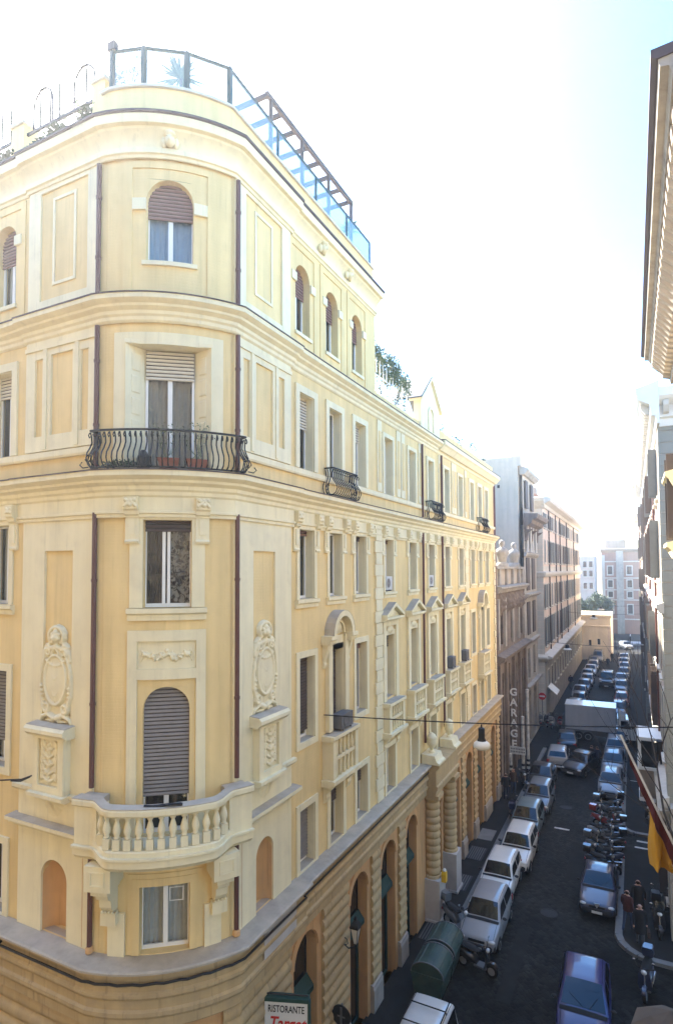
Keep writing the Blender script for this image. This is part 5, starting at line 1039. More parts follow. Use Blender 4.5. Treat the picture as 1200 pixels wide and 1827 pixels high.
# ---- right-hand houses
R1 = root('near_right_house', 'near house on the right with deep bracketed yellow eaves', 'building', (4, 14, 0), world=True)
FR1 = plane_frame((1.2, 0, 0), (0, 1, 0), (-1, 0, 0))
mb = MB(); mb.box(1.2, 14, 8.6, 19.5, 0, 21.0); part(mb, 'wall', 'render_grey', R1)
mb = MB(); fprof(mb, FR1, 8.2, 19.9, [(0, 20.3), (.1, 20.3), (.12, 20.45), (.3, 20.5), (.34, 20.85), (.42, 20.86), (.46, 20.98), (.62, 21.0), (.66, 21.1), (.76, 21.12), (.78, 21.24), (0, 21.3)]); part(mb, 'eaves_cornice', 'greystone', R1)
mb = MB(); fprof(mb, FR1, 8.18, 19.92, [(.02, 21.3), (.80, 21.22), (.86, 21.26), (.86, 21.36), (.02, 21.42)]); part(mb, 'gutter', 'flash', R1)
pr = None
for k in range(30):
    s = 8.5+k*.38; q = MB(); fprof(q, FR1, s-.08, s+.08, [(.125, 20.42), (.3, 20.46), (.4, 20.6), (.58, 20.78), (.60, 20.98), (.125, 20.98)]); part(q, 'eaves_bracket', 'render_grey', R1)
for k, z in enumerate((3.2, 7.2, 11.4, 15.6)):
    for s in (10.4, 13.4, 16.4, 18.6): simple_window(FR1, s, 1.0, z, z+2.3, R1, 'closed' if z < 15 or s < 18 else 'ajar', 'shutter_brown', 'pale_stone', .14)
for z in (15.1, 17.0): mb = MB(); fprof(mb, FR1, 17.9, 19.7, [(0, z), (.2, z), (.3, z+.2), (.4, z+.3), (.4, z+.4), (0, z+.5)]); part(mb, 'window_hood', 'cream', R1)
mb = MB(); fprof(mb, FR1, 8.6, 19.6, [(0, 5.2), (.2, 5.2), (.28, 5.4), (.28, 5.5), (0, 5.6)]); part(mb, 'string_course', 'greystone', R1)
R2 = root('quoined_right_house', 'grey green house on the right with coursed stone corner and white bracketed eaves', 'building', (5, 45, 0), world=True)
FR2 = plane_frame((1.05, 0, 0), (0, 1, 0), (-1, 0, 0)); FR2s = plane_frame((0, 27.2, 0), (1, 0, 0), (0, -1, 0))
mb = MB(); mb.box(1.05, 14, 27.2, 62, 0, 21.6); part(mb, 'wall', 'rose', R2)
z = 0; k = 0
while z < 20.6:
    w_ = 1.3 if k % 2 else 1.15; mb = MB(); fbox(mb, FR2s, 1.0, 1.05+w_, z+.012, z+.46, .003, .05); part(mb, 'quoin_stone', 'teal_grey' if z > 5 else 'greystone', R2); mb = MB(); fbox(mb, FR2, 27.26, 27.2+w_*.8, z+.012, z+.46, .003, .05); part(mb, 'quoin_stone', 'teal_grey' if z > 5 else 'greystone', R2); z += .475; k += 1
mb = MB(); fbox(mb, FR2s, 2.5, 14, 0, 20.6, .003, .02); part(mb, 'side_wall', 'teal_grey', R2)
ep = [(0, 20.6), (.1, 20.6), (.14, 20.9), (.3, 20.95), (.34, 21.4), (.45, 21.45), (.7, 21.6), (.8, 21.7), (.84, 21.9), (.84, 22.05), (0, 22.3)]
mb = MB(); fprof(mb, FR2, 26.35, 62.2, ep); part(mb, 'eaves_cornice', 'white_paint', R2); mb = MB(); fprof(mb, FR2s, 1.06, 14, [(a+.0, b+.002) for a, b in ep]); part(mb, 'eaves_cornice', 'white_paint', R2)
for k in range(44):
    s = 26.9+k*.55; q = MB(); fprof(q, FR2, s-.11, s+.11, [(.35, 21.05), (.5, 21.1), (.66, 21.35), (.68, 21.55), (.35, 21.44)]); part(q, 'eaves_bracket', 'pale_stone', R2)
for k in range(8): s = 1.3+k*.5; q = MB(); fprof(q, FR2s, s-.1, s+.1, [(.35, 21.05), (.5, 21.1), (.66, 21.35), (.68, 21.55), (.35, 21.44)]); part(q, 'eaves_bracket', 'pale_stone', R2)
for z in (5.3, 13.0): mb = MB(); fprof(mb, FR2, 27.0, 62, [(0, z), (.15, z), (.28, z+.2), (.28, z+.35), (0, z+.45)]); part(mb, 'string_course', 'pale_stone', R2)
rr = random.Random(14)
for i in range(12):
    s = 29.4+i*2.75
    for z0, z1 in ((1.0, 4.2), (6.8, 9.4), (10.3, 12.4), (14.4, 16.9), (18.0, 20.0)): simple_window(FR2, s, 1.1, z0, z1, R2, rr.choice(['ajar', 'open', 'closed', 'ajar']), rr.choice(['shutter_brown', 'shutter_grey']), 'pale_stone', .16)
for s in (33.5, 44.2, 55): mb = MB(); mb.tube([FR2(s, .2, .1), FR2(s, 20.6, .1)], .06, 6); part(mb, 'downpipe', 'pipe', R2)
mb = MB(); fprof(mb, FR2, 26.9, 33.2, [(0, 4.75), (.1, 4.75), (.3, 5.0), (.42, 5.05), (.42, 5.2), (0, 5.26)]); part(mb, 'balcony_slab', 'ledge', R2)
mb = MB(); mb.box(1.06, 1.9, 26.5, 27.14, 4.6, 5.5); part(mb, 'parapet_block', 'greystone', R2)
vb = root('enclosed_balcony', 'white framed enclosed balcony box jutting from the right-hand house', 'balcony', (.5, 33, 4), world=True)
q = MB(); q.box(-.02, 1.0, 32.0, 34.2, 3.72, 3.9); q.build('slab', 'white_paint', vb); q = MB(); q.box(.0, 1.0, 32.02, 34.18, 3.9, 5.2); q.build('parapet', 'brownwall', vb)
q = MB(); q.box(-.05, 1.02, 31.97, 34.22, 5.2, 5.32); q.build('rail', 'white_paint', vb)
for x in (-.03, .9): q = MB(); q.box(x, x+.14, 31.99, 32.13, 5.32, 6.6); q.build('post', 'white_paint', vb)
q = MB(); q.box(.12, .9, 32.05, 32.08, 5.34, 6.55); q.build('pane', 'dark_glass', vb); q = MB(); q.box(-.05, 1.02, 31.95, 34.22, 6.6, 6.75); q.build('roof', 'white_paint', vb)
for k, (y0, y1, z, x, mt, sh, lb) in enumerate(((62.1, 76, 24.6, 1.15, 'rose', 'shutter_brown', 'third house along the right side, pink with brown shutters'), (76.1, 92, 25.6, .95, 'brownwall', 'shutter_brown', 'fourth house along the right side, brown and in shade'), (92.1, 118, 22.5, 1.1, 'ochre', 'shutter_grey', 'last ochre house along the right side'))):
    r_ = block('right_house', lb, x, 14, y0, y1, z, mt); r_['group'] = 'houses along the right side of the street'; F = plane_frame((x, 0, 0), (0, 1, 0), (-1, 0, 0))
    mb = MB(); fprof(mb, F, y0+.1, y1-.1, [(0, z-.8), (.2, z-.8), (.6, z-.3), (.9, z-.2), (.95, z), (0, z+.2)]); part(mb, 'eaves_cornice', 'pale_stone', r_)
    s = y0+1.6
    while s < y1-1:
        zz = 1.0
        while zz < z-3: simple_window(F, s, 1.1, zz, zz+2.4, r_, rr.choice(['ajar', 'open', 'closed']), sh, 'pale_stone', .15); zz += 3.8
        s += 2.9
    mb = MB(); mb.tube([F(y1-1.2, .2, .12), F(y1-1.2, z-1, .12)], .07, 6); part(mb, 'downpipe', 'pipe', r_)
for k, (y, z, lb) in enumerate(((80, 5.6, 'white small balcony on the fourth right-hand house'),)):
    r_ = root('small_balcony', lb, 'balcony', (.3, y, z), world=True); q = MB(); q.box(-.6, .92, y, y+2.5, z, z+.15); q.build('slab', 'white_paint', r_)
    for t in range(6): q = MB(); q.box(-.6, -.55, y+t*.48, y+t*.48+.05, z+.15, z+1.0); q.build('bar', 'iron', r_)
    q = MB(); q.box(-.62, -.52, y, y+2.5, z+1.0, z+1.06); q.build('rail', 'white_paint', r_)
# the house the picture was taken from (behind the camera; made tall and dark to dim the street, it shows in the panes)
H0 = root('opposite_house', 'tall brown house across the side street, mirrored in the corner windows', 'building', (-8, -4, 0), world=True)
mb = MB(); mb.box(-62, 13, -14, -1.1, 0, 27); part(mb, 'wall', 'brownwall', H0)
FH = plane_frame((0, -1.1, 0), (1, 0, 0), (0, 1, 0))
for i in range(12):
    for z0 in (1, 5, 9, 13, 17, 21): simple_window(FH, -31+i*3.4, 1.2, z0, z0+2.3, H0, 'open', 'shutter_brown', 'cream', .2)
mb = MB(); fprof(mb, FH, -40, 13, [(0, 26.4), (.3, 26.5), (.6, 27), (.6, 27.2), (0, 27.3)]); part(mb, 'cornice', 'cream', H0)

N0 = root('added_neighbour_house', 'unseen brown house added next to the yellow palazzo, shading the side street', 'building', (-40, 24, 0), world=True)  # unseen; added to keep sun and bounce light out of the side street
mb = MB(); mb.box(-62, -24.05, 9.5, 39, 0, 23); part(mb, 'wall', 'brownwall', N0); FN = plane_frame((0, 9.5, 0), (1, 0, 0), (0, -1, 0))
for i in range(10):
    for z0 in (1, 5.2, 9.4, 13.6, 17.8): simple_window(FN, -60+i*3.6, 1.2, z0, z0+2.3, N0, 'closed', 'shutter_brown', 'pale_stone', .2)
mb = MB(); fprof(mb, FN, -62, -24.1, [(0, 22.4), (.3, 22.5), (.6, 23), (.6, 23.2), (0, 23.3)]); part(mb, 'cornice', 'pale_stone', N0)
# ================================================================== cars
def lerp(tab, y):
    if y <= tab[0][0]: return tab[0][1]
    for (a, b), (c, d) in zip(tab[:-1], tab[1:]):
        if y <= c: t = (y-a)/(c-a); return b+(d-b)*t
    return tab[-1][1]
def make_car(name, L=3.6, W=1.56, H=1.38, hb=.88, nose=.66, tail=.84, cowl=.30, rf=.47, rr=.86, rb=.97, wr=.27, paint='p_silver', bump=None, rack=False, plate=True):
    """cowl, rf, rr, rb: positions along the length (0 front .. 1 rear) of windscreen foot, roof front, roof rear and tail-window foot"""
    c = root(name, 'car', 'car'); Y = lambda t: -L/2+L*t; hwb = W/2*.93; hwr = W/2*.74
    top = [(Y(0), nose*.72), (Y(.015), nose*.92), (Y(.05), nose), (Y(cowl*.6), nose+(hb-nose)*.66), (Y(cowl), hb), (Y(rb), hb), (Y(.985), tail), (Y(1), tail*.8)]
    if rb < .9: top = top[:5]+[(Y(rb), hb), (Y(rb+.05), tail+.03), (Y(.97), tail), (Y(1), tail*.82)]
    def hw(y): t = abs(2*y/L); return W/2*(1-.05*t**2-.13*t**10)
    st = sorted(set([Y(i/24) for i in range(25)]+[Y(.008), Y(.02), Y(.98), Y(.992)])); rs = []
    for y in st:
        h, z, zb = hw(y), lerp(top, y), .2+.06*abs(2*y/L)**6
        half = [(0, zb), (h*.86, zb), (h*.97, zb+.07), (h, zb+.2), (h, z-.24 if z-.24 > zb+.22 else zb+.24), (h*.975, z-.09), (h*.93, z-.025), (h*.82, z), (h*.45, z+.018), (0, z+.025)]
        rs.append([(x, y, q) for x, q in half]+[(-x, y, q) for x, q in half[-2:0:-1]])
    MB().rings(rs).build('body', paint, c, 38)
    zr_t = [(Y(cowl), hb+.01), (Y(rf-.035), H-.075), (Y(rf), H-.035), (Y((rf+rr)/2), H), (Y(rr), H-.05), (Y(rr+.02), H-.09), (Y(rb), hb+.02)]
    zr = lambda y: lerp(zr_t, y); xs = lambda z: hwb+(hwr-hwb)*max(0, min(1, (z-hb)/(H-hb)))
    st = [Y(cowl+(rf-cowl)*i/6) for i in range(6)]+[Y(rf+(rr-rf)*i/8) for i in range(9)]+[Y(rr+.02)]+[Y(rr+.02+(rb-rr-.02)*i/5) for i in range(1, 6)]; rs = []
    for y in st:
        z = zr(y); x1 = xs(z); half = [(hwb, hb-.03), (xs(hb+(z-hb)*.6), hb+(z-hb)*.6), (x1, z-min(.04, (z-hb)*.3)), (x1*.92, z), (x1*.5, z+.018), (0, z+.024)]
        rs.append([(x, y, q) for x, q in half]+[(-x, y, q) for x, q in half[-2::-1]])
    MB().rings(rs, closed=False, cap=False).build('cabin', paint, c, 38)
    def patch(t0, t1, um, nm, off=.012, n=5):
        g = MB(); vs = []
        for i in range(n+1):
            y = Y(t0+(t1-t0)*i/n); z = zr(y); x1 = xs(z)
            for u in (-1, -.5, 0, .5, 1): vs.append((u*x1*um, y, z+.024*(1-u*u*um*um)+off))
        fs = [(i*5+j, i*5+j+1, i*5+j+6, i*5+j+5) for i in range(n) for j in range(4)]; g.add(vs, fs); g.build(nm, 'car_glass', c, 60)
    patch(cowl+(rf-cowl)*.06, rf-.02, .88, 'windscreen'); patch(rr+.025, rb-(rb-rr)*.12, .84, 'rear_window')
    g = MB(); ya, yb = Y(cowl-.035), Y(cowl+.012); g.rings([[(u*W*.43, ya-.03*(1-u*u), lerp(top, ya)+.03-.02*u*u), (u*W*.43, yb-.03*(1-u*u), hb+.045-.02*u*u)] for u in (-1, -.5, 0, .5, 1)], closed=False, cap=False); g.build('cowl', 'rubber', c)
    for sd in (-1, 1): g = MB(); g.tube([(sd*W*.40, Y(t), lerp(top, Y(t))+.006) for t in [.04+(cowl-.07)*i/5 for i in range(6)]], .007, 4); g.build('bonnet_seam', 'rubber', c); g = MB(); g.tube([(sd*(hwr*.93), Y(t), zr(Y(t))+.004) for t in [rf+(rr-rf)*i/5 for i in range(6)]], .008, 4); g.build('roof_gutter', 'rubber', c)
    for sd in (-1, 1):
        for t in (cowl+.06, cowl+(rr-cowl)*.56, min(rr-.02, .8)): g = MB(); g.tube([(sd*(hw(Y(t))+.001), Y(t), z_) for z_ in (.3, .5, hb-.14)], .006, 4); g.build('door_seam', 'rubber', c)
    mid = cowl+(rr-cowl)*.56
    for sd in (-1, 1):
        for t0, t1 in ((cowl+.05, mid-.012), (mid+.012, rr+(rb-rr)*.35)):
            g = MB(); vs = []; n = 6
            for i in range(n+1):
                y = Y(t0+(t1-t0)*i/n); zt = max(min(zr(y)-.075, H-.12), hb+.05); zb = hb+.035
                for q in (zb, zt): vs.append((sd*(xs(q)+.008), y, q))
            g.add(vs, [(2*i, 2*i+2, 2*i+3, 2*i+1) for i in range(n)]); g.build('side_window', 'car_glass', c)
        g = MB(); g.ball((sd*(hwb+.12), Y(cowl+.06), hb+.08), .09, .05, .065); g.build('mirror', 'bumper', c, 60)
        for e, ty in ((-1, .17), (1, .81)):
            x = sd*(W/2-.09); g = MB(); n = 16
            g.rings([[(x+dx, Y(ty)+q*math.cos(2*math.pi*t/n), wr+q*math.sin(2*math.pi*t/n)) for t in range(n)] for dx, q in ((-.08, wr*.6), (-.08, wr), (.085, wr), (.09, wr*.62))]); wh = g.build('wheel', 'rubber', c, 50)
            g = MB(); g.rings([[(x+sd*dx, Y(ty)+q*math.cos(2*math.pi*t/n), wr+q*math.sin(2*math.pi*t/n)) for t in range(n)] for dx, q in ((.06, wr*.62), (.094, wr*.6), (.085, wr*.2))]); g.build('rim', 'p_silver', wh, 50)
            g = MB(); xx = sd*(hw(Y(ty))+.004); pts = [(Y(ty)+(wr+.05)*math.cos(math.pi*t/12), max(.19, wr+(wr+.05)*math.sin(math.pi*t/12))) for t in range(13)]; g.prism([(xx-sd*.05, a, b) for a, b in pts], [(xx, a, b) for a, b in pts]); g.build('wheel_arch', 'rubber', c)
        g = MB(); g.ball((sd*W*.345, Y(.012)+.07, nose*.84), W*.11, .10, .075, 10, 6); g.build('headlight', 'lamp_lens', c, 60)
        g = MB(); g.box(sd*W*.41-.09, sd*W*.41+.09, Y(1)-.09, Y(1)-.01, tail*.68, tail*.92) if rb > .9 else g.box(sd*W*.36-.12, sd*W*.36+.12, Y(1)-.09, Y(1)-.005, tail*.7, tail*.9); g.build('tail_light', 'tail_red', c)
    for t, s_ in ((0, -1), (1, 1)):
        rs = []
        for i in range(13):
            u = -1+i/6; y = Y(t)+s_*(.055-.16*abs(u)**4); x = u*W/2*.9; rs.append([(x, y, .25), (x, y+s_*.03, .32), (x, y+s_*.03, .43), (x, y, .48), (x, y-s_*.15, .48), (x, y-s_*.15, .25)])
        MB().rings(rs).build('bumper', bump or 'bumper', c, 40)
        if plate: g = MB(); g.box(-.22, .22, *(sorted((Y(t)+s_*.086, Y(t)+s_*.095))), .3, .41); g.build('number_plate', 'plate', c)
    g = MB(); g.box(-W*.2, W*.2, Y(0)-.006, Y(0)+.05, nose*.74, nose*.86); g.build('grille', 'rubber', c)
    g = MB()
    for sd in (-1, 1): y0, y1 = Y(cowl+.01), Y(cowl+(rf-cowl)*.55); g.tube([(sd*.08+.1, y0, zr(y0)+.05), (sd*.08+.42*sd*.8, y1-.12, zr(y1-.12)+.045)], .008, 4)
    g.build('wiper', 'rubber', c)
    if rack:
        for t in (.42, .62, .82): g = MB(); g.tube([(-hwr*.95, Y(t), H-.0), (-hwr*.9, Y(t), H+.08), (hwr*.9, Y(t), H+.08), (hwr*.95, Y(t), H)], .02, 5); g.build('rack_bar', 'rubber', c)
        for sd in (-1, 1): g = MB(); g.tube([(sd*hwr*.9, Y(.38), H+.085), (sd*hwr*.9, Y(.92), H+.085)], .02, 5); g.build('rack_rail', 'rubber', c)
    return c
PROTO = dict(
    hatch=make_car('hatchback', nose=.70, hb=.90, H=1.40, cowl=.27, rf=.45, rr=.88, rb=.985),
    boxy=make_car('boxy_hatchback', L=3.4, W=1.5, H=1.36, hb=.86, nose=.70, tail=.84, cowl=.31, rf=.45, rr=.93, rb=.99, paint='p_white'),
    sedan=make_car('saloon_car', L=4.1, W=1.62, H=1.36, hb=.86, nose=.68, tail=.86, cowl=.30, rf=.46, rr=.70, rb=.85, paint='p_black'),
    van=make_car('small_van', L=3.9, W=1.6, H=1.76, hb=1.0, nose=.78, tail=.98, cowl=.24, rf=.40, rr=.96, rb=.992, paint='p_white', rack=True),
    suv=make_car('off_roader', L=4.2, W=1.75, H=1.85, hb=1.1, nose=.98, tail=1.08, cowl=.31, rf=.41, rr=.93, rb=.99, wr=.36, paint='p_black'),
    round=make_car('rounded_hatchback', L=3.8, W=1.62, H=1.42, hb=.90, nose=.62, tail=.88, cowl=.24, rf=.46, rr=.80, rb=.97, paint='p_blue', bump='p_blue'))
PAINT = dict(hatch='p_silver', boxy='p_white', sedan='p_black', van='p_white', suv='p_black', round='p_blue')
used = set()
def car(kind, x, yfront, colour, label, rot=0., group=None, scale=1.0, centre=None):
    src = PROTO[kind]
    if kind in used: c = copy_tree(src)
    else: c = src; used.add(kind)
    Ld = {'hatch': 3.6, 'boxy': 3.4, 'sedan': 4.1, 'van': 3.9, 'suv': 4.2, 'round': 3.8}[kind]*scale
    c.location = (x, yfront+Ld/2, .004) if centre is None else (*centre, .004); c.rotation_euler = (0, 0, R(rot)); c.scale = (scale,)*3; c['label'] = label; c['category'] = 'van' if kind == 'van' else 'car'
    if group: c['group'] = group
    recolour_list.append((c, PAINT[kind], colour)); return c
recolour_list = []
GL, GR = 'cars parked along the left kerb', 'cars parked along the right kerb'
car('round', -1.78, 19.55, 'p_blue', 'dark blue rounded hatchback driving towards the viewer at the bottom of the street', 2)
car('van', -5.75, 14.05, 'p_white', 'white van with black roof rack parked nearest on the left', group=GL)
car('hatch', -5.72, 23.0, 'p_silver', 'silver grey hatchback parked just behind the green bins', group=GL)
car('boxy', -5.86, 26.55, 'p_white', 'boxy white hatchback parked behind the silver grey one', group=GL)
car('boxy', -5.58, 29.75, 'p_white', 'second white hatchback in the left row, with dark bumper', group=GL, scale=1.04)
car('hatch', -5.72, 33.4, 'p_aqua', 'grey green hatchback in the left row behind the white pair', group=GL)
car('hatch', -5.6, 37.3, 'p_steel', 'steel blue hatchback in the left row beside the people', group=GL)
car('sedan', -5.95, 40.9, 'p_black', 'black saloon in the left row just before the garage posts', group=GL)
car('hatch', -5.45, 46.3, 'p_silver', 'silver hatchback seen from behind near the garage entrance', 180+4)
car('sedan', -5.3, 51.0, 'p_black', 'dark saloon behind the silver hatchback by the garage', 185)
car('sedan', 0, 0, 'p_black', 'black saloon turning in the middle of the road before the truck', -17, centre=(-3.75, 47.2))
car('sedan', -1.72, 27.6, 'p_navy', 'dark blue saloon with triangular badge parked first on the right', group=GR, scale=.93)
car('hatch', -1.68, 41.6, 'p_steel', 'pale blue hatchback parked behind the motorbikes on the right', group=GR)
car('hatch', -1.66, 46.2, 'p_steel', 'second pale blue hatchback on the right, behind the first', group=GR)
car('boxy', -1.62, 50.3, 'p_silver', 'third car on the right, silver and boxy, close to the truck', group=GR)
car('boxy', -1.6, 54.0, 'p_steel', 'last car on the right before the truck', group=GR, scale=.94)
cols = ['p_grey', 'p_steel', 'p_silver', 'p_navy', 'p_silver', 'p_grey', 'p_white', 'p_silver', 'p_black', 'p_silver', 'p_grey']
ords = ['first', 'second', 'third', 'fourth', 'fifth', 'sixth', 'seventh', 'eighth', 'ninth', 'tenth', 'eleventh']
for k in range(9): car(['hatch', 'boxy', 'sedan', 'hatch'][k % 4], -5.75+.15*math.sin(k*2.1), 63.5+k*4.15, cols[k], f'{ords[k]} {cols[k][2:]} car of the left row beyond the truck', group='cars beyond the truck, left row')
car('van', -5.4, 101.2, 'p_silver', 'silver van at the far end of the left row, before the ochre house')
for k in range(8): car(['hatch', 'hatch', 'boxy', 'sedan'][k % 4], -1.62+.12*math.sin(k*1.7), 64.5+k*5.0+(3 if k > 1 else 0), ['p_navy', 'p_red', 'p_steel', 'p_silver', 'p_black', 'p_silver', 'p_grey', 'p_silver'][k], f'{ords[k]} car of the right row beyond the truck', group='cars beyond the truck, right row')
car('suv', -3.35, 80.2, 'p_black', 'black off-roader driving in the middle of the street beyond the truck', 0)
car('hatch', 0, 0, 'p_silver', 'silver car crossing at the very end of the street', 20, centre=(-1.6, 122))
for c, a, b in recolour_list:
    if a != b: recolour(c, a, b)
    elif a == 'p_silver': pass
# triangular badge on the saloon on the right
q = MB(); y = 27.53; zc = .62; q.prism([(-1.84, y, zc+.09), (-1.60, y, zc+.09), (-1.72, y, zc-.11)], [(-1.84, y-.03, zc+.09), (-1.60, y-.03, zc+.09), (-1.72, y-.03, zc-.11)])
sal = [o for o in COL.objects if o.get('label', '').startswith('dark blue saloon with')][0]
b_ = q.build('badge', 'p_silver', sal); b_.matrix_parent_inverse = (Matrix.Translation(sal.location) @ Matrix.Scale(.93, 4)).inverted()

# ================================================================== truck
tk = root('box_truck', 'white box truck crossing the street at the junction', 'truck', (-3.1, 56.2, 0), R(1.5)); tk.scale = (1, 1, .93)
q = MB(); q.box(-2.55, 1.45, -1.1, 1.1, .98, 3.25); bx = q.build('cargo_box', 'truck_box', tk)
q = MB()
for a, b, c, d in ((-2.57, 1.47, 3.25, 3.31), ): q.box(a, b, -1.13, 1.13, c, d)
q.build('box_roof', 'p_white', bx)
for x in (-2.56, 1.40): q = MB(); q.box(x, x+.06, -1.125, -1.1, .98, 3.25); q.build('corner_post', 'p_silver', bx)
q = MB(); q.box(-2.56, 1.46, -1.12, -1.1, .98, 1.08); q.build('bottom_rail', 'ac_dark', bx)
q = MB(); q.box(-2.3, 3.0, -.9, .9, .55, .92); q.build('chassis', 'ac_dark', tk)
pts = [(1.55, .55), (1.55, 2.35), (2.35, 2.35), (2.85, 1.5), (2.98, 1.3), (3.0, .55)]; q = MB(); q.prism([(x, -1.0, z) for x, z in pts], [(x, 1.0, z) for x, z in pts]); cb = q.build('cab', 'p_white', tk)
q = MB(); q.prism([(2.42, -.86, 2.25), (2.83, -.86, 1.56), (2.83, .86, 1.56), (2.42, .86, 2.25)], [(2.44, -.86, 2.27), (2.85, -.86, 1.58), (2.85, .86, 1.58), (2.44, .86, 2.27)]); q.build('windscreen', 'car_glass', cb)
for sd in (-1, 1): q = MB(); q.prism([(1.8, sd*1.0, 1.5), (2.6, sd*1.0, 1.5), (2.3, sd*1.0, 2.2), (1.8, sd*1.0, 2.2)], [(1.8, sd*1.012, 1.5), (2.6, sd*1.012, 1.5), (2.3, sd*1.012, 2.2), (1.8, sd*1.012, 2.2)]); q.build('side_window', 'car_glass', cb); q = MB(); q.box(2.6, 2.7, sd*1.15-.06, sd*1.15+.06, 1.6, 2.0); q.build('mirror', 'bumper', cb)
q = MB(); q.prism([(1.6, -.9, 2.36), (1.6, -.9, 2.95), (2.2, -.9, 2.4)], [(1.6, .9, 2.36), (1.6, .9, 2.95), (2.2, .9, 2.4)]); q.build('wind_deflector', 'p_white', cb)
q = MB(); q.box(2.98, 3.06, -1.0, 1.0, .45, .8); q.build('bumper', 'ac_dark', tk)
for sd in (-1, 1): q = MB(); q.box(3.0, 3.03, sd*.7-.14, sd*.7+.14, .9, 1.1); q.build('headlight', 'lamp_lens', cb)
for x in (-1.5, -.75, 2.2):
    for sd in (-1, 1):
        q = MB(); n = 16; q.rings([[(x+rr_*math.cos(2*math.pi*t/n), sd*(.86+dy), .44+rr_*math.sin(2*math.pi*t/n)) for t in range(n)] for dy, rr_ in ((-.13, .3), (-.13, .44), (.13, .44), (.13, .28))]); wh = q.build('wheel', 'rubber', tk, 50)
        q = MB(); q.rings([[(x+rr_*math.cos(2*math.pi*t/n), sd*(.86+dy), .44+rr_*math.sin(2*math.pi*t/n)) for t in range(n)] for dy, rr_ in ((.1, .28), (.14, .24), (.1, .08))]); q.build('rim', 'p_silver', wh, 50)

# ================================================================== scooters and motorbikes
def make_scooter(case=True, screen=True):
    s = root('scooter', 'scooter', 'scooter')
    for y, nm in ((-.58, 'front_wheel'), (.52, 'rear_wheel')):
        q = MB(); n = 14; q.rings([[(dx, y+rr_*math.cos(2*math.pi*t/n), .24+rr_*math.sin(2*math.pi*t/n)) for t in range(n)] for dx, rr_ in ((-.05, .14), (-.055, .22), (0, .245), (.055, .22), (.05, .14))]); w_ = q.build('wheel', 'rubber', s, 60)
        q = MB(); q.rings([[(dx, y+rr_*math.cos(2*math.pi*t/n), .24+rr_*math.sin(2*math.pi*t/n)) for t in range(n)] for dx, rr_ in ((-.052, .14), (-.03, .04), (.03, .04), (.052, .14))]); q.build('rim', 'p_silver', w_, 50)
    def loft(secs): return MB().rings([[(x*w_, y, zc+z*h) for x, z in ((-.5, -.5), (.5, -.5), (.62, 0), (.45, .42), (0, .55), (-.45, .42), (-.62, 0))] for y, w_, zc, h in secs])
    loft([(-.05, .22, .42, .16), (.1, .30, .50, .28), (.4, .34, .56, .30), (.7, .22, .62, .2), (.84, .08, .66, .08)]).build('body', 'p_black', s, 60)
    loft([(-.12, .2, .78, .06), (.1, .28, .80, .12), (.35, .27, .82, .12), (.62, .2, .86, .1), (.72, .1, .86, .05)]).build('seat', 'rubber', s, 60)
    q = MB(); q.box(-.16, .16, -.42, .05, .27, .33); q.build('footboard', 'ac_dark', s)
    q = MB(); q.rings([[(-.2*w_, y, z), (.2*w_, y, z), (.17*w_, y+.05, z), (-.17*w_, y+.05, z)] for y, z, w_ in ((-.38, .3, 1), (-.46, .55, 1.1), (-.42, .82, .95), (-.37, .98, .6))]); q.build('leg_shield', 'p_black', s, 50)
    q = MB(); q.rings([[(-.08, y, z), (.08, y, z), (.06, y+.0, z+.05), (-.06, y, z+.05)] for y, z in ((-.82, .38), (-.7, .49), (-.55, .5), (-.42, .42))]); q.build('mudguard', 'p_black', s, 50)
    q = MB(); q.tube([(0, -.58, .24), (0, -.42, .85), (0, -.38, .98)], .03, 6); q.build('fork', 'chrome', s); q = MB(); q.tube([(-.34, -.26, 1.0), (-.2, -.36, 1.02), (0, -.39, .99), (.2, -.36, 1.02), (.34, -.26, 1.0)], .02, 6); q.build('handlebar', 'rubber', s, 60)
    q = MB(); q.ball((0, -.45, .92), .1, .07, .08); q.build('headlight', 'lamp_lens', s, 60)
    for sd in (-1, 1): q = MB(); q.tube([(sd*.2, -.35, 1.02), (sd*.28, -.36, 1.2)], .008, 4); q.ball((sd*.3, -.36, 1.23), .06, .015, .04); q.build('mirror', 'chrome', s, 60)
    q = MB(); q.box(-.06, .06, .8, .86, .5, .58); q.build('tail_light', 'tail_red', s)
    q = MB(); q.tube([(.14, .1, .26), (.17, .75, .34)], .045, 7); q.build('exhaust', 'chrome', s, 60); q = MB(); q.tube([(-.1, .15, .3), (-.14, .1, .02)], .014, 4); q.build('stand', 'rubber', s)
    if case: q = MB(); q.rings([[(-.18*k, .55, z), (.18*k, .55, z), (.2*k, .7, z), (.16*k, .9, z), (-.16*k, .9, z), (-.2*k, .7, z)] for z, k in ((.92, .85), (1.0, 1), (1.14, 1), (1.22, .8))]); q.build('top_case', 'p_black', s, 50)
    if screen: q = MB(); q.rings([[(-.2*k, y, z), (0, y-.07, z), (.2*k, y, z), (.19*k, y+.01, z), (0, y-.06, z), (-.19*k, y+.01, z)] for y, z, k in ((-.44, 1.0, .9), (-.4, 1.2, 1), (-.33, 1.38, .7))]); q.build('windshield', 'glass', s, 50)
    return s
SC = [make_scooter(True, True), make_scooter(False, False), make_scooter(True, False)]; scn = [0, 0, 0]
def scooter(v, x, y, rot, colour, label, group=None, z=.004):
    o = SC[v] if scn[v] == 0 else copy_tree(SC[v]); scn[v] += 1; o.location = (x, y, z); o.rotation_euler = (0, R(random.uniform(-5, 5)), R(rot)); o['label'] = label; o['category'] = 'scooter'
    if group: o['group'] = group
    if colour != 'p_black': sc_rec.append((o, colour))
    return o
sc_rec = []
GM = 'scooters parked side by side on the right'
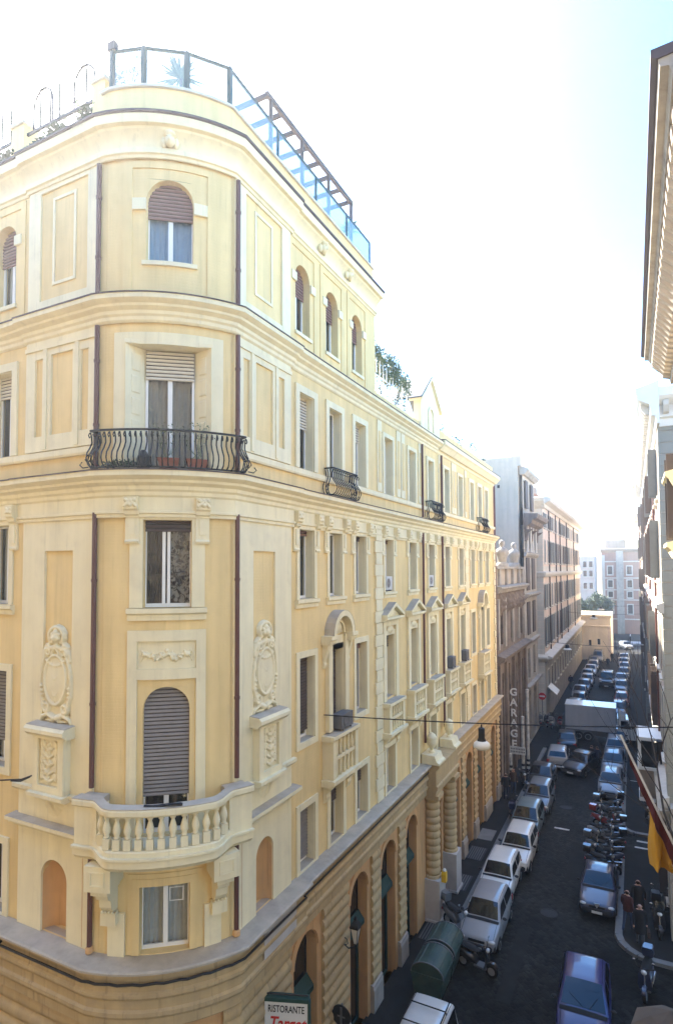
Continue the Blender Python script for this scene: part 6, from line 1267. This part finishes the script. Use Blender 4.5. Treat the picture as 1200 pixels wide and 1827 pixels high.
sp = [(31.9, 84, 'p_black'), (32.8, 95, 'p_navy'), (33.6, 80, 'p_grey'), (34.5, 100, 'p_black'), (35.5, 86, 'p_silver'), (36.4, 92, 'p_black'), (37.3, 78, 'p_red'), (38.2, 97, 'p_black'), (39.2, 88, 'p_grey'), (40.2, 93, 'p_black')]
for k, (y, a, c_) in enumerate(sp): scooter(k % 3, -1.65+.12*math.sin(k*2.7), y, a+180*(k % 2), c_, f'{ords[k]} scooter of the row behind the dark blue saloon, counted from it', GM)
scooter(1, -5.5, 22.15, 80, 'p_black', 'dark motor scooter parked across the front of the silver grey hatchback'); scooter(2, -6.75, 24.0, 60, 'p_grey', 'grey scooter wedged between the green bins and the silver grey hatchback', z=.13)
scooter(0, .45, 39.2, 0, 'p_black', 'scooter with white number plate standing alone on the right pavement', z=.125); scooter(0, .55, 27.6, 5, 'p_black', 'dark scooter on the right pavement beside the walking people', z=.125); scooter(1, .62, 29.2, -4, 'p_grey', 'second dark scooter on the right pavement close to the house corner', z=.125)
scooter(2, .1, 23.7, -8, 'p_navy', 'dark motorbike with large top box near the bottom right corner'); scooter(1, -6.95, 41.8, 20, 'p_black', 'dark scooter on the left pavement beside the two people', z=.125); scooter(2, -6.7, 36.3, 190, 'p_navy', 'navy scooter squeezed at the kerb by the grey green hatchback')
for k, (x, y, c_) in enumerate(((-7.1, 58.4, 'p_silver'), (-6.5, 58.8, 'p_red'), (-7.7, 58.9, 'p_black'), (-8.3, 58.5, 'p_grey'))): scooter(k % 3, x, y, 180+k*7, c_, f'{c_[2:]} scooter parked at the pale stone corner behind the truck', 'scooters at the pale stone corner')
for o, c_ in sc_rec: recolour(o, 'p_black', c_)

# ================================================================== roll-top bins
def bin_(y, label):
    b = root('rubbish_bin', label, 'bin', (-6.62, y, .0), group='green roll-top bins'); w_, l_ = .56, 1.26
    q = MB(); q.rings([[(-w_*k, 0, z), (w_*k, 0, z), (w_*k, l_, z), (-w_*k, l_, z)] for z, k in ((.2, .8), (.85, 1), (.9, 1.04), (.95, 1.04))]); q.build('container', 'bin_green', b)
    q = MB(); n = 16; rs = [[(-w_*math.cos(math.pi*t/n), yy, .95+w_*.72*math.sin(math.pi*t/n)) for t in range(n+1)] for yy in (.03, l_-.03)]; q.rings(rs); q.build('lid', 'bin_green', b, 50)
    for k in range(5):
        a0 = R(28+k*28); q = MB(); q.rings([[(-(w_+e)*math.cos(a), yy, .95+(w_+e)*.72*math.sin(a)) for a, e in ((a0-.07, .003), (a0-.045, .03), (a0+.045, .03), (a0+.07, .003))] for yy in (.06, l_-.06)]); q.build('lid_rib', 'bin_green', b)
    for yy in (-.0, l_-.05): q = MB(); q.rings([[(-(w_+e)*math.cos(math.pi*t/n), yy+d, .95+(w_+e)*.72*math.sin(math.pi*t/n)) for d, e in ((0, 0), (0, .035), (.05, .035), (.05, 0))] for t in range(n+1)]); q.build('lid_rim', 'ac_dark', b)
    for x in (-.4, .4):
        for yy in (.15, l_-.15): q = MB(); q.rings([[(x+d, yy+.1*math.cos(2*math.pi*t/10), .1+.1*math.sin(2*math.pi*t/10)) for t in range(10)] for d in (-.03, .03)]); q.build('castor', 'rubber', b)
bin_(19.75, 'nearer green roll-top rubbish bin on the left'); bin_(21.15, 'farther green roll-top rubbish bin on the left')
# ================================================================== lamps and cables
def cable(pts, r_, name, label, sag=.25, n=16):
    a, b = Vector(pts[0]), Vector(pts[1]); q = MB(); q.tube([a+(b-a)*i/n-Vector((0, 0, sag*4*(i/n)*(1-i/n))) for i in range(n+1)], r_, 5); return tag(q.build(name, 'iron'), label, 'cable')
cable(((-8.25, 15.43, 10.54), (2.0, 15.45, 11.35)), .016, 'lamp_cable', 'thin steel cable spanning the street and carrying the near lamp', .1)
def hanging_lamp(loc, label, k=1.):
    l_ = root('hanging_lamp', label, 'street lamp', loc, group='lamps hung over the street'); q = MB(); q.tube([(0, 0, 0), (0, 0, -.1)], .02, 6); q.build('hook', 'iron', l_)
    q = MB(); q.lathe([(.05*k, -.08), (.085*k, -.1), (.085*k, -.34), (.11*k, -.4), (.12*k, -.42)], 14); q.build('housing', 'iron', l_, 50); q = MB(); q.lathe([(.11*k, -.41), (.2*k, -.48), (.215*k, -.54), (.2*k, -.6), (.13*k, -.64), (.02, -.65)], 18); q.build('shade', 'bulb_glass', l_, 50)
hanging_lamp((-3.62, 15.44, 10.78), 'near black and white lamp hanging from the cable across the street')
cable(((-7.9, 62, 7.6), (1.05, 62, 7.6)), .02, 'lamp_cable', 'second lamp cable across the street beyond the truck', .2); hanging_lamp((-6.02, 62, 7.45), 'second lamp hanging in front of the pink house', 2.0)
for k, (y, lb) in enumerate(((80, 'third lamp hanging far down the street'), (98, 'fourth and farthest lamp hanging before the ochre house'))): cable(((-7.8, y, 9.4), (.95, y, 9.4)), .02, 'lamp_cable', ['lamp cable of the third hanging lamp', 'lamp cable of the farthest hanging lamp'][k], .2); hanging_lamp((-4.6, y, 9.2), lb, 2.2)
# wall lantern on the arcade
L_ = root('wall_lantern', 'black iron wall lantern on the arcade pier', 'lantern', (-8.0, 16.35, 4.0), world=True); lx, ly = -7.66, 16.3
q = MB(); q.tube([(-8.08, ly, 3.55), (-7.9, ly, 3.45), (lx-.05, ly, 3.55), (lx, ly, 3.66)], .018, 5); q.tube([(-8.08, ly, 3.75), (-7.95, ly, 3.7), (-7.92, ly, 3.58), (-8.0, ly, 3.52)], .014, 5); q.build('bracket', 'iron', L_, 60)
q = MB(); q.rings([[(lx+r_*math.cos(math.pi/4+math.pi/2*t), ly+r_*math.sin(math.pi/4+math.pi/2*t), z) for t in range(4)] for r_, z in ((.06, 3.66), (.07, 3.7), (.16, 4.12))]); q.build('glass', 'bulb_glass', L_)
q = MB(); q.rings([[(lx+r_*math.cos(math.pi/4+math.pi/2*t), ly+r_*math.sin(math.pi/4+math.pi/2*t), z) for t in range(4)] for r_, z in ((.19, 4.12), (.2, 4.16), (.12, 4.28), (.05, 4.34), (.06, 4.38), (.01, 4.46))]); q.build('cap', 'iron', L_)
for t in range(4): a = math.pi/4+math.pi/2*t; q = MB(); q.tube([(lx+.075*math.cos(a), ly+.075*math.sin(a), 3.68), (lx+.168*math.cos(a), ly+.168*math.sin(a), 4.13)], .012, 4); q.build('glazing_bar', 'iron', L_)
# restaurant sign
S_ = root('restaurant_sign', 'hanging white restaurant sign with black and red lettering at the bottom edge', 'sign', (-8.03, 12, 4.5), R(21), world=True)
SX0, SX1, SZ1, SY = -8.03, -7.0, 4.62, 12.0
q = MB(); q.box(SX0, SX1, SY, SY+.16, SZ1-1.5, SZ1); q.build('panel', 'sign_white', S_); q = MB(); q.box(SX0-.03, SX1+.03, SY-.02, SY+.18, SZ1, SZ1+.09); q.build('top_rail', 'sign_green', S_); q = MB(); q.box(SX1, SX1+.05, SY-.02, SY+.18, SZ1-1.5, SZ1-.001); q.build('edge', 'sign_green', S_)
q = MB(); q.tube([(-8.1, SY+.08, SZ1+.12), (SX1, SY+.08, SZ1+.12)], .02, 5); q.build('bracket', 'iron', S_)
def sign_text(tx, size, x, z, mt, sx=1, off=0, sh=0):
    text(tx, size, mt, Matrix.Translation((x, SY-.006, z)) @ Matrix.Rotation(R(90), 4, 'X'), S_, 'lettering', .004, sh, off, sx)
sign_text('RISTORANTE', .225, (SX0+SX1)/2, SZ1-.17, 'sign_black', .66, .002); sign_text('Target', .40, (SX0+SX1)/2+.02, SZ1-.5, 'sign_red', .82, .008, .25)
# round traffic sign seen from behind, on a pole by the arcade
ts = root('traffic_sign', 'round traffic sign seen from behind at the bottom edge by the arcade', 'sign', (-7.78, 15.6, .12)); q = MB(); q.tube([(0, 0, 0), (0, 0, 2.2)], .03, 6); q.build('pole', 'ac_dark', ts); n = 22
q = MB(); q.rings([[(.3*math.cos(2*math.pi*t/n), y, 1.9+.3*math.sin(2*math.pi*t/n)) for t in range(n)] for y in (-.06, -.04)]); q.build('disc', 'iron', ts); q = MB(); q.box(-.03, .03, -.075, -.061, 1.66, 2.14); q.box(-.12, .12, -.07, -.0605, 1.86, 1.9); q.build('clamp', 'ac_dark', ts)
# no-entry sign by the pale corner
ts = root('no_entry_sign', 'red no-entry sign with white bar by the pale stone corner', 'sign', (-8.06, 59.2, .12)); q = MB(); q.tube([(0, 0, 0), (0, 0, 2.9)], .04, 6); q.build('pole', 'ac_dark', ts)
q = MB(); q.rings([[(.34*math.cos(2*math.pi*t/n), y, 2.6+.34*math.sin(2*math.pi*t/n)) for t in range(n)] for y in (-.07, -.05)]); q.build('disc', 'sign_red', ts); q = MB(); q.box(-.24, .24, -.078, -.071, 2.53, 2.67); q.build('bar', 'sign_white', ts)
# yellow letter box on the column pedestal
q = MB(); pts = [(-.12, 0), (.12, 0), (.12, .3), (.07, .42), (-.07, .42), (-.12, .3)]; q.prism([(-7.49, 24.5+a, 1.72+b) for a, b in pts], [(-7.3, 24.5+a, 1.72+b) for a, b in pts]); bx = root('yellow_box', 'small yellow box on the pedestal of the first banded column', 'box', (-7.4, 24.5, 1.7), world=True); q.build('casing', 'yellow_plastic', bx); q = MB(); q.lathe([(.07, 0), (.08, .05), (.03, .12)], 10, (-7.39, 24.5, 2.14)); q.build('cap', 'sign_white', bx)
# flag
fl = root('flag', 'dark red and yellow flag hanging from a slanted pole at the right edge', 'flag', (.4, 9.6, 10.5), world=True)
a, b = Vector((-.24, 10.0, 12.28)), Vector((1.25, 9.75, 9.0)); q = MB(); q.tube([a, b], .018, 6); q.build('pole', 'stripe', fl, 60)
def flagsheet(name, mt, rows):
    q = MB(); vs = []; n = len(rows[0]); 
    for r_ in rows: vs += r_
    q.add(vs, [(i*n+j, i*n+j+1, (i+1)*n+j+1, (i+1)*n+j) for i in range(len(rows)-1) for j in range(n-1)]); return q.build(name, mt, fl, 80)
d_ = (b-a).normalized(); NT = 30; red = []; yel = []
for i in range(NT+1):
    t = .08+.66*i/NT; p = a+(b-a)*t; u = i/NT; fold = .07*math.sin(i*1.15)+.03*math.sin(i*.53); drop = .30+.5*min(1, u*1.25)
    xo = -.02; red.append([p+Vector((0, fold*k/5, -.02-drop*.5*k/5)) for k in range(6)])
    bz = 10.42+.02*math.sin(i*.9); z0 = p.z-.02-drop*.5
    if p.x > .08: yel.append([Vector((p.x+(.02*math.sin(k*.8+i)), p.y+fold*(1+k*.12), z0+(min(bz, z0-.02)-z0)*k/7)) for k in range(8)])
flagsheet('red_half', 'flag_red', red); flagsheet('yellow_half', 'flag_yellow', yel)
# brown parasol at the bottom right corner
um = root('parasol', 'brown canvas parasol cut by the bottom right corner', 'parasol', (.62, 19.0, 0)); q = MB(); q.tube([(0, 0, 0), (0, 0, 2.6)], .03, 6); q.build('pole', 'wood_dark', um); n = 8
q = MB(); q.rings([[(r_*math.cos(2*math.pi*t/n+.2), r_*math.sin(2*math.pi*t/n+.2), z) for t in range(n)] for r_, z in ((.03, 2.62), (.5, 2.42), (1.0, 2.1), (1.0, 1.95), (.98, 1.95), (.97, 2.08), (.48, 2.39), (.02, 2.58))]); q.build('canopy', 'brown_canvas', um)
for t in range(n): a_ = 2*math.pi*t/n+.2; q = MB(); q.tube([(.05*math.cos(a_), .05*math.sin(a_), 2.57), (.96*math.cos(a_), .96*math.sin(a_), 2.06)], .01, 4); q.build('rib', 'wood_dark', um)
# dark awning strip and cable anchor on the left facade
q = MB(); q.tube([(-12.2, 9.2, 10.2), (-12.35, 9.05, 10.15), (-12.6, 8.9, 10.05), (-14.5, 8.0, 9.95)], .018, 5); q.tube([(-12.45, 9.0, 10.1), (-12.7, 8.95, 9.98), (-12.9, 8.85, 9.99)], .022, 5); q.tube([(-12.32, 9.19, 10.3), (-12.3, 9.06, 10.17)], .02, 5); tag(q.build('cable_anchor', 'iron', smooth=60), 'black cable anchor and wire on the left edge of the yellow building', 'cable')
# slanted awning at the pink house
q = MB(); q.prism([(-7.7, 60.6, 3.4), (-6.9, 60.6, 2.7), (-6.9, 60.6, 2.64), (-7.7, 60.6, 3.34)], [(-7.7, 63, 3.4), (-6.9, 63, 2.7), (-6.9, 63, 2.64), (-7.7, 63, 3.34)]); tag(q.build('awning', 'sign_white'), 'pale slanted awning on the corner of the pink house', 'awning')
# curved lamp arm high on the right
q = MB(); q.tube([(.95, 66, 17.9), (.1, 66, 18.4), (-.6, 66, 19.0), (-.75, 66, 19.4), (-.5, 66, 19.6), (.4, 66, 19.5)], .025, 5); tag(q.build('bent_antenna', 'iron', smooth=60), 'thin bent antenna sticking out from the right-hand houses', 'antenna')
# bare street tree on the right
tree((1.25, 23.6, 0), 11.5, 1, 1, 'bare tree by the corner on the right', 17, leafy=False, name='bare_tree', trunk=.09, spread=.9, lv=4)
q = MB(); q.tube([(.93, 31.5, .1), (.93, 31.5, 6.6)], .05, 6); q.box(.75, 1.0, 31.3, 31.6, 6.2, 6.8); tag(q.build('service_pipe', 'iron'), 'dark service pipe with box on the right-hand house', 'pipe')

# ================================================================== people
def person(loc, rot, label, coat='cloth_black', legs='cloth_black', hair='hair', h=1.64, walk=.0, long_coat=False, bag=None, turn=0.):
    rr = random.Random(int(abs(loc[0]*131+loc[1]*17)*10)); k = h/1.75
    J = {}; E_ = []; RAD = {}
    def j(n, p, r_): J[n] = (Vector(p)*k, r_*k)
    st = walk
    j('pel', (0, 0, .96), .155); j('wst', (0, 0, 1.12), .14); j('chs', (0, -.01, 1.34), .165); j('nck', (0, 0, 1.5), .06); j('hd0', (0, -.015, 1.6), .085); j('hd1', (0, -.01, 1.70), .088)
    for s, e in (('l', 1), ('r', -1)):
        f_ = st*e
        j('hip'+s, (.09*e, 0, .9), .10); j('kne'+s, (.10*e, -.14*f_-.03, .5), .07); j('ank'+s, (.10*e, -.20*f_+(.12 if f_ < 0 else 0), .09+(.05 if f_ < 0 else 0)), .047); j('toe'+s, (.115*e, -.20*f_+(.12 if f_ < 0 else 0)-.17, .045), .04)
        j('sho'+s, (.19*e, 0, 1.42), .075); j('elb'+s, (.25*e, .10*f_+.03, 1.15), .053); j('wri'+s, (.25*e, .16*f_-.08, .93), .038); j('han'+s, (.245*e, .17*f_-.12, .83), .038)
    pairs = [('pel', 'wst'), ('wst', 'chs'), ('chs', 'nck'), ('nck', 'hd0'), ('hd0', 'hd1')]
    for s in 'lr': pairs += [('pel', 'hip'+s), ('hip'+s, 'kne'+s), ('kne'+s, 'ank'+s), ('ank'+s, 'toe'+s), ('chs', 'sho'+s), ('sho'+s, 'elb'+s), ('elb'+s, 'wri'+s), ('wri'+s, 'han'+s)]
    names = list(J); me = bpy.data.meshes.new('body'); me.from_pydata([J[n][0] for n in names], [(names.index(a_), names.index(b_)) for a_, b_ in pairs], [])
    ob = bpy.data.objects.new('body', me); COL.objects.link(ob); md = ob.modifiers.new('skin', 'SKIN'); sv = me.skin_vertices[0].data
    for i, n in enumerate(names): sv[i].radius = (J[n][1], J[n][1]*(.72 if n in ('pel', 'wst', 'chs') else 1)); sv[i].use_root = (n == 'pel')
    sb = ob.modifiers.new('sub', 'SUBSURF'); sb.levels = 1; sb.render_levels = 1
    dg = bpy.context.evaluated_depsgraph_get(); m2 = bpy.data.meshes.new_from_object(ob.evaluated_get(dg)); bpy.data.objects.remove(ob); bpy.data.meshes.remove(me)
    for mm in ('skin', hair, coat, legs, 'rubber'): m2.materials.append(M[mm])
    for p in m2.polygons:
        c = p.center/k; hand = abs(c.x) > .2 and c.z < .92
        p.material_index = 0 if hand else (4 if c.z < .10 else (3 if c.z < .92 else (2 if c.z < 1.50 else (1 if (c.z > 1.70 or (c.y > .015 and c.z > 1.56)) else 0)))); p.use_smooth = True
    r_ = root('person', label, 'person', loc, R(rot)); o = bpy.data.objects.new('body', m2); link(o, r_)
    q = MB(); q.ball((0, -.105*k, 1.615*k), .016, .022, .024, 6, 4); 
    for e in (-1, 1): q.ball((e*.092*k, 0, 1.62*k), .012, .02, .03, 6, 4)
    q.build('nose_and_ears', 'skin', r_, 80)
    if long_coat:
        q = MB(); n = 14; q.rings([[(rx*k*math.cos(2*math.pi*t/n), ry*k*math.sin(2*math.pi*t/n), z*k) for t in range(n)] for rx, ry, z in ((.235, .19, .55), (.22, .17, .75), (.19, .145, 1.0), (.175, .13, 1.12), (.2, .14, 1.32), (.12, .09, 1.47))]); q.build('coat', coat, r_, 60)
    else:
        q = MB(); n = 14; q.rings([[(rx*k*math.cos(2*math.pi*t/n), ry*k*math.sin(2*math.pi*t/n), z*k) for t in range(n)] for rx, ry, z in ((.19, .14, .86), (.185, .14, 1.0), (.175, .125, 1.12), (.2, .14, 1.32), (.12, .09, 1.47))]); q.build('jacket', coat, r_, 60)
    if bag:
        x = .31*k; q = MB(); q.rings([[(x-.05, -.14, z), (x+.05, -.14, z), (x+.05, .14, z), (x-.05, .14, z)] for z in (.46*k, .70*k)]); q.tube([(x, -.1, .69*k), (x-.03, -.1, .80*k), (x-.03, -.08, .84*k), (x-.03, .06, .80*k), (x, .1, .69*k)], .01, 4)
        tag(q.build('handbag', bag), None); bg_ = COL.objects[-1]; bg_.parent = r_
    return r_
person((-.15, 28.0, .12), 178, 'broad person in a black coat walking away on the right pavement', 'cloth_black', 'cloth_black', h=1.74, walk=.8, long_coat=True)
person((-.55, 27.1, .12), 160, 'person in a dark red jacket stepping off the right kerb', 'cloth_red', 'jeans', h=1.66, walk=-.8)
person((-.1, 26.25, .12), 4, 'person in a dark knee-length coat carrying a bag at the kerb corner', 'cloth_black', 'cloth_grey', h=1.64, walk=.6, long_coat=True, bag='cloth_brown')
person((-7.6, 38.8, .12), 200, 'person in black standing by the end of the yellow building', 'cloth_black', 'cloth_navy', h=1.7)
person((-7.35, 40.0, .12), 20, 'person in a brown jacket facing the one in black on the left pavement', 'cloth_brown', 'jeans', h=1.68)
person((-3.12, 48.1, .0), 170, 'left one of two dark figures crossing behind the turning saloon', 'cloth_black', 'cloth_black', h=1.72, walk=.7)
person((-2.72, 48.0, .0), 185, 'right one of two dark figures crossing behind the turning saloon', 'cloth_navy', 'cloth_black', h=1.7, walk=-.6)
person((-3.75, 96.5, .0), 10, 'nearer of two figures walking in the road far beyond the truck', 'cloth_navy', 'cloth_black', h=1.74, walk=.7)
person((-3.35, 102.5, .0), -5, 'farther of two figures walking in the road far beyond the truck', 'cloth_black', 'cloth_black', h=1.72, walk=-.7)
person((-7.25, 78.0, .12), 175, 'dark figure on the far left pavement before the pink house', 'cloth_navy', 'cloth_grey', h=1.72, walk=.6)
# ================================================================== hazy air
hz = MB(); hz.box(-265, 265, -265, 265, -1.1, 31); hzo = hz.build('haze', 'dark'); tag(hzo, kind='stuff')
hm = bpy.data.materials.new('haze'); hm.use_nodes = True; hn = hm.node_tree.nodes; hn.clear(); ho = hn.new('ShaderNodeOutputMaterial'); hv = hn.new('ShaderNodeVolumePrincipled')
hv.inputs['Color'].default_value = (.93, .96, 1, 1); hv.inputs['Density'].default_value = .0013; hv.inputs['Anisotropy'].default_value = .55; hm.node_tree.links.new(hv.outputs[0], ho.inputs['Volume'])
hzo.data.materials.clear(); hzo.data.materials.append(hm); hzo.display_type = 'WIRE'
